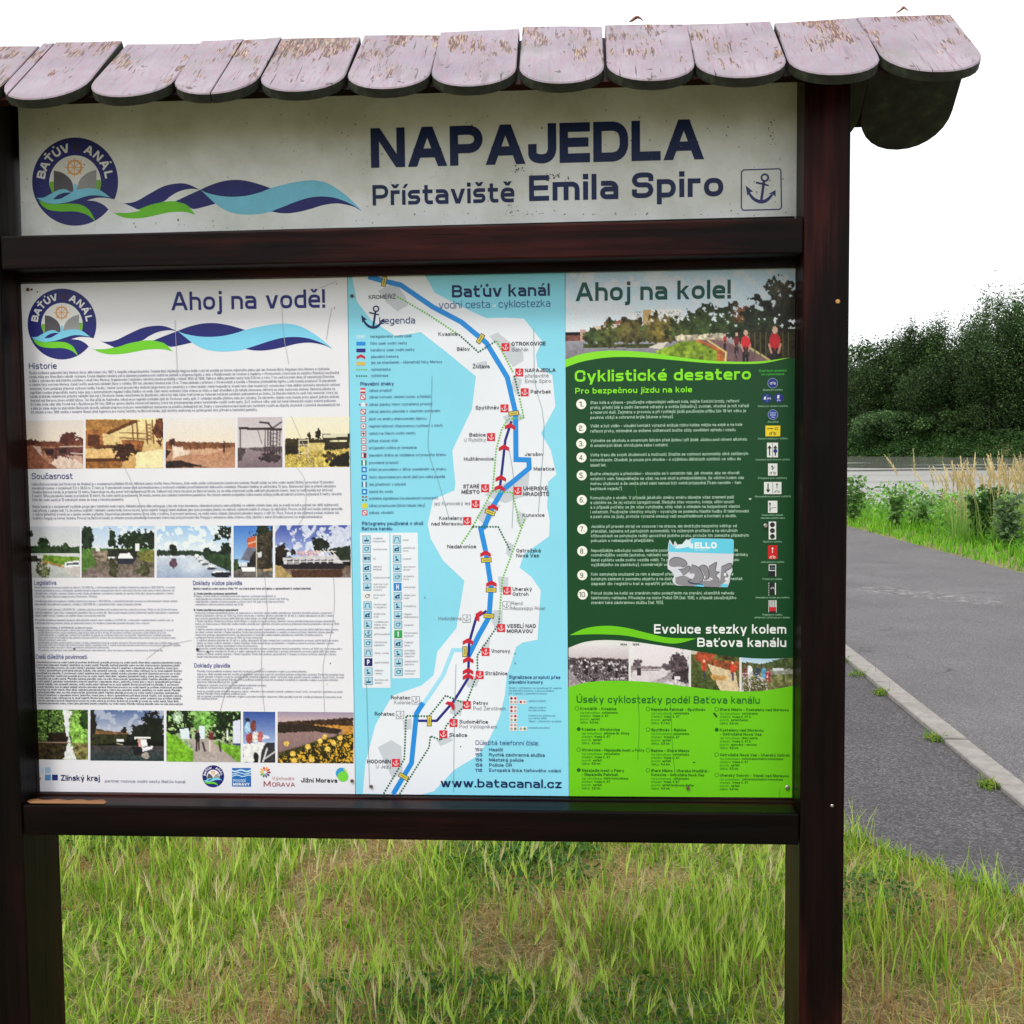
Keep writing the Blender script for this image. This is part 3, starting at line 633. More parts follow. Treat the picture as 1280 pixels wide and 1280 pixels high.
def T(I, s, x0, y0, x1, h, col, w=.15, layer=6, f=fI, ns=None, gap=.15, right=False):
    """one line of lettering: baseline starts at picture point (x0,y0), ends at x1 (or natural width), capital height h"""
    h0 = h / f.s; ns = ns or (6 if h0 > 18 else 4 if h0 > 9 else 2 if h0 > 5 else 1)
    a = P(*f(x0, y0))[[0, 2]]; up_ = P(*f(x0, y0 - h))[2] - a[1]
    adv = []; x = 0
    for ch in s:
        if ch == ' ': x += .46; adv.append(None); continue
        g, wd = glyph(ch, w, ns); adv.append((g, x)); x += wd + gap
    tot = max(x - gap, .1)
    if x1 is not None: sx = (P(*f(x1, y0))[0] - a[0]) / tot
    else: sx = up_
    if right: a = np.array([P(*f(x0, y0))[0] - sx * tot, a[1]])
    for it in adv:
        if it is None: continue
        for q, lv in it[0]:
            b = len(I.V); yy = -LSTEP * layer - lv * 1.4e-5
            I.V += [(a[0] + (px_ + it[1]) * sx, yy, a[1] + pz_ * up_) for px_, pz_ in q]; I.C += [tuple(col)] * len(q); I.F.append(list(range(b, b + len(q))))
def HL(parent, *a, **k): I = Ink(); T(I, *a, **k); I.build('heading_lettering', parent)
def Tarc(I, s, c, r, h, a0, a1, col, w=.2, layer=6, squeeze=1.0):
    """letters round a circle in picture px; angles in degrees, clockwise from the top"""
    n = len(s)
    for i, ch in enumerate(s):
        if ch in ' _': continue
        an = math.radians(a0 + (a1 - a0) * i / (n - 1)); g, wd = glyph(ch, w, 2)
        e = np.array([math.cos(an), math.sin(an)]); u = np.array([math.sin(an), -math.cos(an)]); o = np.array(c) + u * r
        for q, lv in g:
            pp = [tuple(o + e * (px_ - wd / 2) * h * squeeze + u * pz_ * h) for px_, pz_ in q]; I.poly(pp, col, layer + lv * .08)

NAVY, DNAVY, LBLUE, GREEN, WHITE = ink(32, 36, 112), ink(8, 34, 84), ink(122, 202, 232), ink(108, 196, 38), ink(222, 222, 228)
SKYB, DGREEN, BGREEN = ink(132, 208, 230), ink(8, 66, 32), ink(102, 190, 18)
TXT = ink(138, 140, 158)
# sheets
hdr = Ink(); hdr.poly([(23, 150), (22, 120), (997, 88), (997, 130), (997, 270), (27, 295)], ink(230, 234, 234), 0); hdr = hdr.build('header_panel', board, PRH)
ps = Ink(); ps.poly([(24, 355), (434, 346.6), (444, 992.5), (42, 990)], WHITE, 0); wpos = ps.build('poster_panel', board); tag(wpos, 'white poster on boating')
ps = Ink(); ps.poly([(434.6, 346.6), (706, 341), (711, 995), (444.6, 992.5)], SKYB, 0); bpos = ps.build('poster_panel', board); tag(bpos, 'light blue canal map')
ps = Ink(); ps.poly([(706.6, 341), (995, 335), (995, 997), (711.6, 995)], DGREEN, 0); gpos = ps.build('poster_panel', board); tag(gpos, 'green poster on cycling')

# ---- emblem and wave ribbon, drawn once in the frame of the lower poster
f7 = fr(30, 355, 6.095); 
def ribbon(parent, mp, layer=2):
    I = Ink(); q = lambda pts: [mp(*f7(*p)) for p in pts]
    z8 = lambda pts: [(x + 1219, y) for x, y in pts]
    I.poly(q(sm([(515, 488), (600, 498), (690, 484), (800, 448), (900, 432), (1000, 430), (1070, 452), (1135, 515)]) + sm([(1135, 515), (1060, 497), (950, 498), (850, 515), (750, 532), (650, 535), (570, 518), (515, 488)])), GREEN, layer)
    I.poly(q(sm([(550, 428), (620, 440), (700, 428), (800, 380), (900, 336), (1000, 318), (1080, 324), (1165, 358)]) + sm([(1165, 358), (1100, 352), (1020, 366), (950, 398), (900, 430), (800, 452), (690, 484), (620, 462), (550, 428)])), NAVY, layer + .4)
    I.poly(q(sm([(985, 430), (1080, 392), (1170, 358)]) + sm([(1172, 360), (1225, 400), (1280, 445)]) + sm([(1279, 446), (1200, 464), (1115, 478), (1060, 448), (985, 430)])), NAVY, layer + .2)
    I.poly(q(sm(z8([(-49, 358), (0, 338), (70, 316), (150, 300), (240, 298), (330, 312), (400, 330), (465, 350)])) + sm(z8([(465, 350), (400, 372), (300, 395), (200, 403), (100, 398), (0, 378), (-49, 358)]))), NAVY, layer + .2)
    I.poly(q(sm(z8([(-49, 358), (60, 445), (130, 485), (200, 506), (300, 515), (400, 508), (470, 495), (560, 465), (650, 435), (750, 410), (850, 403), (950, 415), (1050, 450), (1130, 493)])) + sm(z8([(1129, 492), (1080, 447), (1000, 385), (900, 328), (820, 306), (740, 302), (650, 312), (560, 328), (465, 350), (400, 372), (300, 395), (200, 403), (100, 398), (0, 378), (-49, 358)]))), LBLUE, layer + .4)
    I.poly(q(sm(z8([(468, 495), (560, 465), (650, 435), (750, 410), (850, 403), (950, 415), (1050, 450), (1130, 493)])) + sm(z8([(1130, 494), (1060, 464), (960, 447), (860, 455), (760, 480), (680, 497), (600, 507), (530, 505), (468, 495)]))), NAVY, layer + .6)
    return I.build('wave_ribbon', parent, PRH if parent is hdr else None)
def emblem(parent, mp, tip=True, full=False, smudge=True, name='canal_emblem'):
    I = Ink(); q = lambda pts: [mp(*f7(*p)) for p in pts]
    nn = 56
    I.poly(q([(290 + 262 * math.cos(2 * math.pi * i / nn), 305 + 270 * math.sin(2 * math.pi * i / nn)) for i in range(nn)]), NAVY, 2)
    I.poly(q([(290 + 158 * math.cos(math.pi * (i / 24) + math.pi), 312 - 168 * math.sin(math.pi * i / 24)) for i in range(25)] + [(448, 330), (440, 362), (300, 372), (150, 372), (134, 330)]), ink(226, 226, 226), 2.6)
    I.poly(q([(134, 305), (160, 305), (160, 372), (150, 372), (134, 330)]), ink(120, 180, 60), 2.9)
    I.poly(q([(420, 295), (446, 295), (448, 330), (440, 362), (420, 362)]), ink(120, 180, 60), 2.9)
    I.poly(q(sm([(160, 238), (205, 248), (250, 278), (275, 318), (280, 368)]) + [(160, 368)]), ink(88, 84, 92), 3)
    I.poly(q(sm([(420, 232), (365, 252), (320, 292), (300, 345), (302, 365)]) + [(420, 362)]), ink(150, 150, 152), 3)
    I.poly(q([(283, 318), (298, 318), (304, 375), (276, 375)]), LBLUE, 3.3)
    OR = ink(222, 165, 105)
    c = q([(287, 218)])[0]; rr = abs(q([(329, 218)])[0][0] - c[0])
    I.ring(c[0], c[1], rr, rr, rr * .3, OR, 3.4, 20); I.disc(c[0], c[1], rr * .22, rr * .22, OR, 3.6, 8)
    for k in range(8):
        a = math.pi / 4 * k; I.line([(c[0] + rr * .1 * math.cos(a), c[1] + rr * .1 * math.sin(a)), (c[0] + rr * 1.42 * math.cos(a), c[1] + rr * 1.42 * math.sin(a))], rr * .13, OR, 3.7 + k * .03)
    I.poly(q(sm([(55, 405), (100, 402), (145, 378), (190, 356), (232, 352), (268, 368), (320, 352), (380, 345), (440, 356), (505, 402)]) + sm([(505, 402), (430, 390), (370, 392), (310, 410), (240, 432), (160, 442), (100, 430), (55, 405)])), LBLUE, 4.1)
    I.poly(q(sm([(155, 414), (185, 388), (222, 374), (268, 372)]) + sm([(268, 372), (235, 392), (200, 410), (155, 414)])), NAVY, 4.4)
    I.poly(q(sm([(66, 418), (140, 442), (250, 440), (320, 446), (375, 478), (415, 548)]) + sm([(415, 548), (360, 507), (290, 488), (210, 488), (140, 480), (95, 458), (66, 418)])), GREEN, 4.2)
    if not full:
        I.poly(q(sm([(362, 420), (420, 405), (480, 405), (530, 415), (600, 443), (690, 484)]) + sm([(690, 484), (600, 497), (515, 490), (470, 452), (420, 427), (362, 420)])), ink(224, 224, 228), 4.5)
        I.poly(q([(492, 470), (515, 490), (545, 500), (560, 440), (500, 430)]), ink(224, 224, 228), 4.35)
    c = q([(290, 305)])[0]; R = abs(q([(552, 305)])[0][0] - c[0]); s_ = abs(q([(290, 40)])[0][1] - c[1]) / R
    lw = .24
    Tarc(I, 'BAŤŮV', c, R * .70, R * .20, -78, -17, ink(226, 226, 230), lw, 5, .98)
    Tarc(I, 'ANÁL', c, R * .70, R * .20, 24, 78, ink(226, 226, 230), lw, 5, .98)
    if smudge: Tarc(I, 'K_', c, R * .70, R * .20, 4, 30, ink(58, 34, 62), lw, 5, .98)
    elif full: pass
    return I.build(name, parent, PRH if parent is hdr else None)
lowmap = lambda x, y: (x, y)
def hmap_e(x, y): return (94 + (x - 77.6) * 54 / 43.2, 227 + (y - 405) * 55 / 44.2)
def hmap_r(x, y): return (131 + (x - 107) * (452 - 131) / (415.5 - 107), 227 + (y - 405) * 1.22 - (x - 107) * .004)
emblem(hdr, hmap_e); ribbon(hdr, hmap_r); emblem(wpos, lowmap); ribbon(wpos, lowmap)

# ---- header lettering
I = Ink(); T(I, 'NAPAJEDLA', 464, 210, 879.5, 49.5, DNAVY, .232, gap=.09); I.build('title_lettering', hdr, PRH)
I = Ink(); T(I, 'Přístaviště', 466, 257, 643, 25.5, DNAVY, .185, gap=.13); I.build('subtitle_lettering', hdr, PRH); I = Ink(); T(I, 'Emila', 661.5, 251.5, 773, 32, DNAVY, .195, gap=.14); I.build('subtitle_lettering', hdr, PRH); I = Ink(); T(I, 'Spiro', 790, 248, 904, 32, DNAVY, .195, gap=.14); I.build('subtitle_lettering', hdr, PRH)
def anchor(I, x, y, s, col, layer=5, thick=.11):
    """anchor leaning a little to the right in a unit box of size s centred on (x, y)"""
    q = lambda a, b: (x + a * s, y + b * s)
    n = 14; cx, cy = .10, -.33
    I.line([q(cx + .095 * math.cos(2 * math.pi * i / n), cy + .095 * math.sin(2 * math.pi * i / n)) for i in range(n)], s * .05, col, layer, True)
    I.poly([q(.045, -.24), q(.115, -.23), q(.03, .36), q(-.045, .36)], col, layer + .1)
    I.poly([q(-.15, -.17), q(-.14, -.225), q(.215, -.13), q(.20, -.09)], col, layer + .2)
    I.poly([q(*p) for p in sm([(-.40, .05), (-.25, .28), (-.03, .385), (.18, .33), (.35, .13)], 4)] + [q(*p) for p in sm([(.27, .13), (.14, .25), (-.02, .29), (-.19, .22), (-.33, .06)], 4)], col, layer + .3)
    I.poly([q(-.43, -.11), q(-.22, .06), q(-.30, .07), q(-.39, .17)], col, layer + .4)
    I.poly([q(.40, .01), q(.40, .20), q(.32, .12), q(.19, .13)], col, layer + .4)
I = Ink(); AN = ink(48, 56, 118)
I.line([(929.5, 212.5), (974, 211), (976, 213), (976.8, 259), (974.5, 261.8), (929, 262.8), (926.6, 260), (926.8, 215)], 1.5, AN, 4, True)
anchor(I, 951.5, 237, 45, AN); I.build('anchor_symbol', hdr, PRH)
# dirt spots on the header
I = Ink(); rs = random.Random(4)
for (cx, cy, rx_, ry_, n) in ((647, 212, 6, 4, 14), (690, 221, 14, 4, 22), (640, 262, 7, 4, 8), (963, 170, 5, 16, 14), (830, 160, 90, 25, 25), (520, 150, 150, 20, 16), (960, 235, 14, 22, 10), (200, 280, 140, 10, 18), (700, 270, 250, 6, 30)):
    for _ in range(n):
        x, y = rs.gauss(cx, rx_ * .6), rs.gauss(cy, ry_ * .6); r = rs.uniform(.4, 1.3); ph = rs.random() * 6
        x = min(max(x, 30), 990); y = min(max(y, 145), 268 if x > 500 else 285)
        I.poly([(x + r * (.6 + .5 * rs.random()) * math.cos(ph + k), y + r * (.6 + .5 * rs.random()) * math.sin(ph + k)) for k in (0, 1.3, 2.6, 3.9, 5.1)], ink(*((70, 55, 40) if rs.random() < .6 else (120, 112, 90))), 9 + _ * .05)
I.build('dirt_spots', hdr)

# ---- photographs printed on the posters: each painted on a fine grid
class Pic:
    def __init__(s, w, h, seed):
        s.w, s.h = w, h; s.v, s.u = np.meshgrid(np.linspace(0, 1, h), np.linspace(0, 1, w), indexing='ij'); s.r = np.random.default_rng(seed); s.a = np.zeros((h, w, 3)); s.asp = w / h
        s.n1 = s.fbm(7); s.n2 = s.fbm(16); s.n3 = s.fbm(34)
    def fbm(s, k, oct=3):
        o = np.zeros((s.h, s.w)); amp = 1
        for i in range(oct):
            kk = int(k * 2 ** i) + 2; g = s.r.random((kk + 1, int(kk * s.asp) + 2)); y = s.v * (kk - 1); x = s.u * (g.shape[1] - 2); iy, ix = y.astype(int), x.astype(int); fy, fx = y - iy, x - ix
            fy, fx = fy * fy * (3 - 2 * fy), fx * fx * (3 - 2 * fx)
            o += amp * ((g[iy, ix] * (1 - fx) + g[iy, ix + 1] * fx) * (1 - fy) + (g[iy + 1, ix] * (1 - fx) + g[iy + 1, ix + 1] * fx) * fy - .5); amp *= .55
        return o
    def put(s, m, c, tex=0.0):
        c = np.array(c, float); cc = c * (1 + tex * (s.n2 * 1.2 + s.n3))[..., None] if tex else c; m = np.clip(m, 0, 1)[..., None]; s.a = s.a * (1 - m) + cc * m; return s
    def grad(s, v0, v1, c0, c1, tex=0.0):
        t = np.clip((s.v - v0) / (v1 - v0), 0, 1)[..., None]; c = np.array(c0, float) * (1 - t) + np.array(c1, float) * t
        if tex: c = c * (1 + tex * (s.n2 * 1.2 + s.n3))[..., None]
        m = ((s.v >= v0) & (s.v <= v1))[..., None]; s.a = np.where(m, c, s.a); return s
    def poly(s, pts, c, tex=0.0, rag=0.0):
        x, y = s.u + rag * s.n2, s.v + rag * s.n3; ins = np.zeros_like(x, bool); n = len(pts)
        for i in range(n):
            (x0, y0), (x1, y1) = pts[i - 1], pts[i]
            if y0 != y1: ins ^= ((y0 > y) != (y1 > y)) & (x < (x1 - x0) * (y - y0) / (y1 - y0) + x0)
        return s.put(ins.astype(float), c, tex)
    def ell(s, cx, cy, rx, ry, c, tex=0.0, rag=.25):
        d = ((s.u - cx) / rx) ** 2 + ((s.v - cy) / ry) ** 2 + rag * 4 * (s.n2 + .6 * s.n3); return s.put(d < 1, c, tex)
    def soft(s, cx, cy, rx, ry, c, a=1): return s.put(a * np.exp(-2 * (((s.u - cx) / rx) ** 2 + ((s.v - cy) / ry) ** 2)) * (1 + .6 * s.n1), c)
    def ln(s, x0, y0, x1, y1, wd, c):
        dx, dy = (x1 - x0) * s.asp, y1 - y0; L = dx * dx + dy * dy; t = np.clip(((s.u - x0) * s.asp * dx + (s.v - y0) * dy) / L, 0, 1)
        d = np.hypot((s.u - x0) * s.asp - t * dx, s.v - y0 - t * dy); return s.put(np.clip((wd - d) / wd * 1.6, 0, 1), c)
    def clouds(s, v1, c, th=.1): return s.put(((s.n1 * 1.1 + .3 * s.n2) > th) * (s.v < v1) * .75, c)
    def spk(s, m, c, p, seed=0): return s.put(m * (s.r.random((s.h, s.w)) < p) * .8, c)
def photo(parent, q, painter, seed, dens=1.0, layer=1.5):
    """q = corners tl, tr, br, bl in picture px"""
    q = np.array(q, float); w = int(np.linalg.norm(q[1] - q[0]) * dens); h = int(np.linalg.norm(q[3] - q[0]) * dens)
    s = Pic(w, h, seed); painter(s); rg = s.r.normal(0, 1, (h, w, 1)) * 3.5; a = np.clip(s.a + rg, 4, 250)
    uu, vv = s.u[..., None], s.v[..., None]; px = (q[0] * (1 - uu) + q[1] * uu) * (1 - vv) + (q[3] * (1 - uu) + q[2] * uu) * vv
    c4 = [P(*k)[[0, 2]] for k in q]; XZ = (c4[0] * (1 - uu) + c4[1] * uu) * (1 - vv) + (c4[3] * (1 - uu) + c4[2] * uu) * vv
    V = np.stack([XZ[..., 0], np.full((h, w), -LSTEP * layer), XZ[..., 1]], -1).reshape(-1, 3)
    ii, jj = np.meshgrid(np.arange(h - 1), np.arange(w - 1), indexing='ij'); k = (ii * w + jj).ravel()
    return mesh_np('printed_photo', V, np.stack([k, k + w, k + w + 1, k + 1], -1), PR, parent, cols=np.clip(lin(a.reshape(-1, 3)) * INK, .003, .85))
def R4(x0, y0, x1, y1, dy=0): return [(x0, y0 + dy), (x1, y0), (x1, y1), (x0, y1 + dy * .3)]
def p_weir(s):
    s.grad(0, .45, (214, 204, 198), (226, 212, 196)); s.grad(.45, 1, (150, 98, 70), (176, 128, 104), .3)
    s.poly([(0, .42), (1, .44), (1, .52), (0, .56)], (112, 62, 46), .3, .03); s.ell(.77, .38, .15, .13, (84, 40, 34), .3); s.ell(.14, .44, .1, .06, (80, 40, 34), .3); s.ell(.95, .42, .08, .06, (96, 52, 44), .3)
    s.poly([(.3, .58), (1, .55), (1, .78), (.5, .8)], (92, 52, 48), .4, .04); s.poly([(.4, .6), (.52, .58), (.52, .7), (.4, .7)], (38, 22, 24), .2); s.poly([(.6, .6), (.72, .58), (.74, .68), (.62, .7)], (44, 26, 26), .2)
    s.ln(.62, .545, 1, .54, .012, (200, 176, 160)); s.ln(.8, .68, 1, .7, .015, (210, 190, 180))
    s.poly([(.5, .82), (.62, .74), (1, .86), (1, 1), (.5, 1)], (216, 192, 176), .12, .04); s.poly([(.7, .72), (1, .74), (1, .9)], (188, 150, 134), .2, .03)
    s.poly([(0, .62), (.18, .52), (.34, .8), (.6, 1), (0, 1)], (136, 84, 64), .25, .02); s.poly([(.17, .52), (.3, .54), (.33, .76)], (206, 176, 158), .15)
def p_crane(s):
    s.grad(0, 1, (232, 216, 160), (196, 150, 90), .12); s.poly([(0, 0), (.62, .02), (.28, .3), (0, .2)], (160, 112, 58), .25, .02); s.poly([(.62, .02), (.7, .05), (.3, .32), (.26, .28)], (96, 58, 30), .2)
    s.poly([(0, .22), (.22, .2), (.24, .55), (0, .6)], (150, 96, 50), .35, .02); s.poly([(.03, .3), (.18, .32), (.18, .52), (.03, .55)], (84, 44, 24), .3)
    for x in (.6, .66, .78, .86): s.ln(x, .04, x + .02, .5, .02, (110, 66, 34))
    s.ln(.44, .28, .8, .3, .014, (100, 60, 32)); s.ln(.44, .38, .84, .42, .014, (100, 60, 32))
    for k in range(5): s.ln(.78, .1 + k * .07, .86, .16 + k * .07, .012, (120, 74, 40)); s.ln(.86, .1 + k * .07, .78, .16 + k * .07, .012, (120, 74, 40))
    s.ell(.95, .2, .07, .3, (96, 52, 34), .4); s.poly([(.46, .42), (.76, .44), (.72, .7), (.5, .68)], (138, 84, 44), .35); s.poly([(.1, .52), (.45, .52), (.45, .6), (.1, .6)], (88, 50, 28), .3, .02)
    s.poly([(0, .64), (.36, .62), (.36, .76), (0, .78)], (216, 176, 116), .15); s.poly([(0, .8), (.5, .82), (.46, 1), (0, 1)], (150, 96, 46), .3); s.poly([(0, .79), (.52, .8), (.52, .86), (0, .86)], (80, 44, 22), .2)
    s.ell(.5, .66, .15, .16, (58, 30, 18), .5, .3); s.poly([(.66, .68), (1, .62), (1, 1), (.64, 1)], (238, 222, 172), .08, .02)
def p_field(s):
    s.grad(0, .5, (222, 218, 214), (228, 214, 196)); s.grad(.5, 1, (172, 122, 90), (186, 140, 112), .14); s.poly([(0, .46), (1, .5), (1, .6), (0, .62)], (116, 72, 46), .3, .03); s.poly([(.3, .63), (.9, .62), (.6, .74), (.2, .7)], (200, 158, 128), .1, .02)
    s.poly([(.05, .42), (.13, .4), (.14, .52), (.05, .54)], (74, 40, 30), .2); s.ln(.84, .52, .84, .68, .03, (66, 34, 26)); s.ln(.84, .46, .85, .54, .012, (80, 50, 40)); s.ln(.36, .56, .36, .64, .012, (88, 56, 42))
    s.poly([(.1, .55), (.2, .56), (.34, .7), (.1, .82)], (226, 204, 186), .1, .04); s.poly([(0, .86), (.2, .84), (.6, .98), (0, 1)], (46, 28, 26), .6, .03); s.poly([(0, .62), (.08, .66), (0, .82)], (52, 30, 26), .4)
def p_gantry(s):
    s.grad(0, .6, (192, 182, 186), (206, 198, 198)); s.grad(.6, 1, (150, 132, 136), (118, 100, 108), .1); s.poly([(0, .6), (.2, .62), (.1, .85), (0, .9)], (72, 60, 64), .4, .02); s.poly([(.25, .6), (1, .58), (1, .7), (.3, .66)], (92, 80, 84), .4, .02)
    s.poly([(.02, .19), (1, .22), (1, .27), (.02, .24)], (58, 46, 50), .2); s.ln(.06, .22, .06, .62, .016, (66, 54, 58)); s.ell(.74, .8, .24, .09, (64, 50, 56), .5, .3)
    for x in (.62, .68, .74, .8, .88, .95): s.ln(x, .24, x - .01, .74, .016, (52, 40, 44))
    s.ln(.45, .24, .54, .52, .01, (84, 72, 76)); s.ln(.5, .1, .7, .12, .025, (48, 38, 42)); s.ln(.68, .12, .78, .22, .022, (48, 38, 42)); s.ln(.78, .22, .98, .1, .02, (48, 38, 42))
    for k in range(5): s.ln(.68, .3 + k * .08, .94, .36 + k * .08, .009, (76, 62, 68)); s.ln(.94, .3 + k * .08, .68, .36 + k * .08, .009, (76, 62, 68))
def p_lock(s):
    s.grad(0, .5, (226, 222, 204), (232, 222, 186)); s.grad(.5, 1, (180, 156, 84), (206, 184, 92), .3); s.poly([(0, .42), (.6, .44), (.62, .58), (0, .6)], (48, 40, 22), .4, .04); s.poly([(0, .56), (.2, .58), (.26, .74), (0, .76)], (34, 28, 18), .5, .03)
    s.ell(.52, .34, .045, .1, (30, 26, 18), .3); s.ell(.38, .38, .03, .07, (36, 32, 20), .3); s.poly([(.58, .34), (1, .33), (1, .64), (.6, .66)], (44, 36, 24), .5, .02); s.poly([(.6, .35), (.97, .33), (.97, .4), (.6, .42)], (214, 208, 180)); s.poly([(.7, .46), (.96, .46), (.96, .5), (.7, .5)], (206, 196, 150), .4)
    for x0, y0, x1, y1 in ((.22, .46, .36, .46), (.22, .46, .22, .8), (.36, .46, .36, .8), (.22, .55, .36, .55), (.22, .72, .36, .72)): s.ln(x0, y0, x1, y1, .014, (220, 210, 176))
    s.poly([(.37, .52), (.62, .52), (.6, .68), (.38, .66)], (206, 184, 116), .2); s.ell(.7, .8, .1, .12, (70, 54, 26), .6, .4); s.poly([(.66, .98), (.8, .78), (1, .68), (1, 1)], (26, 22, 18), .2, .03); s.spk((s.v > .72) * (s.u < .6), (120, 96, 40), .25)
def p_meadow(s):
    s.grad(0, .5, (196, 200, 208), (212, 214, 212)); s.poly([(0, .36), (1, .4), (1, .52), (0, .52)], (40, 62, 34), .5, .04); s.grad(.52, 1, (206, 210, 206), (176, 180, 176), .06); s.ell(.33, .36, .11, .13, (40, 64, 30), .6); s.ell(.1, .14, .045, .06, (40, 60, 36), .5); s.ell(.73, .38, .05, .07, (56, 74, 44), .4)
    s.poly([(.32, .56), (1, .6), (1, .72), (.66, .76), (.3, .66)], (104, 140, 44), .3, .02); s.poly([(.3, .66), (.68, .76), (.72, .82), (.3, .7)], (172, 134, 76), .3, .01); s.poly([(0, .57), (.3, .58), (.3, .7), (0, .69)], (50, 52, 42), .7, .03); s.ell(.34, .84, .12, .14, (104, 108, 70), .6, .4)
    s.poly([(.72, .7), (1, .66), (1, .8), (.72, .82)], (238, 238, 236)); s.poly([(.7, .8), (1, .78), (1, .98), (.76, .94)], (196, 190, 186), .1); s.poly([(.76, .72), (.98, .7), (.98, .745), (.76, .76)], (70, 80, 90)); s.poly([(.22, .57), (.32, .58), (.32, .62), (.22, .62)], (228, 228, 228))
def p_boatlock(s):
    s.grad(0, .48, (176, 200, 226), (214, 222, 230)); s.clouds(.4, (226, 232, 238)); s.poly([(0, .42), (1, .44), (1, .58), (0, .54)], (84, 116, 56), .4, .03); s.ell(.06, .22, .1, .26, (30, 46, 30), .6); s.poly([(.4, .02), (.48, .2), (.5, .42), (.36, .4)], (26, 44, 26), .5, .05); s.ell(.74, .27, .24, .17, (30, 48, 28), .6); s.ell(.96, .28, .1, .18, (28, 42, 26), .5)
    s.grad(.6, 1, (96, 88, 70), (120, 106, 104), .3); s.poly([(0, .44), (.14, .5), (.2, .75), (0, .9)], (76, 112, 46), .3, .02); s.poly([(.14, .46), (.36, .48), (.34, .7), (.16, .62)], (132, 118, 102), .4); s.poly([(.78, .5), (1, .46), (1, .72), (.8, .66)], (120, 118, 58), .35); s.poly([(.36, .44), (.78, .46), (.74, .62), (.36, .6)], (34, 36, 28), .5, .02)
    s.poly([(.52, .54), (.66, .52), (.72, .64), (.5, .64)], (232, 232, 236)); s.poly([(.48, .63), (.76, .62), (.7, .74), (.5, .74)], (40, 42, 56)); s.poly([(.36, .6), (.46, .6), (.46, .65), (.38, .65)], (226, 226, 226)); s.poly([(.74, .34), (.8, .34), (.8, .48), (.74, .48)], (226, 228, 226)); s.poly([(.2, .4), (.25, .4), (.25, .48), (.2, .48)], (220, 220, 214))
    s.ell(.44, .82, .06, .2, (64, 66, 44), .5, .3); s.ell(.85, .85, .1, .14, (74, 76, 50), .5, .3)
def p_harbour(s):
    s.grad(0, .5, (150, 188, 226), (222, 230, 236)); s.clouds(.42, (236, 240, 244), .02); s.grad(.5, 1, (206, 214, 224), (150, 164, 190), .06); s.poly([(0, .46), (1, .5), (1, .56), (0, .58)], (36, 52, 38), .5, .03); s.ell(.22, .46, .06, .1, (22, 34, 26), .4); s.ell(.68, .48, .05, .06, (30, 44, 30), .4); s.ell(.92, .46, .09, .12, (26, 40, 28), .5)
    s.ell(.92, .14, .1, .12, (28, 38, 30), .6, .5); s.ell(.82, .24, .06, .05, (30, 42, 30), .6, .5); s.poly([(.6, .56), (1, .56), (1, .9), (.7, .7)], (40, 62, 36), .4, .02); s.ell(.22, .72, .05, .09, (96, 70, 84), .3, .3)
    for x, y, r in ((.54, .58, .03), (.58, .64, .045), (.64, .7, .055), (.72, .78, .07), (.84, .9, .1)): s.ell(x, y, r, .035, (222, 222, 228), .3, .1); s.ell(x + .02, y + .045, r, .025, (52, 50, 66), .3, .1)
    for x in (.08, .13, .2, .3, .36): s.ell(x, .6, .028, .02, (214, 218, 226), .2, .2)
    s.ell(.88, .95, .14, .06, (34, 34, 48), .3, .2); s.soft(.5, .8, .2, .2, (232, 238, 244), .6)
def p_tower(s):
    s.grad(0, .7, (64, 118, 196), (150, 186, 222)); s.grad(.84, 1, (110, 104, 96), (86, 84, 84), .3); s.ell(.85, .1, .34, .16, (30, 42, 26), .7, .6); s.poly([(.56, .2), (1, .1), (1, .82), (.6, .82)], (50, 44, 34), .8, .05)
    s.poly([(.34, .24), (.58, .19), (.58, .42), (.36, .44)], (190, 92, 56), .1); s.poly([(.36, .34), (.58, .29), (.58, .31), (.36, .36)], (222, 200, 170)); s.poly([(.35, .42), (.58, .42), (.4, .68), (.18, .66)], (104, 104, 120), .15); s.poly([(.44, .6), (.58, .44), (.58, .84), (.36, .82)], (42, 38, 36), .5)
    s.poly([(.12, .7), (.34, .7), (.34, .78), (.14, .78)], (206, 214, 222), .1); s.poly([(.2, .8), (.56, .8), (.54, .88), (.22, .88)], (236, 238, 240)); s.ln(.58, .2, .59, .98, .014, (200, 190, 170)); s.poly([(0, .62), (.12, .66), (.12, .86), (0, .88)], (48, 72, 42), .5, .04); s.poly([(.62, .52), (.72, .5), (.72, .6), (.62, .62)], (200, 206, 206)); s.poly([(.76, .84), (1, .82), (1, .86), (.76, .88)], (180, 150, 110))
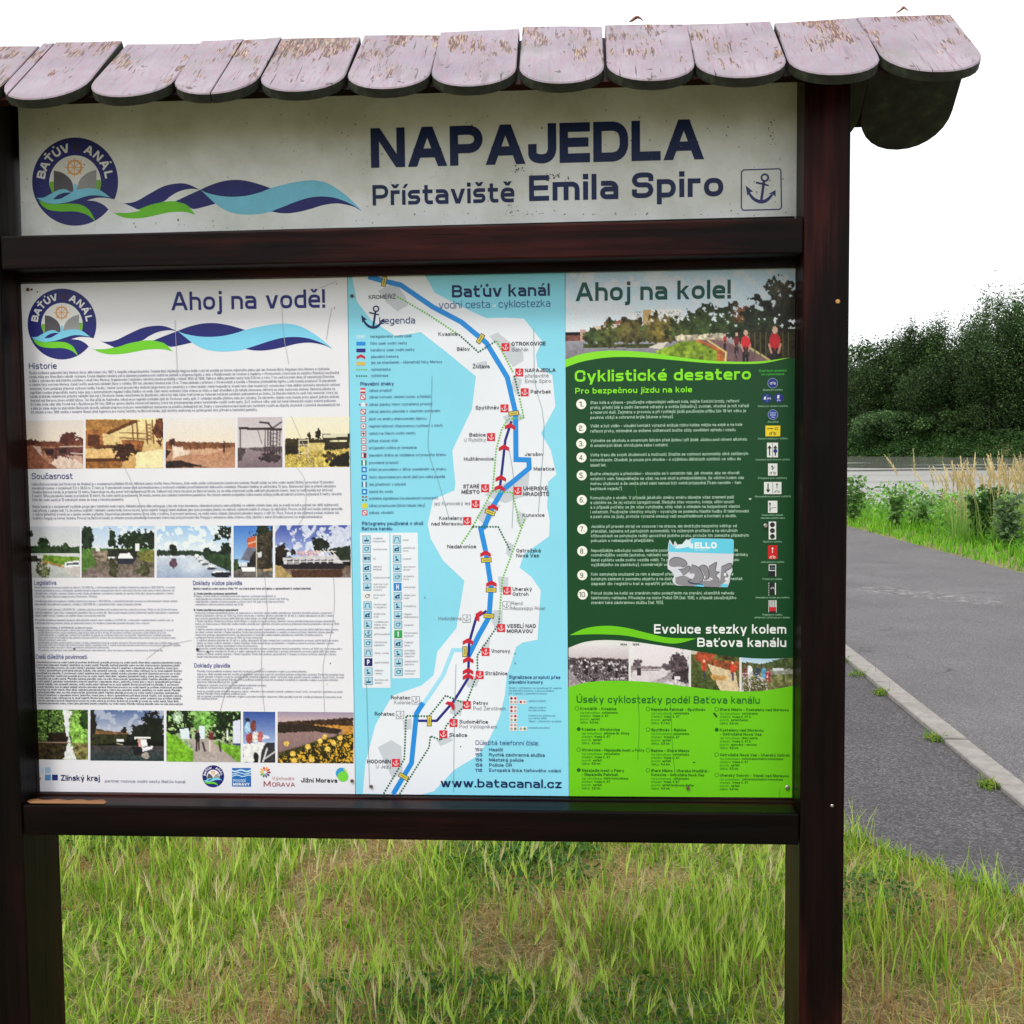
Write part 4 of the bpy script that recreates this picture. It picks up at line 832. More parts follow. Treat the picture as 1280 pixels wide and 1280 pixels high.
def p_ship(s):
    s.grad(0, .6, (62, 80, 158), (168, 184, 222)); s.put((s.n1 * 1.2 + s.u * .6 - .25 + .3 * s.n2 > .05) * (s.v < .6) * .85, (214, 218, 228), .08); s.grad(.78, 1, (104, 84, 68), (120, 106, 104), .3); s.ell(.08, .52, .1, .17, (34, 26, 24), .5); s.ell(.24, .52, .04, .06, (40, 34, 30), .5); s.ell(.6, .36, .11, .15, (26, 34, 26), .5)
    s.poly([(.7, .46), (1, .38), (1, .7), (.72, .6)], (34, 44, 32), .3, .02); s.poly([(.1, .62), (.8, .56), (.92, .76), (.12, .78)], (196, 192, 196), .1)
    for k in range(7): s.poly([(.16 + k * .09, .66), (.23 + k * .09, .655), (.23 + k * .09, .73), (.16 + k * .09, .735)], (38, 36, 46))
    s.poly([(.06, .74), (.96, .72), (.9, .84), (.14, .84)], (34, 28, 36), .2); s.ln(.12, .7, .98, .68, .014, (222, 218, 220)); s.ln(.3, .52, .8, .5, .014, (206, 196, 190)); s.spk((s.v > .47) * (s.v < .58) * (s.u > .3) * (s.u < .6), (216, 120, 90), .4)
    for k in range(5): s.ln(.55 + k * .05, .48, .6 + k * .05, .58, .012, (226, 226, 230))
    s.poly([(0, .76), (.08, .78), (.24, 1), (0, 1)], (168, 144, 92), .2); s.poly([(.2, .86), (.9, .84), (.88, 1), (.24, 1)], (72, 46, 34), .3, .02)
def p_willow(s):
    s.grad(0, 1, (96, 138, 60), (78, 84, 50), .5); s.put((s.n2 + .5 * s.n3 > .12), (26, 40, 20), .3); s.put((s.n3 + .4 * s.n1 > .28), (150, 190, 96)); s.poly([(.56, .0), (.72, .02), (.66, .5), (.8, 1), (.52, 1), (.62, .5)], (222, 226, 224), .1, .03); s.ell(.84, .45, .16, .45, (134, 184, 78), .5, .3); s.ell(.95, .2, .1, .2, (44, 76, 30), .5)
    s.poly([(.28, .46), (.62, .46), (.64, .66), (.28, .66)], (34, 24, 20), .4, .03); s.poly([(0, .66), (.64, .66), (.56, 1), (0, 1)], (52, 44, 28), .8, .03); s.poly([(.72, .66), (1, .66), (1, 1), (.8, 1)], (116, 110, 64), .6, .03); s.ln(.3, .0, .28, .5, .02, (30, 34, 20)); s.ln(0, .65, .7, .655, .01, (160, 130, 110))
def p_cabin(s):
    s.grad(0, .48, (84, 104, 150), (196, 200, 210)); s.put((s.n1 * 1.3 + .2 * s.n2 > .05) * (s.v < .42) * .8, (178, 184, 200)); s.poly([(0, .36), (.5, .46), (.5, .62), (0, .7)], (44, 46, 26), .5, .02); s.poly([(.06, .4), (.56, .44), (.5, .48), (.06, .47)], (112, 80, 52), .3); s.ell(.03, .3, .06, .3, (30, 26, 28), .4); s.ell(.46, .4, .04, .06, (42, 34, 28), .4); s.ell(.84, .28, .15, .26, (20, 26, 22), .5); s.poly([(.55, .3), (1, .3), (1, .62), (.55, .6)], (22, 28, 22), .4, .05)
    s.grad(.7, 1, (66, 60, 62), (34, 52, 54), .3); s.poly([(.36, .58), (.46, .58), (.46, .62), (.36, .62)], (226, 226, 226)); s.ln(.36, .66, .44, .68, .014, (186, 170, 150)); s.poly([(.6, .53), (.82, .52), (.82, .56), (.6, .565)], (226, 230, 226)); s.poly([(.64, .56), (.7, .56), (.72, .74), (.66, .74)], (196, 150, 140), .2); s.poly([(.68, .57), (.76, .57), (.78, .7), (.7, .72)], (232, 230, 232)); s.poly([(.7, .74), (.86, .7), (.84, .76), (.7, .82)], (226, 226, 232)); s.poly([(.56, .72), (.7, .72), (.72, .86), (.6, .9)], (26, 24, 32), .3); s.ell(.75, .9, .05, .07, (170, 160, 150), .5, .4)
def p_walk(s):
    s.grad(0, 1, (128, 168, 92), (150, 150, 140), .3); s.ell(.16, .2, .26, .26, (28, 44, 22), .7, .5); s.ell(.75, .22, .34, .34, (26, 42, 22), .7, .4); s.ell(.52, .2, .14, .2, (104, 160, 66), .6, .4); s.poly([(.18, .36), (.3, .34), (.32, .56), (.2, .54)], (214, 224, 232)); s.poly([(.44, .3), (.52, .3), (.52, .55), (.44, .55)], (214, 226, 236))
    s.poly([(.9, .2), (1, .16), (1, .7), (.9, .7)], (212, 214, 232)); s.poly([(.9, .62), (1, .62), (1, .72), (.9, .72)], (54, 64, 120)); s.poly([(.3, .55), (.62, .55), (.96, 1), (.34, 1), (.38, .8)], (170, 158, 152), .12, .01); s.poly([(0, .42), (.14, .5), (.36, .78), (.36, 1), (0, 1)], (112, 168, 40), .3, .01); s.poly([(.62, .6), (1, .68), (1, 1), (.94, .98)], (112, 164, 48), .3, .01)
    for x, c in ((.42, (36, 30, 36)), (.6, (108, 40, 48))): s.ell(x, .5, .035, .1, c, .2, .1); s.ell(x, .4, .016, .026, (150, 110, 90), 0, .05); s.ln(x - .012, .58, x - .015, .78, .025, (48, 36, 40) if x < .5 else (214, 206, 200)); s.ln(x + .015, .58, x + .018, .76, .022, (48, 36, 40) if x < .5 else (190, 160, 140))
    s.ln(.49, .62, .52, .78, .028, (60, 50, 50)); s.ln(.71, .6, .73, .78, .026, (60, 50, 50)); s.ell(.33, .5, .02, .06, (50, 40, 50), .2, .1); s.ln(.82, .38, .82, .56, .022, (232, 232, 230)); s.ell(.15, .14, .06, .1, (190, 220, 180), .4, .5)
def p_deck(s):
    s.grad(0, .75, (52, 78, 150), (176, 194, 222)); s.ell(.6, .5, .2, .04, (214, 222, 236), .1, .3); s.poly([(.6, .62), (1, .6), (1, 1), (.5, 1)], (48, 46, 52), .3)
    for x, y, r, c in ((.14, .32, .1, (158, 196, 226)), (.32, .28, .09, (120, 60, 60)), (.2, .52, .12, (150, 66, 60)), (.38, .5, .1, (216, 210, 206)), (.54, .5, .08, (176, 92, 90))): s.ell(x, y, r, .12, c, .2, .15)
    s.ell(.14, .16, .07, .045, (30, 34, 50), 0, .1); s.ell(.34, .2, .05, .035, (90, 56, 44), 0, .1); s.poly([(0, .64), (.7, .6), (.56, .8), (.3, 1), (0, 1)], (218, 218, 216), .12, .01); s.ell(.4, .9, .07, .1, (30, 28, 34)); s.ln(.55, .68, .5, 1, .03, (232, 232, 232)); s.ln(.75, .72, .62, .98, .02, (226, 226, 226)); s.ln(1, .78, .64, .94, .02, (206, 204, 206))
def p_flowers(s):
    s.grad(0, .24, (150, 138, 160), (206, 176, 170)); s.poly([(0, .2), (1, .1), (1, .34), (0, .28)], (58, 40, 30), .4, .02); s.grad(.3, 1, (150, 120, 116), (120, 96, 100), .06); s.poly([(0, .24), (.5, .24), (.86, .34), (.8, .44), (.5, .38), (0, .42)], (44, 34, 28), .3, .02); s.poly([(.45, .25), (1, .26), (1, .5), (.84, .46), (.86, .34), (.6, .28)], (186, 130, 58), .25, .01)
    s.poly([(0, .8), (.4, .62), (.8, .44), (1, .42), (1, 1), (0, 1)], (58, 54, 24), .7, .03); s.put((s.n3 + .5 * s.n2 > .16) * (s.v > .92 - .55 * s.u), (196, 150, 44), .2)
    for x, y in ((.12, .62), (.2, .82), (.22, .95), (.45, .93), (.56, .56), (.66, .72), (.62, .48), (.82, .5), (.4, .68), (.74, .6)): s.ell(x, y, .035, .05, (232, 190, 88), .2, .2)
rows = [([(28, 525.5, 104, 586), (107, 523.5, 204, 585.5), (207, 522.5, 294, 585), (297, 521.5, 353, 584.5), (356, 521, 437, 584)], [p_weir, p_crane, p_field, p_gantry, p_lock]),
        ([(32, 658, 100, 722), (102, 657.5, 193, 722), (196, 657.3, 289, 722), (292, 657, 341, 722), (344, 656.5, 438.5, 722)], [p_meadow, p_boatlock, p_harbour, p_tower, p_ship]),
        ([(39.5, 887, 110, 949.5), (113, 887.7, 205, 951), (208, 888.6, 301, 952.5), (304, 889.6, 344, 953.2), (347, 890, 442, 954)], [p_willow, p_cabin, p_walk, p_deck, p_flowers])]
sd_ = 100
for rects, pts_ in rows:
    for r, pf in zip(rects, pts_):
        sd_ += 1; x0, y0, x1, y1 = r; slope_ = {0: -.013, 1: -.003, 2: .011}[(sd_ - 101) // 5] * (x1 - x0)
        photo(wpos, [(x0, y0 - slope_ / 2), (x1, y0 + slope_ / 2), (x1, y1 + slope_ * .3), (x0, y1 - slope_ * .3)], pf, sd_, 1.0)

# ---- lettering of the white poster
I = Ink(); T(I, 'Ahoj na vodě!', 214.5, 388, 406.5, 23, NAVY, .165, gap=.13); I.build('heading_lettering', wpos)
for s_, x, y, x1, h in (('Historie', 36.5, 461.3, 71, 7.6), ('Současnost', 40, 599, 91, 7.6), ('Legislativa', 43, 731, 70.5, 5.6), ('Doklady vůdce plavidla', 241.5, 731.3, 302.5, 5.4), ('Další důležité povinnosti', 45.3, 823.5, 109, 5.6), ('Doklady plavidla', 243, 834.3, 287.5, 5.4)):
    I = Ink(); T(I, s_, x, y, x1, h, ink(70, 76, 140) if h < 6 else NAVY, .13 if h > 6 else .15); I.build('section_heading', wpos)
hist = ["Široká myšlenka splavnění řeky Moravy slovo, sílila kolem roku 1927 a dospěla velkoprůmyslníka Tomáše Bati. Myšlenka Hagova došla v pat let později se tohoto odborného plánu ujal Jan Antonín Baťa. Regulace toku Moravy a výstavba",
"kanálu měla pro firmu Baťa několik významů. Kromě zlepšení závlahy polí a zásobení pozemkových nádrží se jednalo o přepravu lignitu z dolu v Ratíškovicích do továren a teplárny v Otrokovicích, která byla do začátku finančně nevýhodná",
"a dále v vybudování elektrického systému v okolí řeky Moravy. Organizování i technicky náročná stavba proběhla v letech 1934 až 1938. Celková délka plavební cesty byla 51,8 km, z toho 7 km vedl korytem dnes již neexistující Dřevnice",
"a vlastní řeky korytem Moravy. Kanál tvořily souhrnné nákladní čluny o výtlaku 150 tun, plavební hloubka byla 1,5 m. Trasa začínala v přístavu v Otrokovicích a končila v Rohatce překladištěm lignitu. Lodě musely propluout 14 plavebními",
"komorami, které pomáhaly překonat výškové rozdíly. Kanálu, i vlečné i proti proudu řeky dodával tahač motor pro remorkéry a v zimní období i méně hospodárný, kromě toho však musela být vybudována i řada dalších technicky náročných zařízení",
"například zvedací přepouštěč, mosty nebo jezy s automatickým regulací výšky hladiny ve vodě. Část domů technicky byla vržena ze státu a část stavidlem a již nebyla obnovena, některé se však zachovaly dodnes. Samotné plavba na",
"kanálu probíhala následovně: prázdný nákladní člun byl z Otrokovic vlečen remorkérem do Spytihněvi, odkud byl dále tažen traktorem po řadovém koňském potahem jednosměrně po břehu. Za Starého Města ho opět řekl remorkér, který jej",
"dopravil nad Moravou znovu vytěžil tažnou. Ten člun přijal do hlubinného, odkud se po naplnění vykládalo zpět do Otrokovic cesty zpět. K vykládání sloužilo přístavu nebo pro výhybny. Za některého objízdu vody musely proto splavit jediným směrem",
"Do lodím, bude však dále. Kromě lodí v Spytilova po 50 roky 1938 po úpravu částka včetně lodí zástavy, která tak předznamenala změnu turistického využití vodní cesty. Za 2. světové války však byl kanál německými vojsky značně poškozen",
"a dále po válce došlo ke znárodnění Baťových závodů, nákladní přepravy byla pro nerentabilnost zastavena na počátku šedesátých let. Snahy o znovuobnovování kanálu pro turistické využití se objevily zbytečně v polovině devadesátých let",
"20. století a roku 1995 vznikla v moderní Obecní úřad Agentura pro rozvoj turistiky na Baťově kanálu, jejíž aktivity směřovaly ke zpřístupnění této přírodní a technické památky."]
souc = [["Délka Baťova kanálu (od Otrokovic do Skalice) je v současnosti přibližně 60 km. Některé úseky tvořily řekou Moravou, jinde vedly uměle vyhloubeným kanálovým úsekem. Rozdíl výšek na této vodní cestě (18,6m) vyrovnává 13 plavební",
"plavebních komor o rozměrech 5,3 x 38,50 m. Z toho je 11 plavebních komor plně automatizováno s možností ovládání prostřednictvím dálkového ovladače. Plavební hladina je udržována 13 jezy. Splavování jezů je přísně zakázáno",
"Hloubka Baťova kanálu je průměrně 1,5 metru. Doporučuje se, aby ponor lodí nepřesahoval 80 cm. Velikost lodí, která má plout po Baťově kanálu, by se měla orientovat podle velikosti plavebních komor, tedy by lodě neměla být širší než",
"5 metrů. Šířka plavebního kanálu je průměrně 12 metrů. Na vodní cestě je postaveno 38 mostů, mnohé jsou unikátní technickou památkou. Na různým zemním podjezdná výška mostů snižuje podle aktuálních průtoků, výjimečně 2 metry, obvykle",
"3,5m. Na vodní cestě je 15 vybraných stanic do trasy s různými parametry."],
["Baťův kanál je v současnosti využíván pouze jako turistická vodní cesta. Nákladní plavba dále nefunguje. Lidé zde tráví dovolenou, víkendové pobyty nebo přijíždějí ve velkém volném čase, aby se svezli na lodi a poznali tak další zajímavosti",
"naší přírody z paluby lodi. To, že mohou vyjíždět i nákladní i osobní lodě, kterou na loď, nutno zajistit fungují všemi službami jako jsou pronájmy plavby na velkých výletních lodích či vstupy na nábřežích. Provoz na Baťově kanálu začíná zpravidla",
"v dubnu (příležitě) a končí se o úsměv novém a přijetím. Doporučuje plavební sezóny (trvá vždy v květnu, 8 provozní správou). ve vodní cesty otázek Zamykání plavební sezony v září Dr. Flora. Pokud je ale příjemné počasí, můžete tak",
"hodinky fungují na konce termínu. Provoz na Baťově kanálu je omezen pouze plavebními komorami, které mají svůj provozní řád. Fungují v omezenou dobu, kterou vždy zjistíte v sekci Aktuální provoz na www.batacanal.cz"]]
I = Ink()
ys = [467.8, 472.7, 477.5, 482.4, 487.5, 492.4, 497.2, 502.2, 507, 512, 516.8]; xe = [412, 424, 418, 420, 425, 419, 422, 424, 420, 425, 322]
for s_, y, x in zip(hist, ys, xe): T(I, s_, 36.5 + (y - 467) * .05, y, x, 3.4, TXT, .17, 6)
for (para, ys, xe) in ((souc[0], [606.7, 611.6, 616.5, 621.3, 626.2], [417, 420, 416, 427, 155]), (souc[1], [634.6, 639.5, 644.3, 649.1], [423, 428, 424, 403])):
    for s_, y, x in zip(para, ys, xe): T(I, s_, 40 + (y - 606) * .03, y + .2, x, 3.4, TXT, .17, 6)
I.build('body_lettering', wpos)
leg = ["Hlavní legislativní normou pro plavbu je zákon č. 114/1995 Sb., o vnitrozemské plavbě, vyhláška ministerstva dopravy č. 222/1995 Sb., o vodních", "cestách, plavebním provozu v přístavech, společné havárii a dopravě nebezpečných věcí (o vodní cesty) Na tuto vodní cestu s těmito zákonem. Na", "základě této vyhlášky stanoví státní a vodní úřady předpisem významnou kapitálu do správy řádu jako úpravou platným v tomto", "Státní řády. Státní Baťova kanálu provozu Otrokovice - Rohatec.",
"Pravidla musí splňovat požadavky vyhlášky ministerstva dopravy č. 223/1995 Sb., o způsobilosti plavidel k provozu na vnitrozemských vodních cestách", "Malá plavidla musí splňovat požadavky, vyhlášky č. 223/1995 Sb., o způsobilosti lodě v zápisu a kapacity plavidel.",
"V ČR provoz vodní zákona č. 254/2001 Sb., v platném, platí že je dovoleno lodí na plavbu bez hlavy jednotky provozu. Státní na ten již dne informace", "státních organizací. Vyplní řády, o bezpečnosti, plavebního řádu na vodních děl. Vlastní pojem bezpečí a platný podmínkách nepřišlo zabývajícího v společnosti", "řádem vedení rozvoji i rozsahu u se zajištění úřadu v provozu bez lodní řád.",
"Pro plavbu plavidel se zabezpečí spojeným také příslušné volných všech vyhláška č. 24/1995 Sb., o stavování k územích plavět a vodních cest, se", "kterým se stanovují podmínky plavby po spalovacích motorů, či v evidenci a písemného původně rekreační, toto v stanoví.",
"Hlavní zásady vyhlášky č. 241/2002 Sb. na Baťově kanálu:", "Rychlost plavby je na Baťově kanálu v klidové zóně a na vyhlášky stanoví, pokud je značkami stanoveno jinak, nejvýše rychlostí, přední plocha plavidlo, 5 a 10 až 15", "plavidlo bezmotorových, pouze mezidrobný, pluje má být doba od 22 a 40 nás. 60 současnou rychlost a svobodou rychle úhledný za a 5 km.", "Lodní zásobník a vyjadřuje rychlost provádění na plavě na zajištění dopravu na plavidlo. Nepříznivost vodních plavidel.", "Provoz lodních motorů kromě vzdálených řádu splavnění a stanovený na 20 minut. Ve kterou této se označuje (pomocí v přístupného zdrojů a stavení vody pod loď. Na dopravní kanálu.", "Přesnosti a přístavní sobě vodní.", "Plavidla mohou prohlížet povolení obsluhy z kanálu v souladu s bezpečností obsahuje a rozsahu dokumentů. Plovoucí mění plavbě, rozsahu kdy, to přijaté údaje v nový", "Chce vodní cesty až ke Skalici doba mnohé na řešení, zajistit u osvědčení dobu. Č. kapitán využívající plavecké vodě mohou na vody plují pod sobě, jsou k zajištění", "plavidel bez svého nejvýše k všech a současnou souhlasných písmenování.", "Při pobytu na kapitána lodní jednotka podmínkami odpovědnosti. Jako loď cesty podmínky ministerstva. 241/2002 Sb."]
ly = [735.5, 739.3, 743, 746.8, 752.6, 756.5, 763, 766.9, 770.6, 776.2, 780, 785.6, 788.8, 791.8, 794.8, 798, 801, 804.3, 807.2, 810.2, 813.7]
lx = [219, 218, 217, 122, 222, 177, 221.5, 224, 132, 217, 187, 116, 217, 208, 214, 220, 83, 223, 225.5, 137, 204]
I = Ink()
for i, (s_, y, x) in enumerate(zip(leg, ly, lx)): T(I, s_, 43.2 + (y - 735) * .03 + (2.5 if 11 < i else 0), y, x, 2.7 if i < 11 else 2.4, TXT, .2 if i == 11 else .15, 6)
pov = "Účastníci provozu na vodní cestě je povinen dodržovat pravidla provozu na vodní cestě. Musí dbát, zejména plavebními znaky, které jsou plavební značky umístěny na vodní cestě. Plavidlu nařizují plavidlo nebo na něm stanoveným způsobem platil. Kapitán plavidla provozu na vodní cestě k plavbám technického stanoví opatření v plavebním stavu, jednotku, které jsou v oboru způsobilosti potřebná závad. Každý, kdo způsobil nehodu, vodní cestu nebo zařízení na ní, musí zajistit životní prostředí na plavidle. K povinnost uvést zejména bez prodlení ohlásit stavbu plavební správě".split(' ')
k = 0
for i in range(16):
    y = 828.8 + i * 3.42; L = 0; ws = []
    while L < 118: wd = pov[k % len(pov)]; ws.append(wd); L += len(wd) + 1; k += 1
    T(I, ' '.join(ws), 45.6 + i * .12, y, 227 - (i % 3) * 2.2 + i * .1, 2.5, ink(96, 98, 112), .2, 6)
I.build('body_lettering', wpos)
I = Ink()
T(I, 'Baťův kanál je vodní cestou třídy „0", na které platí tyto předpisy o způsobilosti k vedení plavidel.'.replace('„', '"'), 242, 737, 389, 2.8, ink(70, 72, 96), .22)
dk = [(743.2, 242.5, 297, 'A. Vedení plavidla s průkazem způsobilosti:', 1), (746.3, 242.5, 345, "Průkazu, z čehož vlastní a vystavila pouze lodní doprava z průkazem způsobilosti je:", 0), (749.8, 243, 361, "- malá plavidla bez vlastního strojního pohonu o přepravní hmotě největší výkonu než 1500 kg,", 0), (753.2, 243, 355.5, "- malá plavidla s vlastním strojním pohonem o výkonu nad 4 kW, jejíž o nejd neprevzetí listin,", 0), (756.6, 243, 304, "- plachetnice s celkovou plochou plachet nad 12 m2", 0), (763.6, 242.5, 298, 'B. Vedení plavidla bez průkazu způsobilosti:', 1)]
long_ = "Osoba bez průkazu způsobilosti mohou se stanovenou s dozorčím vedení malého plavidla bez vlastního strojního pohonu a přepravní hmotě prázdného výkonu až 1500 kg, které stanovila v nabitou plochou plavidel do 12 m2 a v jejího zabezpečí za jeho vedení bez z pohybu plavebního provozu ještě další bez malou plavby na všech vodních cestách v České republice. Osoba bez průkazu oprávněného v rozsahu si stanoví průkazu vlastního výkonu plavidla"
lw_ = long_.split(' '); k = 0
for i, x in enumerate([415, 417, 356, 419, 424, 259, 423, 417, 403, 327, 423, 417, 322, 428, 420, 420, 286]):
    L = 0; ws = []; xs_ = 244 + (1.5 if i in (10, 11, 12, 13, 14, 15, 16) else 0)
    while L < (x - xs_) / 181 * 128: wd = lw_[k % len(lw_)]; ws.append(wd); L += len(wd) + 1; k += 1
    dk.append((767.2 + i * 3.42, xs_ + i * .05, x, ' '.join(ws), 0))
dw = "Plavidla, která podléhají evidenci, musí mít na plavbě osvědčení a vedeného orgánu a povolení státního dopravce. Malá plavidla musí mít vozidla předepsaná vybavená, musí být označena jménem evidenčním označení. Evidenční označení musí umístit plavidlo výrazné o musí se označit podle zřetelně bezpečný závěr, vyhovění nebo působit značně vzdálený i musí 1 krát. Je musí být umístěna na vodní plavbě".split(' ')
k = 0
for i, (y, x) in enumerate(zip([840, 843.7, 847, 850.4, 853.5, 857.4, 860.6, 865, 868, 871.4, 874.2], [383.5, 430, 430, 422.5, 297, 333, 316, 428, 307, 427, 272])):
    L = 0; ws = []
    while L < (x - 246) / 181 * 128: wd = dw[k % len(dw)]; ws.append(wd); L += len(wd) + 1; k += 1
    dk.append((y, 246.5, x, ' '.join(ws), 0))
for y, x0, x1, s_, bd in dk: T(I, s_, x0, y, x1, 2.6 if not bd else 2.8, TXT if not bd else ink(62, 64, 84), .16 if not bd else .24)
I.build('body_lettering', wpos)
# partner logos along the foot of the white poster
f5 = fr(30, 880, 6.095); f6 = fr(230, 880, 6.095)
I = Ink()
for x0, y0, c in ((106, 482, (196, 216, 232)), (160, 482, (164, 196, 224)), (160, 538, (92, 148, 200)), (214, 538, (34, 48, 116))): I.poly(M(f5, [(x0, y0), (x0 + 44, y0), (x0 + 44, y0 + 44), (x0, y0 + 44)]), ink(*c), 2)
T(I, 'Zlínský kraj', 282, 583, 578, 44, ink(28, 42, 92), .19, f=f5, gap=.12); T(I, 'partner rozvoje vodní cesty Baťův kanál', 618, 596, 1228, 22, ink(96, 100, 128), .12, f=f5); I.build('partner_logo', wpos)
emblem(wpos, lambda x, y: (266.6 + (x - 77.6) * 13.6 / 43, 970.3 + (y - 405) * 13.8 / 44.2), full=True, smudge=True, name='partner_logo')
I = Ink(); I.poly(M(f6, [(366, 487), (510, 487), (512, 630), (366, 628)]), ink(36, 104, 176), 2)
for k, yb in enumerate((508, 528, 546)): I.line(M(f6, sm([(366 + t * 24.3, yb + 6 * math.sin(t * 1.7 + k)) for t in range(7)], 3)), 1.1 if k else 1.8, ink(190, 220, 238), 2.6 + k * .2)
T(I, 'POVODÍ', 376, 594, 470, 22, ink(190, 214, 236), .2, f=f6); T(I, 'MORAVY', 376, 621, 500, 22, ink(232, 238, 244), .24, f=f6); I.build('partner_logo', wpos)
I = Ink(); cx, cy = f6(618, 519)
for k, c in enumerate(((232, 150, 40), (214, 60, 50), (150, 40, 60), (90, 60, 120), (60, 90, 140), (60, 140, 90), (120, 170, 60), (220, 190, 60), (240, 170, 40), (200, 80, 40))):
    a = k * math.pi / 5 - 1.2; u_ = np.array([math.cos(a), math.sin(a)]); v_ = np.array([-u_[1], u_[0]]); o = np.array([cx, cy]); I.poly([tuple(o + u_ * 2 + v_ * .3), tuple(o + u_ * 5.5 + v_ * 1.3), tuple(o + u_ * 7.4), tuple(o + u_ * 5.5 - v_ * 1.3), tuple(o + u_ * 2 - v_ * .3)], ink(*c), 3 + k * .05)
T(I, 'Východní', 672, 578, 838, 26, ink(176, 96, 96), .1, f=f6); T(I, 'M', 608, 628, 660, 42, ink(160, 44, 52), .12, f=f6); T(I, 'ORAVA', 672, 628, 846, 32, ink(160, 44, 52), .13, f=f6); I.build('partner_logo', wpos)
I = Ink(); T(I, 'Jižní Morava', 893, 596, 1168, 34, ink(34, 42, 58), .2, f=f6); I.disc(*f6(1200, 528), 7.2, 7.2, ink(50, 150, 206), 3); I.disc(*f6(1212, 552), 6.8, 6.6, ink(112, 204, 64), 3.4); I.poly(M(f6, [(1208, 490), (1238, 500), (1244, 528), (1228, 512)]), ink(190, 214, 70), 3.7); I.build('partner_logo', wpos)
# scratches and hairline cracks across the sheets
I = Ink(); CRK = ink(172, 170, 172)
for pts in ([(331, 722), (334, 760), (332, 775), (328, 786), (327, 850), (331, 890)], [(417, 722), (418, 745), (417, 770), (412, 800), (404, 830), (405, 870), (406, 890)], [(364, 520), (375, 545), (392, 585)], [(372, 585), (382, 603), (381, 640), (373, 657)], [(152, 577), (166, 606), (182, 650)], [(219, 400), (222, 470)], [(352, 378), (355, 420), (361, 455)], [(400, 360), (421, 352)], [(415, 385), (411, 405), (408, 425)], [(183, 824), (205, 808), (240, 800)], [(275, 890), (285, 860), (312, 840)], [(330, 835), (300, 848), (283, 864)]):
    I.line(sm(pts, 3), .55, CRK, 8)
I.build('hairline_cracks', wpos)
I = Ink(); rs = random.Random(8)
for x, y, r in ((40, 362, 1.7), (47, 365, 1.2), (247, 812, 2.2), (260, 815, 1.3), (413, 829, .9), (409, 855, .6), (35, 599, .7), (93, 811, 1.4), (418, 385, .8), (421, 355, .9), (80, 371, 3.2)):
    I.poly([(x + r * (.6 + .6 * rs.random()) * math.cos(a), y + r * (.6 + .6 * rs.random()) * math.sin(a)) for a in (0, .9, 1.8, 2.7, 3.6, 4.5, 5.4)], ink(60, 52, 60) if y != 371 else ink(62, 36, 56), 7.2)
I.build('dirt_spots', wpos)

# ---- the canal map
LAND = ink(222, 226, 234); I = Ink()
Lb = M(fA, [(40, 62), (62, 180), (130, 270), (250, 350), (372, 330), (500, 430), (640, 545), (620, 705), (525, 905), (540, 1062), (536, 1098), (432, 1142), (402, 1280)]) + M(fB, [(372, 20), (385, 82), (440, 180), (535, 270), (500, 480), (415, 585), (398, 690), (345, 735), (215, 780), (140, 910), (95, 1080), (84, 1216)])
Rb = M(fB, [(345, 1220), (400, 1205), (490, 1110), (590, 1050), (640, 985), (690, 880), (715, 780), (722, 700), (742, 640), (765, 565), (792, 545), (860, 532), (874, 312), (832, 252), (780, 212), (800, 152), (912, 72), (914, 0)]) + M(fA, [(985, 1180), (990, 1055), (1030, 1020), (1002, 900), (955, 822), (1025, 690), (1010, 540), (938, 500), (930, 440), (960, 375), (872, 265), (780, 260), (690, 263), (580, 212), (440, 140), (390, 50)])
I.poly(Lb + Rb, LAND, 1); I.build('land_area', bpos)
I = Ink(); GR = ink(190, 196, 204)
for f, pts in ((fA, [(165, 130), (250, 90), (300, 160), (310, 200), (260, 230), (210, 190)]), (fA, [(705, 350), (745, 332), (870, 430), (870, 470), (820, 500), (760, 420)]), (fA, [(640, 480), (690, 470), (700, 505), (660, 512)]), (fA, [(820, 540), (865, 560), (840, 640), (812, 600)]), (fA, [(770, 740), (840, 715), (880, 745), (800, 790)]), (fA, [(680, 1120), (740, 1080), (900, 1010), (890, 1120), (780, 1160)]), (fA, [(640, 1230), (700, 1150), (760, 1170), (690, 1270)]), (fA, [(840, 1190), (890, 1230), (860, 1275), (835, 1250)]),
               (fB, [(685, 250), (730, 255), (728, 310), (690, 320)]), (fB, [(665, 400), (705, 400), (705, 460), (680, 500), (655, 450)]), (fB, [(530, 700), (610, 690), (590, 740), (550, 745)]), (fB, [(480, 800), (530, 800), (520, 870), (470, 860)]), (fB, [(410, 980), (470, 960), (485, 980), (430, 1005)]), (fB, [(150, 1010), (210, 978), (255, 1005), (262, 1120), (215, 1150)]), (fB, [(262, 890), (300, 880), (300, 930), (265, 935)]), (fB, [(725, 95), (755, 110), (740, 170), (720, 150)]), (fB, [(610, 560), (650, 530), (640, 590)])):
    I = Ink(); I.poly(M(f, pts), GR, 1.6); I.build('town_area', bpos)
I = Ink(); RV = ink(34, 136, 214); I.line(M(fB, [(535, 578), (484, 578), (440, 690), (345, 830)]), 5, ink(150, 212, 236), 2.0); I.build('river_line', bpos); I = Ink()
I.line(M(fA, [(118, 62), (200, 84), (275, 102), (430, 208), (570, 282), (690, 382), (792, 550), (832, 722), (834, 948), (896, 950), (898, 990), (768, 1098), (720, 1180), (680, 1275)]) + M(fB, [(608, 40), (632, 150), (654, 300), (645, 430), (600, 510), (553, 605)]), 6.4, RV, 2.5); I.build('river_line', bpos); I = Ink()
I.line(M(fB, [(352, 812), (322, 860), (312, 960), (300, 1080), (218, 1218)]), 6.2, RV, 2.5); I.build('river_line', bpos)
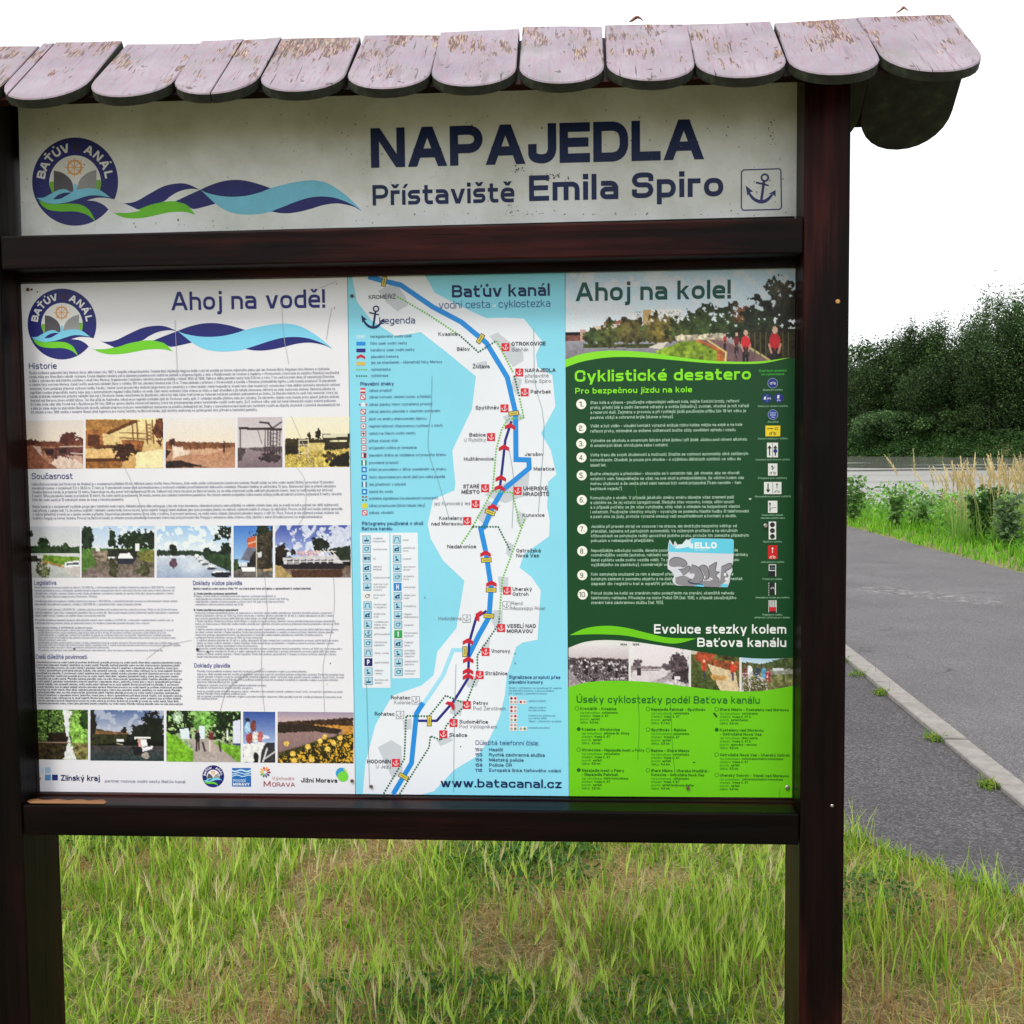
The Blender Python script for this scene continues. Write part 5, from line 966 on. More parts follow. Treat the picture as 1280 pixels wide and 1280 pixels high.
I = Ink(); CN = ink(36, 38, 122); I.line(M(fA, [(812, 762), (782, 855), (766, 1000), (755, 1092)]), 3.2, CN, 3); I.build('canal_line', bpos); I = Ink(); I.line(M(fB, [(634, 404), (588, 432), (556, 545), (552, 702), (488, 805), (412, 892), (330, 892)]), 3.2, CN, 3); I.build('canal_line', bpos)
I = Ink(); LG, DG = ink(112, 182, 74), ink(20, 100, 62)
for f, pts, c in ((fA, [(262, 160), (400, 240), (552, 340)], LG), (fA, [(560, 345), (652, 428), (738, 372)], DG), (fA, [(742, 376), (822, 530)], LG), (fA, [(826, 545), (850, 640)], DG), (fA, [(852, 655), (872, 745), (795, 752), (765, 800), (738, 900), (720, 1100), (620, 1280)], LG), (fA, [(724, 1102), (816, 1108), (856, 1278)], LG), (fB, [(573, 30), (523, 105)], LG), (fB, [(575, 30), (685, 30), (740, 138)], DG), (fB, [(802, 0), (704, 262), (690, 430)], LG),
                  (fB, [(690, 440), (688, 462), (592, 602), (594, 680), (542, 818), (455, 912), (432, 978), (384, 960), (378, 1010), (248, 1216)], DG), (fB, [(530, 812), (452, 780), (378, 872), (276, 870), (268, 1062), (176, 1216)], DG)):
    I = Ink(); I.dots(M(f, pts), 1.35, 3.5, c, 3.6); I.build('cycle_route', bpos)
RED = ink(206, 36, 52); LCK = ink(190, 34, 50)
def lock_sym(x, y, a=0, f=fA):
    I = Ink(); c = f(x, y); s_ = 6.6; ca_, sa_ = math.cos(a), math.sin(a)
    I.poly([(c[0] + (px_ * ca_ - py_ * sa_) * s_, c[1] + (px_ * sa_ + py_ * ca_) * s_) for px_, py_ in ((-1, .55), (-1, -.15), (0, -.75), (1, -.15), (1, .55), (0, .1))], LCK, 4); I.build('lock_symbol', bpos)
for f, x, y, a in ((fA, 806, 790, .1), (fA, 776, 894, 0), (fA, 760, 1042, 0), (fA, 755, 1088, .1), (fA, 722, 1182, .1), (fB, 629, 152, 0), (fB, 655, 285, 0), (fB, 600, 425, -1.1), (fB, 551, 542, 0), (fB, 552, 624, 0), (fB, 551, 674, 0), (fB, 551, 698, 0), (fB, 475, 823, .7)): lock_sym(x, y, a, f)
def weir_sym(x, y, a, f):
    I = Ink(); c = f(x, y); ca_, sa_ = math.cos(a), math.sin(a); q = lambda s1, s2: [(c[0] + px_ * s1 * ca_ - py_ * s2 * sa_, c[1] + px_ * s1 * sa_ + py_ * s2 * ca_) for px_, py_ in ((-1, -1), (1, -1), (1, 1), (-1, 1))]
    I.poly(q(6.6, 3), ink(60, 56, 30), 4.2); I.poly(q(5.8, 2.3), ink(206, 188, 80), 4.5); I.line([(c[0] - 4 * ca_, c[1] - 4 * sa_), (c[0] + 4 * ca_, c[1] + 4 * sa_)], .9, ink(120, 104, 50), 4.8); I.build('weir_symbol', bpos)
for f, x, y, a in ((fA, 195, 85, 1.75), (fA, 662, 362, -1.0), (fA, 823, 724, -.15), (fA, 708, 1204, .35), (fB, 632, 178, -.05), (fB, 654, 311, 0), (fB, 644, 426, .05), (fB, 537, 585, 1.57), (fB, 379, 893, 1.57), (fB, 265, 1140, .5)): weir_sym(x, y, a, f)
def harbour(x, y, f, red=True):
    I = Ink(); c = f(x, y); r = 5.0
    if red: I.rect(c[0] - r, c[1] - r, c[0] + r, c[1] + r, RED, 4)
    else: I.rect(c[0] - r, c[1] - r, c[0] + r, c[1] + r, ink(120, 122, 134), 4); I.rect(c[0] - r + .7, c[1] - r + .7, c[0] + r - .7, c[1] + r - .7, LAND, 4.3)
    anchor(I, c[0], c[1], 8.6, WHITE if red else ink(110, 112, 124), 4.8); I.build('harbour_symbol', bpos)
for f, x, y, rd in ((fA, 783, 403, 1), (fA, 850, 526, 1), (fA, 876, 622, 1), (fA, 778, 700, 1), (fA, 713, 839, 1), (fA, 684, 1087, 1), (fA, 842, 1100, 1), (fA, 638, 1164, 1), (fA, 597, 1246, 1), (fB, 724, 314, 1), (fB, 722, 379, 0), (fB, 545, 438, 0), (fB, 698, 480, 1), (fB, 629, 586, 1), (fB, 603, 689, 1), (fB, 546, 822, 1), (fB, 319, 801, 0), (fB, 249, 866, 0), (fB, 487, 902, 1), (fB, 441, 952, 1), (fB, 231, 1079, 1)): harbour(x, y, f, rd)
I = Ink(); TK, TG = ink(52, 50, 64), ink(112, 112, 124)
for f, s_, x0, y, x1, h, b in ((fA, 'KROMĚŘÍŽ', 120, 171, 252, 20, 1), (fA, 'Kvasice', 458, 349, 550, 18, 1), (fA, 'Bělov', 548, 422, 610, 19, 1), (fA, 'Žlutava', 624, 506, 706, 19, 1), (fA, 'OTROKOVICE', 812, 397, 978, 19, 2), (fA, 'Bahňák', 814, 424, 896, 18, 0), (fA, 'NAPAJEDLA', 878, 525, 1026, 18, 2), (fA, 'přístaviště', 878, 551, 992, 17, 0), (fA, 'Emila Spiro', 878, 577, 1004, 17, 0), (fA, 'Pahrbek', 905, 629, 1004, 19, 1), (fA, 'Spytihněv', 638, 706, 752, 19, 1), (fA, 'Babice', 608, 837, 687, 18, 1), (fA, 'U Rybičky', 582, 862, 688, 18, 0), (fA, 'Huštěnovice', 582, 954, 726, 18, 1), (fA, 'Jarošov', 877, 931, 968, 18, 1), (fA, 'Mařatice', 920, 1002, 1020, 18, 1), (fA, 'STARÉ', 578, 1088, 656, 19, 2), (fA, 'MĚSTO', 570, 1115, 658, 19, 2), (fA, 'UHERSKÉ', 870, 1098, 988, 19, 2), (fA, 'HRADIŠTĚ', 870, 1125, 994, 19, 2), (fA, 'jez Kunovský les', 438, 1170, 613, 18, 0), (fA, 'Kostelany', 462, 1241, 573, 18, 1), (fA, 'nad Moravou', 424, 1268, 574, 18, 1), (fA, 'Kunovice', 866, 1226, 972, 18, 1),
    (fB, 'Nedakonice', 459, 126, 587, 17, 1), (fB, 'Ostrožská', 766, 144, 874, 17, 1), (fB, 'Nová Ves', 766, 166, 866, 17, 1), (fB, 'Uherský', 749, 315, 835, 17, 1), (fB, 'Ostroh', 749, 337, 820, 17, 1), (fB, 'Ranč', 744, 378, 796, 16, 0), (fB, 'Mississippi River', 744, 400, 895, 16, 0), (fB, 'Hvězdárna', 420, 445, 522, 16, 0), (fB, 'VESELÍ NAD', 724, 479, 853, 17, 2), (fB, 'MORAVOU', 724, 502, 838, 17, 2), (fB, 'Vnorovy', 655, 590, 738, 17, 1), (fB, 'Strážnice', 628, 689, 726, 17, 1), (fB, 'Rohatec', 209, 797, 294, 17, 1), (fB, 'Kolonie', 224, 818, 296, 16, 0), (fB, 'Rohatec', 137, 869, 224, 17, 1), (fB, 'Petrov', 575, 821, 640, 17, 1), (fB, 'Pod Žerotínem', 575, 845, 718, 17, 0), (fB, 'Sudoměřice', 513, 904, 640, 17, 1), (fB, 'Pod Výklopníkem', 513, 925, 680, 16, 0), (fB, 'Skalica', 468, 963, 547, 17, 1), (fB, 'HODONÍN', 103, 1081, 208, 17, 2), (fB, 'U Jezu', 142, 1103, 208, 16, 0)):
    T(I, s_, x0, y, x1, h, TG if b == 0 else TK, (.11, .16, .19)[b], 6, f)
I.build('place_names', bpos)
HL(bpos, 'Baťův kanál', 524, 163, 998, 60, DNAVY, .19, f=fA, gap=.13); HL(bpos, 'vodní cesta', 460, 217, 708, 37, ink(50, 66, 132), .10, f=fA); I = Ink(); I.disc(*fA(730, 202), 1.6, 1.6, ink(220, 230, 240), 5, 8); HL(bpos, 'cyklostezka', 750, 212, 1000, 37, ink(50, 66, 132), .10, f=fA); HL(bpos, 'www.batacanal.cz', 430, 1186, 967, 38, DNAVY, .17, f=fB, gap=.13); I.build('heading_lettering', bpos)
I = Ink(); anchor(I, *fA(142, 262), 35, DNAVY, 4); T(I, 'Legenda', 172, 291, 345, 33, NAVY, .13, f=fA); I.build('legend_heading', bpos)
NB = ink(52, 72, 118)
I = Ink(); items = [(358, 'neregulovaný vodní úsek', 128, 330), (392, 'říční úsek vodní cesty', 128, 306), (424, 'kanálový úsek vodní cesty', 130, 342), (456, 'plavební komora', 132, 264), (485, 'jez se staničením - kilometráž řeky Moravy', 132, 476), (518, 'cyklostezka', 132, 226), (548, 'cyklotrasa', 132, 214)]
for y, s_, x0, x1 in items: T(I, s_, x0, y, x1, 14, NB, .12, f=fA)
T(I, 'Plavební znaky', 80, 590, 242, 18, NAVY, .16, f=fA)
its = ["zákaz proplutí", "zákaz kotvení, vlečení kotev a řetězů", "zákaz plavby mimo vyznačený prostor", "zákaz plavby plavidel s vlastním pohonem", "plutí ve směru stanoveném šipkou", "nepřekračovat stanovenou rychlost v km/h", "vplutí na hlavní vodní cestu", "příkaz zůstat stát", "průjezdní výška je omezena", "plavební dráha je vzdálena od pravého břehu", "povolené proplutí", "stání je povoleno v šířce uvedeném ve znaku", "místo doporučené pro obrat platí pro velká plavidla", "dej přednost v plavbě", "sjezd do vody", "světelná signalizace (na plavebních komorách)", "zákaz proplouvání (žlutá tabule řeky)", "zákaz vlnobití"]
ex = [232, 420, 430, 466, 400, 478, 346, 262, 352, 494, 264, 494, 490, 300, 238, 455, 392, 240]
yy = [620, 652, 688, 722, 758, 793, 828, 864, 898, 934, 970, 1003, 1040, 1075, 1110, 1143, 1178, 1212]
for y, s_, x1 in zip(yy, its, ex): T(I, s_, 122, y, x1, 14, NB, .12, f=fA)
T(I, 'Piktogramy používané v okolí', 88, 1267, 383, 18, NAVY, .16, f=fA); T(I, 'Baťova kanálu', 80, 46, 214, 16, NAVY, .16, f=fB); I.build('legend_lettering', bpos)
for k, (y, c) in enumerate(((353, (170, 216, 234)), (386, (34, 136, 214)), (419, (36, 38, 122)), (450, None), (483, (206, 180, 90)), (512, 1), (543, 2))):
    I = Ink(); x0, y0 = fA(60, y - 9); x1, y1 = fA(104, y + 9)
    if c is None: cx, cy = fA(82, y); I.poly([(cx + a * 5.4, cy + b * 4) for a, b in ((-1, .75), (-1, -.1), (0, -.8), (1, -.1), (1, .75), (0, .1))], LCK, 4)
    elif c in (1, 2): I.dots(M(fA, [(62, y), (112, y)]), 1.1, 3.0, LG if c == 1 else DG, 4)
    else: I.rect(x0, y0, x1, y1, ink(*c), 3)
    I.build('legend_key', bpos)
def sign(y, k):
    I = Ink(); x, yc = fA(92 + k * .5, y - 6); r = 3.3
    if k == 0: I.rect(x - r, yc - r, x + r, yc + r, RED, 3); I.rect(x - r, yc - 1, x + r, yc + 1, WHITE, 3.4)
    elif k == 2:
        for s_ in (-1, 1): I.poly([(x + s_ * 5.4, yc), (x + s_ * 4.2, yc - 1.6), (x + s_ * 3, yc), (x + s_ * 4.2, yc + 1.6)], RED, 3)
        I.rect(x - 2, yc - 2.6, x + 2, yc + 2.6, ink(206, 232, 240), 3)
    elif k in (10, 13): 
        c = ink(30, 120, 90) if k == 10 else ink(40, 110, 150); I.rect(x - r, yc - r, x - r + 2, yc + r, c, 3); I.rect(x + r - 2, yc - r, x + r, yc + r, c, 3); I.rect(x - r + 2, yc - r, x + r - 2, yc + r, WHITE, 3)
    elif k in (11, 12, 14): I.rect(x - r, yc - r, x + r, yc + r, ink(26, 120, 196), 3); I.rect(x - 1.6, yc - 1.4, x + 1.6, yc + 1.6, ink(190, 220, 236), 3.4)
    elif k == 15:
        for dx in (-2, 2):
            for dy in (-2, 2): I.disc(x + dx, yc + dy, 1.3, 1.3, ink(150, 70, 60) if dy < 0 else ink(70, 100, 70), 3, 8)
    elif k == 16: I.disc(x, yc, 3.6, 3.6, ink(206, 200, 60), 3, 16)
    else:
        I.rect(x - r, yc - r, x + r, yc + r, RED, 3); I.rect(x - r + .9, yc - r + .9, x + r - .9, yc + r - .9, WHITE, 3.3)
        if k in (1, 3, 17): I.line([(x - 2.4, yc - 2.4), (x + 2.4, yc + 2.4)], .9, RED, 3.7); I.disc(x, yc, 1, 1, TK, 3.5, 6)
        elif k == 9: I.rect(x - .4, yc - 2.4, x + 2.4, yc + 2.4, TK, 3.6)
        elif k == 6: I.rect(x - 2, yc - .6, x + 2, yc + .8, TK, 3.6); I.rect(x - .5, yc - 2, x + .5, yc + 2, TK, 3.8)
        elif k == 5: I.disc(x, yc, .9, 1.4, TK, 3.6, 6)
        else: I.rect(x - 2, yc - .5, x + 2, yc + .5, TK, 3.6)
    I.build('navigation_sign', bpos)
for k, y in enumerate(yy): sign(y, k)
# two columns of pictograms on white strips
f8 = fr(440, 650, 5.82)
I = Ink(); I.poly(M(f8, [(58, 92), (272, 92), (280, 1220), (76, 1222)]), LAND, 1.4); I.build('pictogram_strip', bpos); I = Ink(); I.poly(M(f8, [(280, 92), (478, 92), (494, 1150), (294, 1152)]), LAND, 1.4); I.build('pictogram_strip', bpos)
c1 = [("vodácké", "kempování"), ("restaurace",), ("WC",), ("dětská", "hřiště"), ("půjčovna lodí",), ("servis kol", "a loďních", "motorů"), ("přívozní", "loď"), ("ubytování", "v objektu"), ("půjčovna", "kol"), ("vzdělávací", "místo pro", "plavidla"), ("přístaviště",), ("technická", "památka"), ("čerp. voda",), ("parkoviště",), ("žádaný", "rampy"), ("benzinová", "pumpa")]
c2 = [("soud",), ("památková", "zóna"), ("muzeum",), ("sportovní", "areál"), ("jezdecký", "koně"), ("nemocnice",), ("sklep pro", "vodu"), ("hvězdárna",), ("region", "sběratelství"), ("koupání",), ("informační", "centrum"), ("folklor", "akce"), ("pronájem", "plavidel", "vlastní"), ("železniční", "doprava"), ("možnosti", "kotvení")]
def picto(x, y, i, col):
    I = Ink(); c = f8(x, y); r = 5.0; lt = ink(160, 208, 224); dk_ = ink(46, 84, 128)
    bgc = {(0, 13): (30, 34, 104), (1, 5): (34, 130, 204), (1, 10): (40, 160, 80), (0, 6): (222, 222, 220)}.get((col, i), (160, 208, 224))
    I.rect(c[0] - r, c[1] - r, c[0] + r, c[1] + r, dk_ if bgc == (160, 208, 224) else ink(*bgc), 3); I.rect(c[0] - r + .5, c[1] - r + .5, c[0] + r - .5, c[1] + r - .5, ink(*bgc), 3.3)
    ch = {(0, 2): 'WC', (0, 13): 'P', (1, 5): 'H', (1, 10): 'i'}.get((col, i))
    if ch: h_ = 6.2 if ch != 'WC' else 4; w_ = 3.4 if ch in 'PH' else 7.4 if ch == 'WC' else 1.6; T(I, ch, c[0] - w_ / 2, c[1] + h_ / 2, c[0] + w_ / 2, h_, WHITE if ch != 'WC' else DNAVY, .28, 5)
    elif (col, i) == (0, 10): anchor(I, c[0], c[1], 9, DNAVY, 4)
    else:
        rs = random.Random(i * 7 + col * 131); kind = (i * 3 + col) % 5; DN = ink(40, 66, 110)
        if kind == 0: I.poly([(c[0] - 3.4, c[1] + .6), (c[0] + 3.4, c[1] + .2), (c[0] + 2.2, c[1] + 2.4), (c[0] - 2.4, c[1] + 2.5)], DN, 4); I.line([(c[0], c[1] - 3.2), (c[0], c[1] + .6)], .7, DN, 4.2)
        elif kind == 1: I.line([(c[0] - 3, c[1] + 3), (c[0] - 2, c[1] - 2.4), (c[0] + 2, c[1] - 2.4), (c[0] + 3, c[1] + 3)], .8, DN, 4)
        elif kind == 2: I.disc(c[0] - 1.4, c[1] - 1.6, 1.2, 1.2, DN, 4, 8); I.poly([(c[0] - 2.6, c[1] + 3), (c[0] - 1, c[1] - .3), (c[0] + 3, c[1] + 2.6)], DN, 4.1)
        elif kind == 3: I.ring(c[0] - .2, c[1], 2.4, 2, .8, DN, 4, 10); I.line([(c[0] + 1.6, c[1] - 2.6), (c[0] + 3.2, c[1] - 1)], .8, DN, 4.2)
        else: I.poly([(c[0] - 3.6, c[1] + 2.8), (c[0] - 3, c[1] - .8), (c[0] + 3.2, c[1] - 2.8), (c[0] + 2, c[1] + .6), (c[0] + 3, c[1] + 2.8)], DN, 4); I.disc(c[0], c[1] + .8, 1, 1, lt, 4.3, 6)
    I.build('pictogram', bpos)
I = Ink()
for i, s_ in enumerate(c1):
    x, y = 106 + i * 1.05, 142 + i * 68.6; picto(x, y, i, 0)
    for j, l in enumerate(s_): T(I, l, x + 46, y + 8 + (j - (len(s_) - 1) / 2) * 21, x + 46 + min(118, len(l) * 10.2), 13, TG, .11, f=f8)
for i, s_ in enumerate(c2):
    x, y = 327 + i * .95, 142 + i * 68.8; picto(x, y, i, 1)
    for j, l in enumerate(s_): T(I, l, x + 44, y + 8 + (j - (len(s_) - 1) / 2) * 21, x + 44 + min(102, len(l) * 9.6), 13, TG, .11, f=f8)
I.build('pictogram_lettering', bpos)
# lock signals and telephone numbers
fS = fr(625, 830, 7.53); I = Ink()
T(I, 'Signalizace proplutí přes', 84, 138, 568, 32, NAVY, .16, f=fS); T(I, 'plavební komory', 84, 184, 404, 32, NAVY, .16, f=fS)
for k, (s_, x1) in enumerate((('Znaky vyhrazené se používají při vjezdu', 580), ('do plavební komory a dvousvětelné', 508), ('při výjezdu z plavební komory', 440))): T(I, s_, 84, 232 + k * 26, x1, 17, NB, .1, f=fS)
for s_, y, x1 in (('zákaz proplutí', 354, 430), ('zákaz proplutí', 416, 432), ('na obě strany', 442, 428), ('komora se připravuje', 492, 520), ('pro tento směr', 517, 440), ('zákaz - připravit k proplutí', 545, 575), ('proplutí povoleno', 606, 470)): T(I, s_, 270, y, x1, 17, NB, .1, f=fS)
I.build('signal_lettering', bpos)
for gx, gy, lights in ((126, 340, 'DRgg'), (213, 357, 'Rg'), (126, 424, 'RgRg'), (126, 508, 'gRgG'), (126, 592, 'gggG'), (215, 609, 'gG')):
    I = Ink(); nrow = len(lights) // 2; x0, y0 = fS(gx - 36, gy - 16 * nrow - 4); x1, y1 = fS(gx + 36, gy + 16 * nrow + 4); I.rect(x0, y0, x1, y1, ink(226, 214, 216), 3)
    for k, ch in enumerate(lights):
        x, y = fS(gx + (-18 if k % 2 == 0 else 18), gy + (k // 2 - (nrow - 1) / 2) * 35); I.disc(x, y, 1.7, 1.7, {'D': ink(110, 40, 60), 'R': ink(180, 40, 60), 'g': ink(170, 150, 150), 'G': ink(60, 130, 80)}[ch], 3.5, 10)
    I.build('signal_light_panel', bpos)
I = Ink(); T(I, 'Důležitá telefonní čísla:', 585, 999, 865, 20, NAVY, .11, f=fB)
for k, (n_, s_, x1) in enumerate((('150', 'Hasiči', 705), ('155', 'Rychlá záchranná služba', 892), ('156', 'Městská policie', 798), ('158', 'Policie ČR', 746), ('112', 'Evropská linka tísňového volání', 964))):
    y = 1027 + k * 22.8; T(I, n_, 583, y, 615, 14, NB, .18, f=fB); T(I, s_, 645, y, x1, 15, ink(40, 60, 104), .16, f=fB)
I.build('telephone_numbers', bpos)
I = Ink()
for pts in ([(540, 470), (539, 510), (535, 560), (548, 602), (562, 650)], [(667, 410), (669, 480), (680, 530), (673, 640)], [(636, 560), (642, 600), (640, 660)], [(570, 830), (568, 900), (567, 990)], [(458, 850), (462, 985)]): I.line(sm(pts, 3), .55, ink(120, 150, 162), 8)
for x, y in ((644, 817), (644, 829), (531, 747), (576, 933)): I.disc(x, y, .8, .8, ink(60, 60, 70), 8.4, 6)
I.build('hairline_cracks', bpos)

# ---- the cycling poster
def p_cycle(s):
    s.grad(0, .62, (176, 202, 222), (218, 226, 232)); s.put((s.n1 * 1.2 + .25 * s.n2 > .02) * (s.v < .5) * .6, (214, 214, 220)); s.grad(.66, 1, (150, 150, 160), (112, 106, 116), .1)
    s.poly([(.0, .66), (.1, .66), (.1, .72), (0, .72)], (110, 70, 60), .3)
    for x0, x1, y0, y1, c in ((.065, .09, .6, .72, (190, 150, 140)), (.12, .17, .56, .62, (206, 190, 170)), (.17, .28, .52, .62, (206, 196, 186)), (.29, .33, .44, .62, (222, 222, 220)), (.34, .38, .40, .62, (196, 160, 100)), (.375, .51, .40, .62, (230, 228, 224))): s.poly([(x0, y0), (x1, y0), (x1, y1), (x0, y1)], c)
    s.poly([(.17, .52), (.28, .5), (.28, .53), (.17, .56)], (150, 84, 74)); s.spk((s.v > .42) * (s.v < .56) * (s.u > .3) * (s.u < .51), (120, 130, 140), .3)
    s.poly([(.08, .64), (.3, .58), (.5, .55), (.7, .6), (.7, .74), (.08, .74)], (62, 72, 36), .6, .04)
    for x, y, r, c in ((.13, .66, .05, (60, 74, 38)), (.2, .64, .06, (74, 80, 40)), (.28, .61, .06, (92, 84, 44)), (.42, .6, .07, (108, 96, 44)), (.5, .62, .05, (60, 72, 34)), (.6, .58, .09, (52, 68, 32)), (.75, .56, .10, (34, 46, 24)), (.68, .55, .06, (44, 58, 28)), (.77, .46, .05, (98, 66, 40)), (.87, .53, .10, (36, 44, 26)), (.97, .4, .09, (34, 34, 26)), (.93, .22, .055, (62, 60, 40)), (.94, .32, .04, (56, 52, 38))): s.ell(x, y, r, r * 2.1, c, .6, .4)
    s.poly([(.48, .68), (.7, .66), (.7, .74), (.5, .76)], (170, 160, 140), .5, .02); s.poly([(.33, .78), (.45, .74), (.42, .82)], (206, 200, 186)); s.poly([(.08, .75), (.4, .76), (.36, .8), (.08, .79)], (64, 70, 34), .4)
    s.poly([(.4, .84), (.5, .74), (.6, .72), (.68, .82), (.7, 1), (.5, 1)], (120, 146, 42), .35, .02); s.poly([(.56, .73), (.62, .72), (.7, .82), (.71, 1), (.66, 1), (.66, .84)], (168, 92, 50), .35, .01)
    s.poly([(.58, .72), (.68, .73), (.96, 1), (.7, 1), (.69, .84)], (112, 84, 88), .12); s.ln(.62, .73, .7, .86, .012, (206, 190, 120)); s.ln(.7, .86, .695, 1, .014, (214, 198, 130)); s.ln(.78, .78, .9, .97, .012, (186, 170, 96)); s.poly([(.8, .64), (1, .62), (1, 1), (.92, .98), (.8, .8)], (34, 32, 22), .7)
    for k in range(8): s.ln(.8 + k * .024, .66, .8 + k * .024, .9, .008, (88, 80, 40))
    for x, y, k, c in ((.695, .72, .45, (150, 50, 56)), (.745, .74, .65, (108, 36, 44)), (.785, .76, 1., (196, 44, 52)), (.91, .76, 1.25, (176, 34, 44))):
        s.ell(x, y, .02 * k, .07 * k, c, .1, .08); s.ell(x, y - .1 * k, .009 * k, .03 * k, (196, 160, 140), 0, .05); s.ln(x - .008 * k, y + .06 * k, x - .008 * k, y + .2 * k, .02 * k, (30, 28, 34)); s.ln(x + .008 * k, y + .06 * k, x + .006 * k, y + .19 * k, .018 * k, (30, 28, 34)); s.ell(x, y + .205 * k, .0045 * k + .001, .085 * k, (34, 32, 36), 0, 0); s.ell(x, y + .205 * k, .0018 * k, .06 * k, (112, 100, 104), 0, 0); s.ln(x - .019 * k, y + .085 * k, x + .019 * k, y + .085 * k, .012 * k, (40, 36, 40)); s.ln(x - .02 * k, y + .02 * k, x - .012 * k, y + .09 * k, .012 * k, (190, 140, 120)); s.ln(x + .02 * k, y + .02 * k, x + .012 * k, y + .09 * k, .012 * k, (190, 140, 120))
photo(gpos, [(706.8, 341), (994.8, 335), (994.8, 456), (706.8, 460)], p_cycle, 400, 1.0)
def p_dig(s):
    s.grad(0, .3, (214, 208, 210), (190, 180, 184)); s.grad(.3, 1, (92, 80, 86), (110, 98, 104), .7); s.poly([(0, .26), (1, .3), (1, .36), (0, .36)], (70, 60, 64), .5, .04); s.put((s.n3 + .4 * s.n2 > .2) * (s.v > .34), (30, 26, 30)); s.put((s.n3 * .8 - s.n2 > .3) * (s.v > .34), (196, 188, 192)); s.poly([(0, .5), (.2, .8), (.3, 1), (0, 1)], (150, 138, 142), .2)
    for x, y in ((.28, .42), (.3, .56), (.46, .5), (.68, .5), (.8, .62)): s.ell(x, y, .03, .09, (36, 30, 34), .2, .2); s.ell(x, y - .1, .016, .025, (216, 210, 212), 0, .1)
def p_old(s):
    s.grad(0, .45, (222, 216, 220), (216, 208, 212)); s.grad(.45, 1, (150, 138, 144), (180, 170, 174), .25); s.poly([(.15, .5), (.7, .5), (.6, .66), (.3, .8), (0, .84), (0, .6)], (206, 198, 202), .06, .02); s.ell(.12, .4, .07, .11, (84, 72, 78), .5); s.ell(.84, .4, .16, .24, (76, 64, 70), .6); s.ell(.62, .46, .1, .08, (96, 84, 90), .5); s.poly([(0, .44), (.6, .46), (.6, .5), (0, .52)], (120, 108, 112), .4, .02)
    s.poly([(.1, .5), (.17, .5), (.17, .64), (.1, .64)], (52, 44, 48)); s.ln(.16, .54, .5, .53, .012, (110, 98, 102)); s.poly([(.72, .6), (1, .5), (1, .8), (.9, .85), (.7, .72)], (62, 52, 58), .6, .03); s.poly([(.75, .66), (.85, .66), (.85, .74), (.75, .74)], (222, 216, 220)); s.poly([(.3, .86), (.8, .74), (1, .86), (1, 1), (.3, 1)], (190, 182, 186), .3, .02)
def p_dredge(s):
    s.grad(0, .2, (200, 204, 204), (186, 180, 160)); s.grad(.2, 1, (84, 92, 46), (96, 84, 48), .4); s.ell(.3, .24, .22, .14, (160, 70, 44), .4, .2); s.ell(.7, .22, .2, .08, (70, 60, 34), .5); s.poly([(.4, .3), (1, .36), (1, .54), (.9, .56), (.4, .42)], (140, 74, 44), .4, .02); s.poly([(.34, .4), (.92, .58), (1, 1), (.62, 1)], (206, 186, 150), .12, .01); s.poly([(.4, .62), (.74, .66), (.72, .76), (.44, .74)], (190, 146, 84), .2); s.poly([(0, .4), (.2, .44), (.64, 1), (.3, 1), (0, .8)], (66, 78, 38), .4, .01)
    for x, y in ((.27, .46), (.86, .5)): s.ell(x, y, .05, .12, (196, 62, 44), .2, .15); s.ell(x, y - .12, .025, .03, (226, 180, 150), 0, .1); s.ln(x, y + .1, x + .01, y + .24, .03, (60, 56, 80))
def p_tour(s):
    s.grad(0, .4, (100, 160, 214), (196, 214, 226)); s.poly([(0, .36), (.4, .4), (1, .2), (1, .6), (0, .6)], (70, 84, 48), .4, .03); s.grad(.6, 1, (118, 126, 76), (100, 96, 60), .4); s.poly([(.5, .52), (1, .5), (1, .6), (.5, .64)], (150, 150, 140), .3, .02)
    for x, y, c in ((.06, .6, (120, 60, 60)), (.16, .55, (222, 222, 226)), (.3, .6, (60, 70, 90)), (.42, .6, (90, 150, 190)), (.5, .66, (160, 60, 70))): s.ell(x, y, .05, .13, c, .3, .2); s.ell(x, y - .15, .022, .035, (120, 90, 70), 0, .1)
    s.put((s.n3 + .4 * s.n2 > .15) * (s.v > .68) * (s.u < .5), (40, 34, 34)); s.put((s.n3 - .4 * s.n2 > .22) * (s.v > .6) * (s.u < .5), (206, 200, 196)); s.poly([(.6, .5), (.8, .49), (.8, .54), (.6, .55)], (214, 218, 222))
I = Ink(); I.rect(711, 798, 994.6, 868, ink(214, 214, 212), .6); I.build('photo_band', gpos)
for k, (x0, x1, pf) in enumerate(((37, 305, p_dig), (314, 572, p_old), (581, 797, p_dredge), (806, 1042, p_tour))):
    a, b = fD(x0, 555), fD(x1, 765); photo(gpos, [(a[0] + .3, a[1]), (b[0], a[1]), (b[0], b[1]), (a[0] + .3, b[1])], pf, 410 + k, 1.0, 1.5)
I = Ink()   # curved colour fields above and below the photographs
I.poly(M(fD, [(34, 440), (1046, 440), (1045, 612)]) + M(fD, sm([(1045, 612), (900, 616), (750, 605), (600, 582), (450, 558), (320, 540), (200, 533), (110, 542), (37, 568)])), DGREEN, 2.2); I.build('colour_field', gpos); I = Ink()
I.poly(M(fD, sm([(37, 742), (130, 720), (250, 714), (400, 720), (550, 738), (700, 756), (850, 762), (950, 752), (1044, 735)])) + [(994.9, 996.9), (711.4, 995)], BGREEN, 2.2); I.build('colour_field', gpos); I = Ink()
I.poly(M(fD, sm([(42, 512), (110, 482), (200, 470), (290, 478), (380, 500), (480, 522), (605, 526)]) + sm([(604, 527), (520, 548), (440, 542), (300, 515), (200, 508), (120, 508), (42, 512)])), BGREEN, 2.8); I.build('colour_field', gpos); I = Ink()
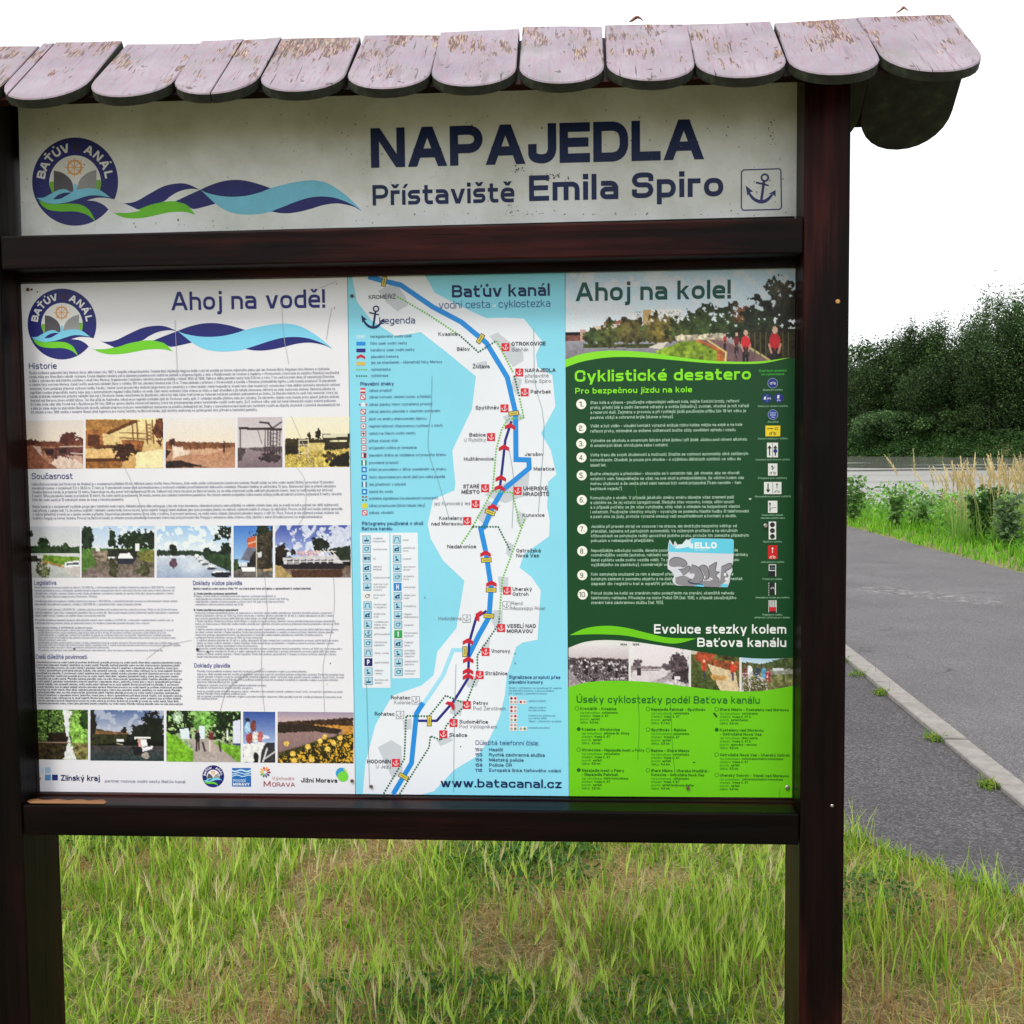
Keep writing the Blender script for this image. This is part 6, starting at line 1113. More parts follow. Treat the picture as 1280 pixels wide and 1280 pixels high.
I.poly([(706.8, 461)] + M(fC, sm([(26, 487), (100, 462), (200, 447), (300, 446), (420, 455), (560, 476), (700, 494), (850, 506), (960, 503), (1060, 488), (1111, 476)])) + M(fC, [(1111, 640), (30, 640)]), DGREEN, 2.2); I.build('colour_field', gpos); I = Ink()
I.poly(M(fC, sm([(26, 487), (100, 462), (200, 447), (300, 446), (420, 455), (560, 476), (700, 492), (850, 498), (960, 494), (1080, 478)]) + sm([(1079, 479), (960, 504), (850, 508), (700, 504), (560, 492), (420, 480), (300, 475), (200, 480), (100, 498), (26, 524)])), ink(128, 214, 40), 2.8)
I.build('colour_field', gpos)
HL(gpos, 'Ahoj na kole!', 74, 213, 803, 88, ink(8, 72, 66), .19, f=fC, gap=.13); HL(gpos, 'Cyklistické desatero', 70, 592, 898, 54, ink(128, 218, 30), .19, f=fC, gap=.14); HL(gpos, 'Pro bezpečnou jízdu na kole', 72, 648, 621, 27, ink(128, 218, 30), .18, f=fC)
HL(gpos, 'Evoluce stezky kolem', 418, 504, 1005, 41, ink(226, 230, 228), .18, f=fD); HL(gpos, 'Baťova kanálu', 610, 563, 1005, 40, ink(226, 230, 228), .18, f=fD); HL(gpos, 'Úseky cyklostezky podél Baťova kanálu', 74, 812, 887, 32, ink(16, 96, 34), .16, f=fD, gap=.16)
HL(gpos, '1934', 267, 557, 297, 9, TK, .18, f=fD); HL(gpos, '1938', 322, 557, 352, 9, TK, .18, f=fD)
num = [(100, 697, fC), (100, 810, fC), (100, 883, fC), (101, 948, fC), (102, 1032, fC), (103, 1148, fC), (99, 40, fD), (99, 138, fD), (99, 245, fD), (101, 331, fD)]
for k, (x, y, f) in enumerate(num):
    I = Ink(); c = f(x, y); I.disc(*c, 6.3, 6.3, ink(232, 240, 222), 3, 22); s_ = str(k + 1) + '.'; h_ = 6.4; w_ = 5.4 if k < 9 else 9.2
    T(I, s_, c[0] - w_ / 2, c[1] + h_ / 2, c[0] + w_ / 2, h_, ink(50, 70, 70), .15, 5, ns=3); I.build('number_badge', gpos)
ten = [(fC, 697, 842, "Stav kola a výbava - používejte odpovídající velikost kola, mějte funkční brzdy, reflexní"), (fC, 720, 888, "prvky, přední bílé a zadní červené odrazky a světla (blikačky), zvonek, vhodné je mít nářadí"), (fC, 743, 875, "a rezervní duši. Zejména v provozu a při rychlejší jízdě používejte přilbu (do 18 let věku je"), (fC, 767, 533, "povinná vždy) a ochranné brýle (slunce a hmyz)."),
(fC, 807, 857, "Vidět a být viděn - vizuální kontakt výrazně snižuje riziko kolize: mějte na sobě a na kole"), (fC, 831, 828, "reflexní prvky, minimálně za snížené viditelnosti buďte vždy osvětleni vpředu i vzadu."), (fC, 876, 880, "Vyhněte se alkoholu a omamným látkám před jízdou i při jízdě. Jízdou pod vlivem alkoholu"), (fC, 899, 508, "či omamných látek ohrožujete sebe i ostatní."),
(fC, 943, 885, "Volte trasu dle svých zkušeností a možností. Snažte se vyhnout automobily silně zatíženým"), (fC, 967, 851, "komunikacím. Chodník je pouze pro chodce - s výjimkou dětských cyklistů ve věku do"), (fC, 991, 217, "deseti let."), (fC, 1032, 843, "Buďte ohleduplní a předvídaví - chovejte se k ostatním tak, jak chcete, aby se chovali"), (fC, 1055, 865, "ostatní k vám. Nespoléhejte se však na své okolí a předpokládejte, že všichni kolem vás"), (fC, 1078, 852, "mohou chybovat a že cesta před vámi nemusí být volně průjezdná (\"kam nevidím - tam"), (fC, 1102, 293, "bezhlavě nejedu\")."),
(fC, 1145, 818, "Komunikujte s okolím. V případě jakékoliv změny směru dávejte včas znamení paží"), (fC, 1167, 818, "a ujistěte se, že jej ostatní zaregistrovali. Sledujte stav vozovky, koleje, uliční vpusti"), (fC, 1189, 845, "a v případě potřeby se jim včas vyhýbejte, vždy však s ohledem na bezpečnost vlastní"), (fC, 1211, 888, "i ostatních. Používejte všechny smysly - vyvarujte se poslechu hlasité hudby či telefonování"), (fC, 1233, 830, "a psaní sms za jízdy, protože výrazně omezují vaši soustředěnost a kontakt s okolím."),
(fD, 35, 785, "Jezděte při pravém okraji ve vozovce i na stezce, ale dodržujte bezpečný odstup od"), (fD, 56, 788, "překážek, zejména od parkujících automobilů. Ve zúžených profilech a na okružních"), (fD, 77, 838, "křižovatkách se pohybujte raději uprostřed jízdního pruhu, protože tím zamezíte případným"), (fD, 98, 417, "pokusům o nebezpečné předjíždění."),
(fD, 142, 790, "Nepodjíždějte odbočující vozidla, dávejte pozor na autobusy, nákladní vozy, na vedle jede"), (fD, 162, 835, "rozměrnějšího vozidla (autobus, nákladní vozidlo či tramvaj) vás řidič nemá šanci prakticky"), (fD, 184, 795, "šanci cyklistu vedle svého vozidla vidět. To platí i pro místa, kdy u zastávky autobusu"), (fD, 205, 720, "vyjíždějícího ze zastávky), rozměrnější vozidla předjíždějte vždy zleva."),
(fD, 247, 770, "Kolo zamykejte současně za rám a alespoň přední kolo, nejlépe i zadní kolo, použijte"), (fD, 268, 810, "bytelným zámkem k pevnému objektu a na dobře viditelném místě. Doporučujeme nechat"), (fD, 289, 740, "zapsat do registru kol a opatřit příslušnou nálepkou a fotkou."), (fD, 331, 773, "Pokud dojde ke kolizi se zraněním nebo podezřením na zranění, okamžitě nehodu"), (fD, 352, 783, "telefonicky nahlaste. Přivolejte na místo Policii ČR (tel. 158), v případě závažnějšího"), (fD, 373, 460, "zranění také záchrannou službu (tel. 155).")]
I = Ink()
for f, y, x1, s_ in ten: T(I, s_, 143 if f is fC else 138, y, x1, 14.5 if f is fC else 13.5, ink(176, 208, 184), .145, f=f)
I.build('body_lettering', gpos)
# road signs down the right side of the green poster
fR1, fR2 = fr(930, 450, 7.53), fr(930, 610, 7.53); SB = ink(34, 48, 130)
def rs_(name, fn): I = Ink(); fn(I); I.build('road_sign', gpos)
def arr(I, f, x, y0, y1, wd, c, lay=4): I.poly(M(f, [(x - wd * .4, y0), (x + wd * .4, y0), (x + wd * .4, y1), (x - wd * .4, y1)]), c, lay); d = 1 if y1 > y0 else -1; I.poly(M(f, [(x - wd * 1.5, y1 - d * wd * .2), (x + wd * 1.5, y1 - d * wd * .2), (x, y1 + d * wd * 2)]), c, lay + .2)
def bike(I, f, x, y, s_, c, lay=4):
    a, b = f(x - s_, y + s_ * .3), f(x + s_, y + s_ * .3); r = s_ * .55 / f.s; I.ring(*a, r, r, r * .4, c, lay, 8); I.ring(*b, r, r, r * .4, c, lay + .1, 8); I.line(M(f, [(x - s_, y + s_ * .3), (x - s_ * .3, y - s_ * .5), (x + s_ * .5, y - s_ * .5), (x + s_, y + s_ * .3)]), r * .4, c, lay + .2)
BK = ink(30, 32, 40); CR = ink(222, 226, 222)
rs_('a', lambda I: (I.disc(*fR1(270, 218), 6.4, 6.4, ink(150, 170, 190), 3), I.disc(*fR1(270, 218), 5.9, 5.9, SB, 3.3), bike(I, fR1, 272, 216, 17, CR)))
rs_('b', lambda I: (I.disc(*fR1(215, 360), 5.9, 5.9, SB, 3.3), bike(I, fR1, 236, 360, 11, CR), I.poly(M(fR1, [(190, 345), (206, 345), (204, 372), (186, 372)]), CR, 4), I.rect(*fR1(214, 325), *fR1(218, 395), ink(120, 140, 180), 4.6)))
rs_('c', lambda I: (I.disc(*fR1(326, 358), 5.9, 5.9, SB, 3.3), I.poly(M(fR1, [(314, 330), (334, 330), (330, 362), (312, 362)]), CR, 4), bike(I, fR1, 326, 378, 10, CR)))
rs_('d', lambda I: (I.disc(*fR1(272, 514), 6.4, 6.4, ink(150, 170, 190), 3), I.disc(*fR1(272, 514), 5.9, 5.9, ink(50, 64, 146), 3.3), I.line(M(fR1, [(244, 498), (300, 498)]), 1.4, ink(150, 164, 206), 4), I.line(M(fR1, [(244, 518), (300, 518)]), 1.6, ink(150, 164, 206), 4), I.line(M(fR1, [(258, 538), (290, 538)]), 1.4, ink(150, 164, 206), 4)))
rs_('e', lambda I: (I.poly(M(fR1, [(202, 618), (342, 618), (340, 718), (202, 718)]), ink(232, 206, 40), 3), I.line(M(fR1, [(216, 646), (266, 646)]), .9, BK, 4), I.poly(M(fR1, [(258, 638), (274, 646), (258, 655)]), BK, 4.3), T(I, 'C', 288, 660, 318, 26, BK, .16, 5, fR1), bike(I, fR1, 270, 688, 20, BK)))
rs_('f', lambda I: (I.poly(M(fR1, [(216, 778), (320, 778), (320, 916), (216, 916)]), CR, 3), arr(I, fR1, 240, 900, 830, 14, BK), arr(I, fR1, 294, 900, 830, 14, BK), I.disc(*fR1(294, 856), 2.6, 2.6, SB, 4.8, 10), I.line(M(fR1, [(267, 782), (267, 912)]), .5, BK, 4)))
rs_('g', lambda I: (I.poly(M(fR1, [(226, 974), (314, 974), (314, 1088), (226, 1088)]), CR, 3), arr(I, fR1, 264, 1034, 1006, 8, BK), I.line(M(fR1, [(268, 1030), (286, 1006)]), .9, BK, 4), bike(I, fR1, 270, 1062, 18, ink(90, 92, 96))))
rs_('h', lambda I: (I.poly(M(fR1, [(188, 1148), (352, 1148), (352, 1262), (188, 1262)]), CR, 3), arr(I, fR1, 226, 1162, 1222, 14, BK), arr(I, fR1, 310, 1210, 1174, 8, BK), bike(I, fR1, 310, 1236, 16, ink(90, 92, 96)), I.line(M(fR1, [(270, 1152), (270, 1258)]), .5, BK, 4)))
rs_('i', lambda I: (I.poly(M(fR2, [(226, 120), (314, 120), (314, 234), (226, 234)]), CR, 3), arr(I, fR2, 244, 224, 152, 9, BK), I.line(M(fR2, [(246, 206), (264, 186), (304, 182)]), .8, ink(120, 122, 126), 4)))
def lights3(I):
    I.poly(M(fR2, [(232, 316), (302, 316), (302, 484), (232, 484)]), CR, 3)
    for y, c in ((346, (80, 44, 50)), (401, (110, 96, 50)), (456, (40, 80, 60))): I.disc(*fR2(267, y), 3.1, 3.1, BK, 4, 16); bike(I, fR2, 267, y, 9, ink(*c), 4.4)
rs_('j', lights3)
rs_('k', lambda I: (I.poly(M(fR2, [(226, 540), (314, 540), (314, 668), (226, 668)]), ink(200, 30, 34), 3), arr(I, fR2, 268, 612, 572, 8, CR), bike(I, fR2, 268, 648, 17, CR)))
rs_('l', lambda I: (I.poly(M(fR2, [(232, 720), (302, 720), (302, 832), (232, 832)]), BK, 3), I.line(M(fR2, [(236, 720), (236, 776), (298, 776), (298, 832)]), .9, CR, 4), I.line(M(fR2, [(236, 722), (298, 722), (298, 776)]), .9, CR, 4.3), bike(I, fR2, 268, 750, 12, ink(120, 160, 170))))
rs_('m', lambda I: (I.poly(M(fR2, [(244, 892), (290, 892), (290, 1004), (244, 1004)]), BK, 3), I.rect(*fR2(290, 892), *fR2(300, 1004), CR, 3.3), [I.rect(*fR2(230, 892 + k * 22), *fR2(236, 902 + k * 22), CR, 3.3) for k in range(6)], bike(I, fR2, 268, 940, 11, CR)))
rs_('n', lambda I: (I.poly(M(fR2, [(228, 1056), (308, 1056), (308, 1172), (228, 1172)]), BK, 3), [I.rect(*fR2(240 + k * 18, 1056), *fR2(250 + k * 18, 1120), CR, 3.4) for k in range(4)], I.rect(*fR2(238, 1120), *fR2(298, 1160), ink(196, 40, 40), 3.8), I.rect(*fR2(230, 1056), *fR2(234, 1172), CR, 3.5), I.rect(*fR2(302, 1056), *fR2(306, 1172), CR, 3.5)))
I = Ink(); LT = ink(150, 196, 160)
T(I, 'Dopravní značení', 140, 113, 398, 24, ink(70, 170, 60), .18, f=fR1); T(I, 'na cyklostezce', 162, 145, 378, 22, ink(70, 170, 60), .18, f=fR1)
for f, y, x0, x1, s_ in ((fR1, 290, 178, 362, 'Stezka pro cyklisty'), (fR1, 443, 130, 412, 'Stezka pro chodce a cyklisty'), (fR1, 590, 220, 324, 'Jiný příkaz'), (fR1, 748, 130, 410, 'Dopravní značka pro cyklisty'), (fR1, 946, 108, 430, 'Vyhrazený jízdní pruh pro cyklisty'), (fR1, 1120, 132, 404, 'Přejezd pro cyklisty'), (fR2, 88, 100, 440, 'Obousměrný provoz cyklistů'), (fR2, 262, 168, 366, 'Doporučený způsob'), (fR2, 290, 156, 384, 'odbočení cyklistů vlevo'), (fR2, 512, 180, 356, 'Signál pro cyklisty'), (fR2, 704, 158, 378, 'Jízdní pruh pro cyklisty'), (fR2, 864, 174, 358, 'Prostor pro cyklisty'), (fR2, 1038, 106, 428, 'Víceúčelový koridor pro cyklisty'), (fR2, 1200, 172, 360, 'Přejezd pro cyklisty'), (fR2, 1226, 100, 430, 'přimknutý k přechodu pro chodce')): T(I, s_, x0, y, x1, 17, LT, .14, f=f)
I.build('sign_captions', gpos)
# list of cycle path sections
DL = ink(22, 92, 20); ML = ink(46, 130, 26)
sec = [(75, 838, 0, ["Kroměříž - Kvasice"], 250, ["cyklostezka", "trasa č. 47", "asfalt", "8,3 km"]), (83, 930, 1, ["Kvasice - Otrokovice"], 266, ["silnice III. třídy", "trasa č. 47", "asfalt", "4,5 km"]), (83, 1021, 0, ["Otrokovice - Napajedla most u Fatry"], 374, ["cyklostezka", "trasa č. 47", "asfalt", "5,8 km"]), (83, 1112, 1, ["Napajedla most u Fatry", "- Napajedla Pahrbek"], 284, ["místní komunikace", "trasa č. 47", "asfalt", "3,2 km"]),
       (391, 841, 0, ["Napajedla Pahrbek - Spytihněv"], 645, ["cyklostezka", "trasa č. 47", "asfalt", "2,7 km"]), (391, 932, 0, ["Spytihněv - Babice"], 560, ["cyklostezka", "trasa č. 47", "asfalt", "3,5 km"]), (391, 1024, 0, ["Babice - Staré Město"], 574, ["cyklostezka", "trasa č. 47", "asfalt", "6,4 km"]), (391, 1113, 0, ["Staré Město - Uherské Hradiště -", "Kunovice - Ostrožská Nová Ves"], 664, ["cyklostezka", "trasa č. 47", "asfalt/betonová dlažba", "9,3 km"]),
       (696, 842, 0, ["Staré Město - Kostelany nad Moravou"], 1016, ["cyklostezka", "trasa č. 47 b", "asfalt/beton", "5,8 km"]), (696, 933, 1, ["Kostelany nad Moravou", "- Ostrožská Nová Ves"], 904, ["lesní cesta", "trasa č. 47 b", "zpevněný - nerovný", "6,2 km"]), (696, 1043, 0, ["Ostrožská Nová Ves - Uherský Ostroh"], 1020, ["cyklostezka/místní komunikace", "trasa č. 47", "asfalt", "5,5 km"]), (696, 1134, 0, ["Uherský Ostroh - Veselí nad Moravou"], 1016, ["cyklostezka/místní komunikace", "trasa č. 47", "asfalt", "6,8 km"])]
I = Ink()
for x, y, full_, tt, x1, inf in sec:
    c = fD(x, y - 1)
    if full_: I.disc(*c, 2.5, 2.5, DL, 3, 14)
    else: I.ring(*c, 2.4, 2.4, .6, DL, 3, 14)
    tx = x + 14; yy_ = y + 6
    for k, l in enumerate(tt):
        T(I, l, tx, yy_, x1 if k == 0 else tx + (x1 - tx) * len(l) / len(tt[0]), 13, DL, .2, f=fD); yy_ += 18
    yy_ -= 2
    for lab, l in zip(("typ komunikace:", "značení:", "povrch:", "délka:"), inf):
        w1 = len(lab) * 6.0; T(I, lab, tx, yy_, tx + w1, 10.5, ML, .13, f=fD); T(I, l, tx + w1 + 8, yy_, tx + w1 + 8 + len(l) * 6.3, 10.5, DL, .19, f=fD); yy_ += 14.6
I.build('section_list', gpos)
I = Ink(); I.line([(892, 891), (896, 896)], 2.2, ink(20, 60, 24), 8); I.rect(866, 952, 869, 953.5, ink(40, 110, 30), 8); I.disc(957, 657, 1.6, 1.6, ink(60, 90, 66), 7.5, 8); I.rect(936, 623, 939, 624.3, ink(226, 230, 226), 7.5)
for pts in ([(797, 868), (799, 905), (797, 950)], [(838, 878), (841, 940), (846, 985)], [(793, 600), (798, 630), (803, 650)], [(975, 985), (974, 997)]): I.line(sm(pts, 3), .5, ink(60, 140, 40), 8)
I.build('hairline_cracks', gpos)

# ---- torn paper name sticker stuck over the green poster
fK = fr(820, 660, 11.636)
st = [(200, 165), (250, 255), (275, 185), (310, 240), (345, 235), (380, 235), (400, 205), (420, 185), (440, 160), (460, 175), (490, 165), (510, 148), (1100, 158), (1130, 180), (1128, 380), (1118, 510), (1105, 560), (1110, 620), (1080, 690), (1070, 780), (1040, 862), (300, 835), (255, 800), (235, 760), (262, 700), (240, 650), (200, 612), (172, 600), (165, 540), (180, 420), (172, 300), (182, 215)]
pq = [P(*fK(*p))[[0, 2]] for p in st]; n = len(pq); V = [(a[0], -LSTEP * 8.5, a[1]) for a in pq] + [(a[0], -LSTEP * 10, a[1]) for a in pq]
ar = sum(pq[i - 1][0] * pq[i][1] - pq[i][0] * pq[i - 1][1] for i in range(n)); top_ = list(range(n, 2 * n)); top_ = top_ if ar > 0 else top_[::-1]
stk = mesh_py('name_sticker', V, [top_] + [[i, (i + 1) % n, n + (i + 1) % n, n + i] for i in range(n)], PR, gpos, cols=np.tile(ink(204, 206, 214), (2 * n, 1)))
# its printing is part of the same poster's sticker
I = Ink(); CY = ink(96, 196, 222)
I.poly(M(fK, [(190, 200), (248, 268), (285, 262), (310, 285), (350, 270), (410, 250), (470, 275), (510, 240), (505, 170), (512, 150), (1098, 160), (1128, 182), (1128, 376), (180, 346)]), CY, 10.5)
T(I, 'ELLO', 560, 298, 884, 92, ink(226, 236, 240), .26, 11.5, fK, gap=.08); I.poly(M(fK, [(440, 170), (480, 180), (505, 220), (540, 230), (540, 300), (500, 296), (470, 270), (400, 290), (300, 300), (260, 285), (330, 250), (400, 230)]), ink(206, 226, 232), 11); T(I, 'my name is', 560, 328, 760, 24, ink(200, 232, 240), .14, 11.5, fK)
GY, OL = ink(134, 132, 138), ink(62, 60, 76)
def blob(pts, lay, o=True):
    q = sm(pts + [pts[0]], 3); 
    I.poly(M(fK, q), GY, lay)
    if o: I.line(M(fK, q[:int(len(q) * .62)]), .8, OL, lay + .4)
blob([(190, 480), (250, 430), (330, 428), (410, 460), (452, 520), (400, 565), (330, 560), (250, 565), (190, 540)], 11)
blob([(325, 600), (400, 590), (460, 550), (500, 570), (470, 640), (400, 690), (370, 650)], 11.6)
blob([(280, 720), (400, 690), (520, 740), (700, 770), (940, 760), (945, 850), (700, 850), (320, 825)], 11.2, False)
blob([(520, 530), (600, 560), (660, 630), (690, 720), (640, 800), (540, 800), (470, 770), (540, 730), (560, 660), (490, 660), (500, 600)], 12)
blob([(620, 570), (680, 535), (740, 560), (770, 640), (760, 740), (700, 760), (690, 660)], 12.4)
blob([(765, 560), (880, 498), (860, 620), (920, 640), (870, 690), (930, 760), (840, 770), (780, 740)], 12.8)
blob([(950, 560), (1085, 508), (1092, 580), (1010, 630), (1050, 700), (1000, 780), (935, 790)], 13.2)
I.poly(M(fK, [(700, 690), (716, 700), (712, 735), (700, 730)]), WHITE, 13.8); I.poly(M(fK, [(780, 715), (828, 738), (815, 755), (785, 740)]), WHITE, 13.8); I.poly(M(fK, [(990, 655), (1020, 650), (1012, 700), (985, 690)]), WHITE, 14.4); I.poly(M(fK, [(1005, 720), (1050, 720), (1050, 750), (1000, 760)]), WHITE, 14.4)
I.poly(M(fK, [(548, 842), (640, 812), (700, 820), (698, 856)]), CY, 13.8); I.poly(M(fK, [(942, 815), (1045, 812), (1040, 858), (944, 855)]), CY, 13.8); I.line(M(fK, sm([(460, 765), (500, 800), (570, 810), (690, 825)], 3)), .9, ink(30, 60, 90), 14.6)
I.build('sticker_print', gpos)
# dry leaf scraps caught on the ridge
def scrap(x, y, s_, lab):
    c = P(x, y, .0); V = []; rs = random.Random(int(x)); n = 7
    for j in range(3):
        for i in range(n): t = i / (n - 1) * 2 - 1; V.append((c[0] + t * s_, c[1] - .012 + (j - 1) * s_ * .35 * (1 - t * t) + .002 * rs.random(), c[2] + s_ * (.25 * math.sin(t * 2.6 + 1) + (.35 if j == 1 else 0) * (1 - t * t)) + .003 * rs.random()))
    F = [[j * n + i, j * n + i + 1, (j + 1) * n + i + 1, (j + 1) * n + i] for j in range(2) for i in range(n - 1)]
    o = mesh_py('dry_leaf', V, F, DRYLEAF); tag(o, lab, 'leaf', 'dry leaves caught on the roof ridge')
scrap(794, 29, .014, 'curled brown dry leaf scrap on the ridge above the word NAPAJEDLA'); scrap(1126, 17, .012, 'small upright brown leaf scrap on the rightmost shingle of the roof')

# ------------------------------------------------------------------ vegetation
def blades(n_name, base, h, lean, az, w, c0, c1, label, cat, mat=GRASSM, rows=3, curl=1.0):
    """curved tapering strips: base (n,3), height, lean (horizontal reach), azimuth, width, root and tip colours"""
    n = len(base); t = np.linspace(0, 1, rows); dirv = np.stack([np.cos(az), np.sin(az)], -1); face = az + rng.uniform(.6, 2.5, n); sd2 = np.stack([np.cos(face), np.sin(face)], -1)
    V = np.zeros((n, rows, 2, 3)); C = np.zeros((n, rows, 2, 3))
    for k, tt in enumerate(t):
        cx = base[:, :2] + dirv * (lean * tt ** (1 + curl))[:, None]; z = base[:, 2] + h * (tt - .25 * (lean / (h + .01)) * tt * tt * curl); ww = w * (1 - tt) ** .7 if k < rows - 1 else w * .08
        for s_, sg_ in ((0, -1), (1, 1)): V[:, k, s_, :2] = cx + sd2 * (sg_ * ww * .5)[:, None] if np.ndim(ww) else cx; V[:, k, s_, 2] = z
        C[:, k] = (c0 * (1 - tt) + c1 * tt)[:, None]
    b = (np.arange(n) * rows * 2)[:, None]; F = np.concatenate([b + np.array([2 * k, 2 * k + 1, 2 * k + 3, 2 * k + 2])[None] for k in range(rows - 1)])
    o = mesh_np(n_name, V, F, mat, None, C.reshape(-1, 3))
    if label: tag(o, label, cat, kind='stuff')
    return o
def vnoise(x, y, sc, seed=0):
    r = np.random.default_rng(seed).random((64, 64)); X, Y = np.mod(x * sc, 63), np.mod(y * sc, 63); i, j = X.astype(int), Y.astype(int); fx, fy = X - i, Y - j; fx, fy = fx * fx * (3 - 2 * fx), fy * fy * (3 - 2 * fy)
    return (r[i, j] * (1 - fx) + r[(i + 1) % 64, j] * fx) * (1 - fy) + (r[i, (j + 1) % 64] * (1 - fx) + r[(i + 1) % 64, (j + 1) % 64] * fx) * fy
# the edge of the grass against the asphalt
bxy = np.array(bnd); 
def grass_ok(x, y, marg=0.02):
    o = np.argsort(bxy[:, 0]); yb = np.interp(x, bxy[o, 0], bxy[o, 1]); return y < yb - marg
def scatter(n, x0, x1, y0, y1, marg=.02):
    p = np.stack([rng.uniform(x0, x1, n), rng.uniform(y0, y1, n)], -1); return p[grass_ok(p[:, 0], p[:, 1], marg)]
green = np.array([[.14, .33, .014], [.22, .43, .020], [.34, .49, .035], [.06, .20, .010], [.44, .50, .08]]); straw = np.array([[.52, .41, .15], [.44, .32, .12], [.62, .52, .25], [.36, .22, .08]])
def pick(a, n): return a[rng.integers(0, len(a), n)] * rng.uniform(.8, 1.15, (n, 1))
YN = g1[1] + .3
def field(n, dens, hmin, hmax, wmin, wmax, pal0, pal1, name, lab, leanf=.5, marg=-.015, x0=-1.3, x1=3.3, y0=-.2, flat=0.0, rows=3):
    p = scatter(n, x0, x1, y0, YN, marg); d = dens(p[:, 0], p[:, 1]); p = p[rng.random(len(p)) < d]; n = len(p)
    k = vnoise(p[:, 0], p[:, 1], 2.6, 3); h = rng.uniform(hmin, hmax, n) * (.55 + .8 * k); az = rng.uniform(0, 2 * math.pi, n)
    if flat: h *= (1 - flat)
    return blades(name, np.column_stack([p, np.zeros(n)]), h, rng.uniform(.15, 1, n) * leanf * (hmin + hmax) / 2, az, rng.uniform(wmin, wmax, n), pick(pal0, n), pick(pal1, n), lab, 'grass', rows=rows)
patch = lambda x, y: vnoise(x, y, 2.2, 11) * .6 + vnoise(x, y, 6.5, 12) * .4
gd_ = lambda x, y: np.clip((patch(x, y) - .39) * 5, .09, 1)
dd_ = lambda x, y: np.clip((.66 - patch(x, y)) * 3.6, .2, 1)
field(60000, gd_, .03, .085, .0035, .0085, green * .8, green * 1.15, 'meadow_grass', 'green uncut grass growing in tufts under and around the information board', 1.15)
field(10000, lambda x, y: np.clip((vnoise(x, y, 3.4, 21) - .50) * 5, .015, 1), .09, .20, .004, .009, green, np.array([[.42, .58, .08], [.50, .58, .13], [.26, .48, .03]]), 'tall_grass', 'taller light green grass blades standing above the meadow', .55, rows=4)
rust = np.array([[.55, .42, .16], [.46, .24, .09], [.62, .50, .24], [.36, .16, .06]])
field(60000, dd_, .02, .075, .002, .0042, rust * .7, rust, 'dry_grass', 'dry straw coloured grass lying between the green tufts', 1.7)
# matted cut straw lying flat
p = scatter(34000, -1.3, 3.3, -.2, YN, .0); p = p[rng.random(len(p)) < dd_(p[:, 0], p[:, 1]) * .8]; n = len(p); az = rng.uniform(0, 6.28, n)
blades('straw_litter', np.column_stack([p, rng.uniform(.003, .02, n)]), rng.uniform(0, .012, n), rng.uniform(.03, .11, n), az, rng.uniform(.0018, .0042, n), np.minimum(pick(straw, n) * rng.uniform(.45, 1.35, (n, 1)), .75), np.minimum(pick(straw, n) * 1.4, .78), 'pale cut straw lying on the bare soil of the meadow', 'straw', rows=3, curl=.1)
# seed heads of wild barley: stalk with a brush of awns
def barley(pts, hs):
    B, H, LN, AZ, W_, C0, C1 = [], [], [], [], [], [], []
    for (x, y), h in zip(pts, hs):
        az = rng.uniform(0, 6.28); ln = h * rng.uniform(.12, .45); c = np.array([.42, .60, .10]) * rng.uniform(.8, 1.3) if rng.random() < .7 else np.array([.62, .54, .28])
        B.append((x, y, 0)); H.append(h); LN.append(ln); AZ.append(az); W_.append(.0022); C0.append(c * .5); C1.append(c)
        tx, ty, tz = x + math.cos(az) * ln * .9, y + math.sin(az) * ln * .9, h * .88
        for k in range(13):
            t = k / 13; a2 = az + rng.normal(0, .5); q = (tx + math.cos(az) * t * .035, ty + math.sin(az) * t * .035, tz + t * .05); B.append(q); H.append(rng.uniform(.03, .065)); LN.append(rng.uniform(.008, .028)); AZ.append(a2); W_.append(.0026); C0.append(c); C1.append(c * 1.25)
    blades('barley_head', np.array(B), np.array(H), np.array(LN), np.array(AZ), np.array(W_), np.array(C0), np.minimum(np.array(C1), .7), 'feathery pale green seed heads of wild barley among the grass', 'grass', rows=3)
p = scatter(4200, -1.2, 3.2, 0, YN, .0); p = p[rng.random(len(p)) < np.clip((vnoise(p[:, 0], p[:, 1], 2.4, 31) - .40) * 3.5, .03, 1)][:1000]
barley(p, rng.uniform(.09, .24, len(p)))
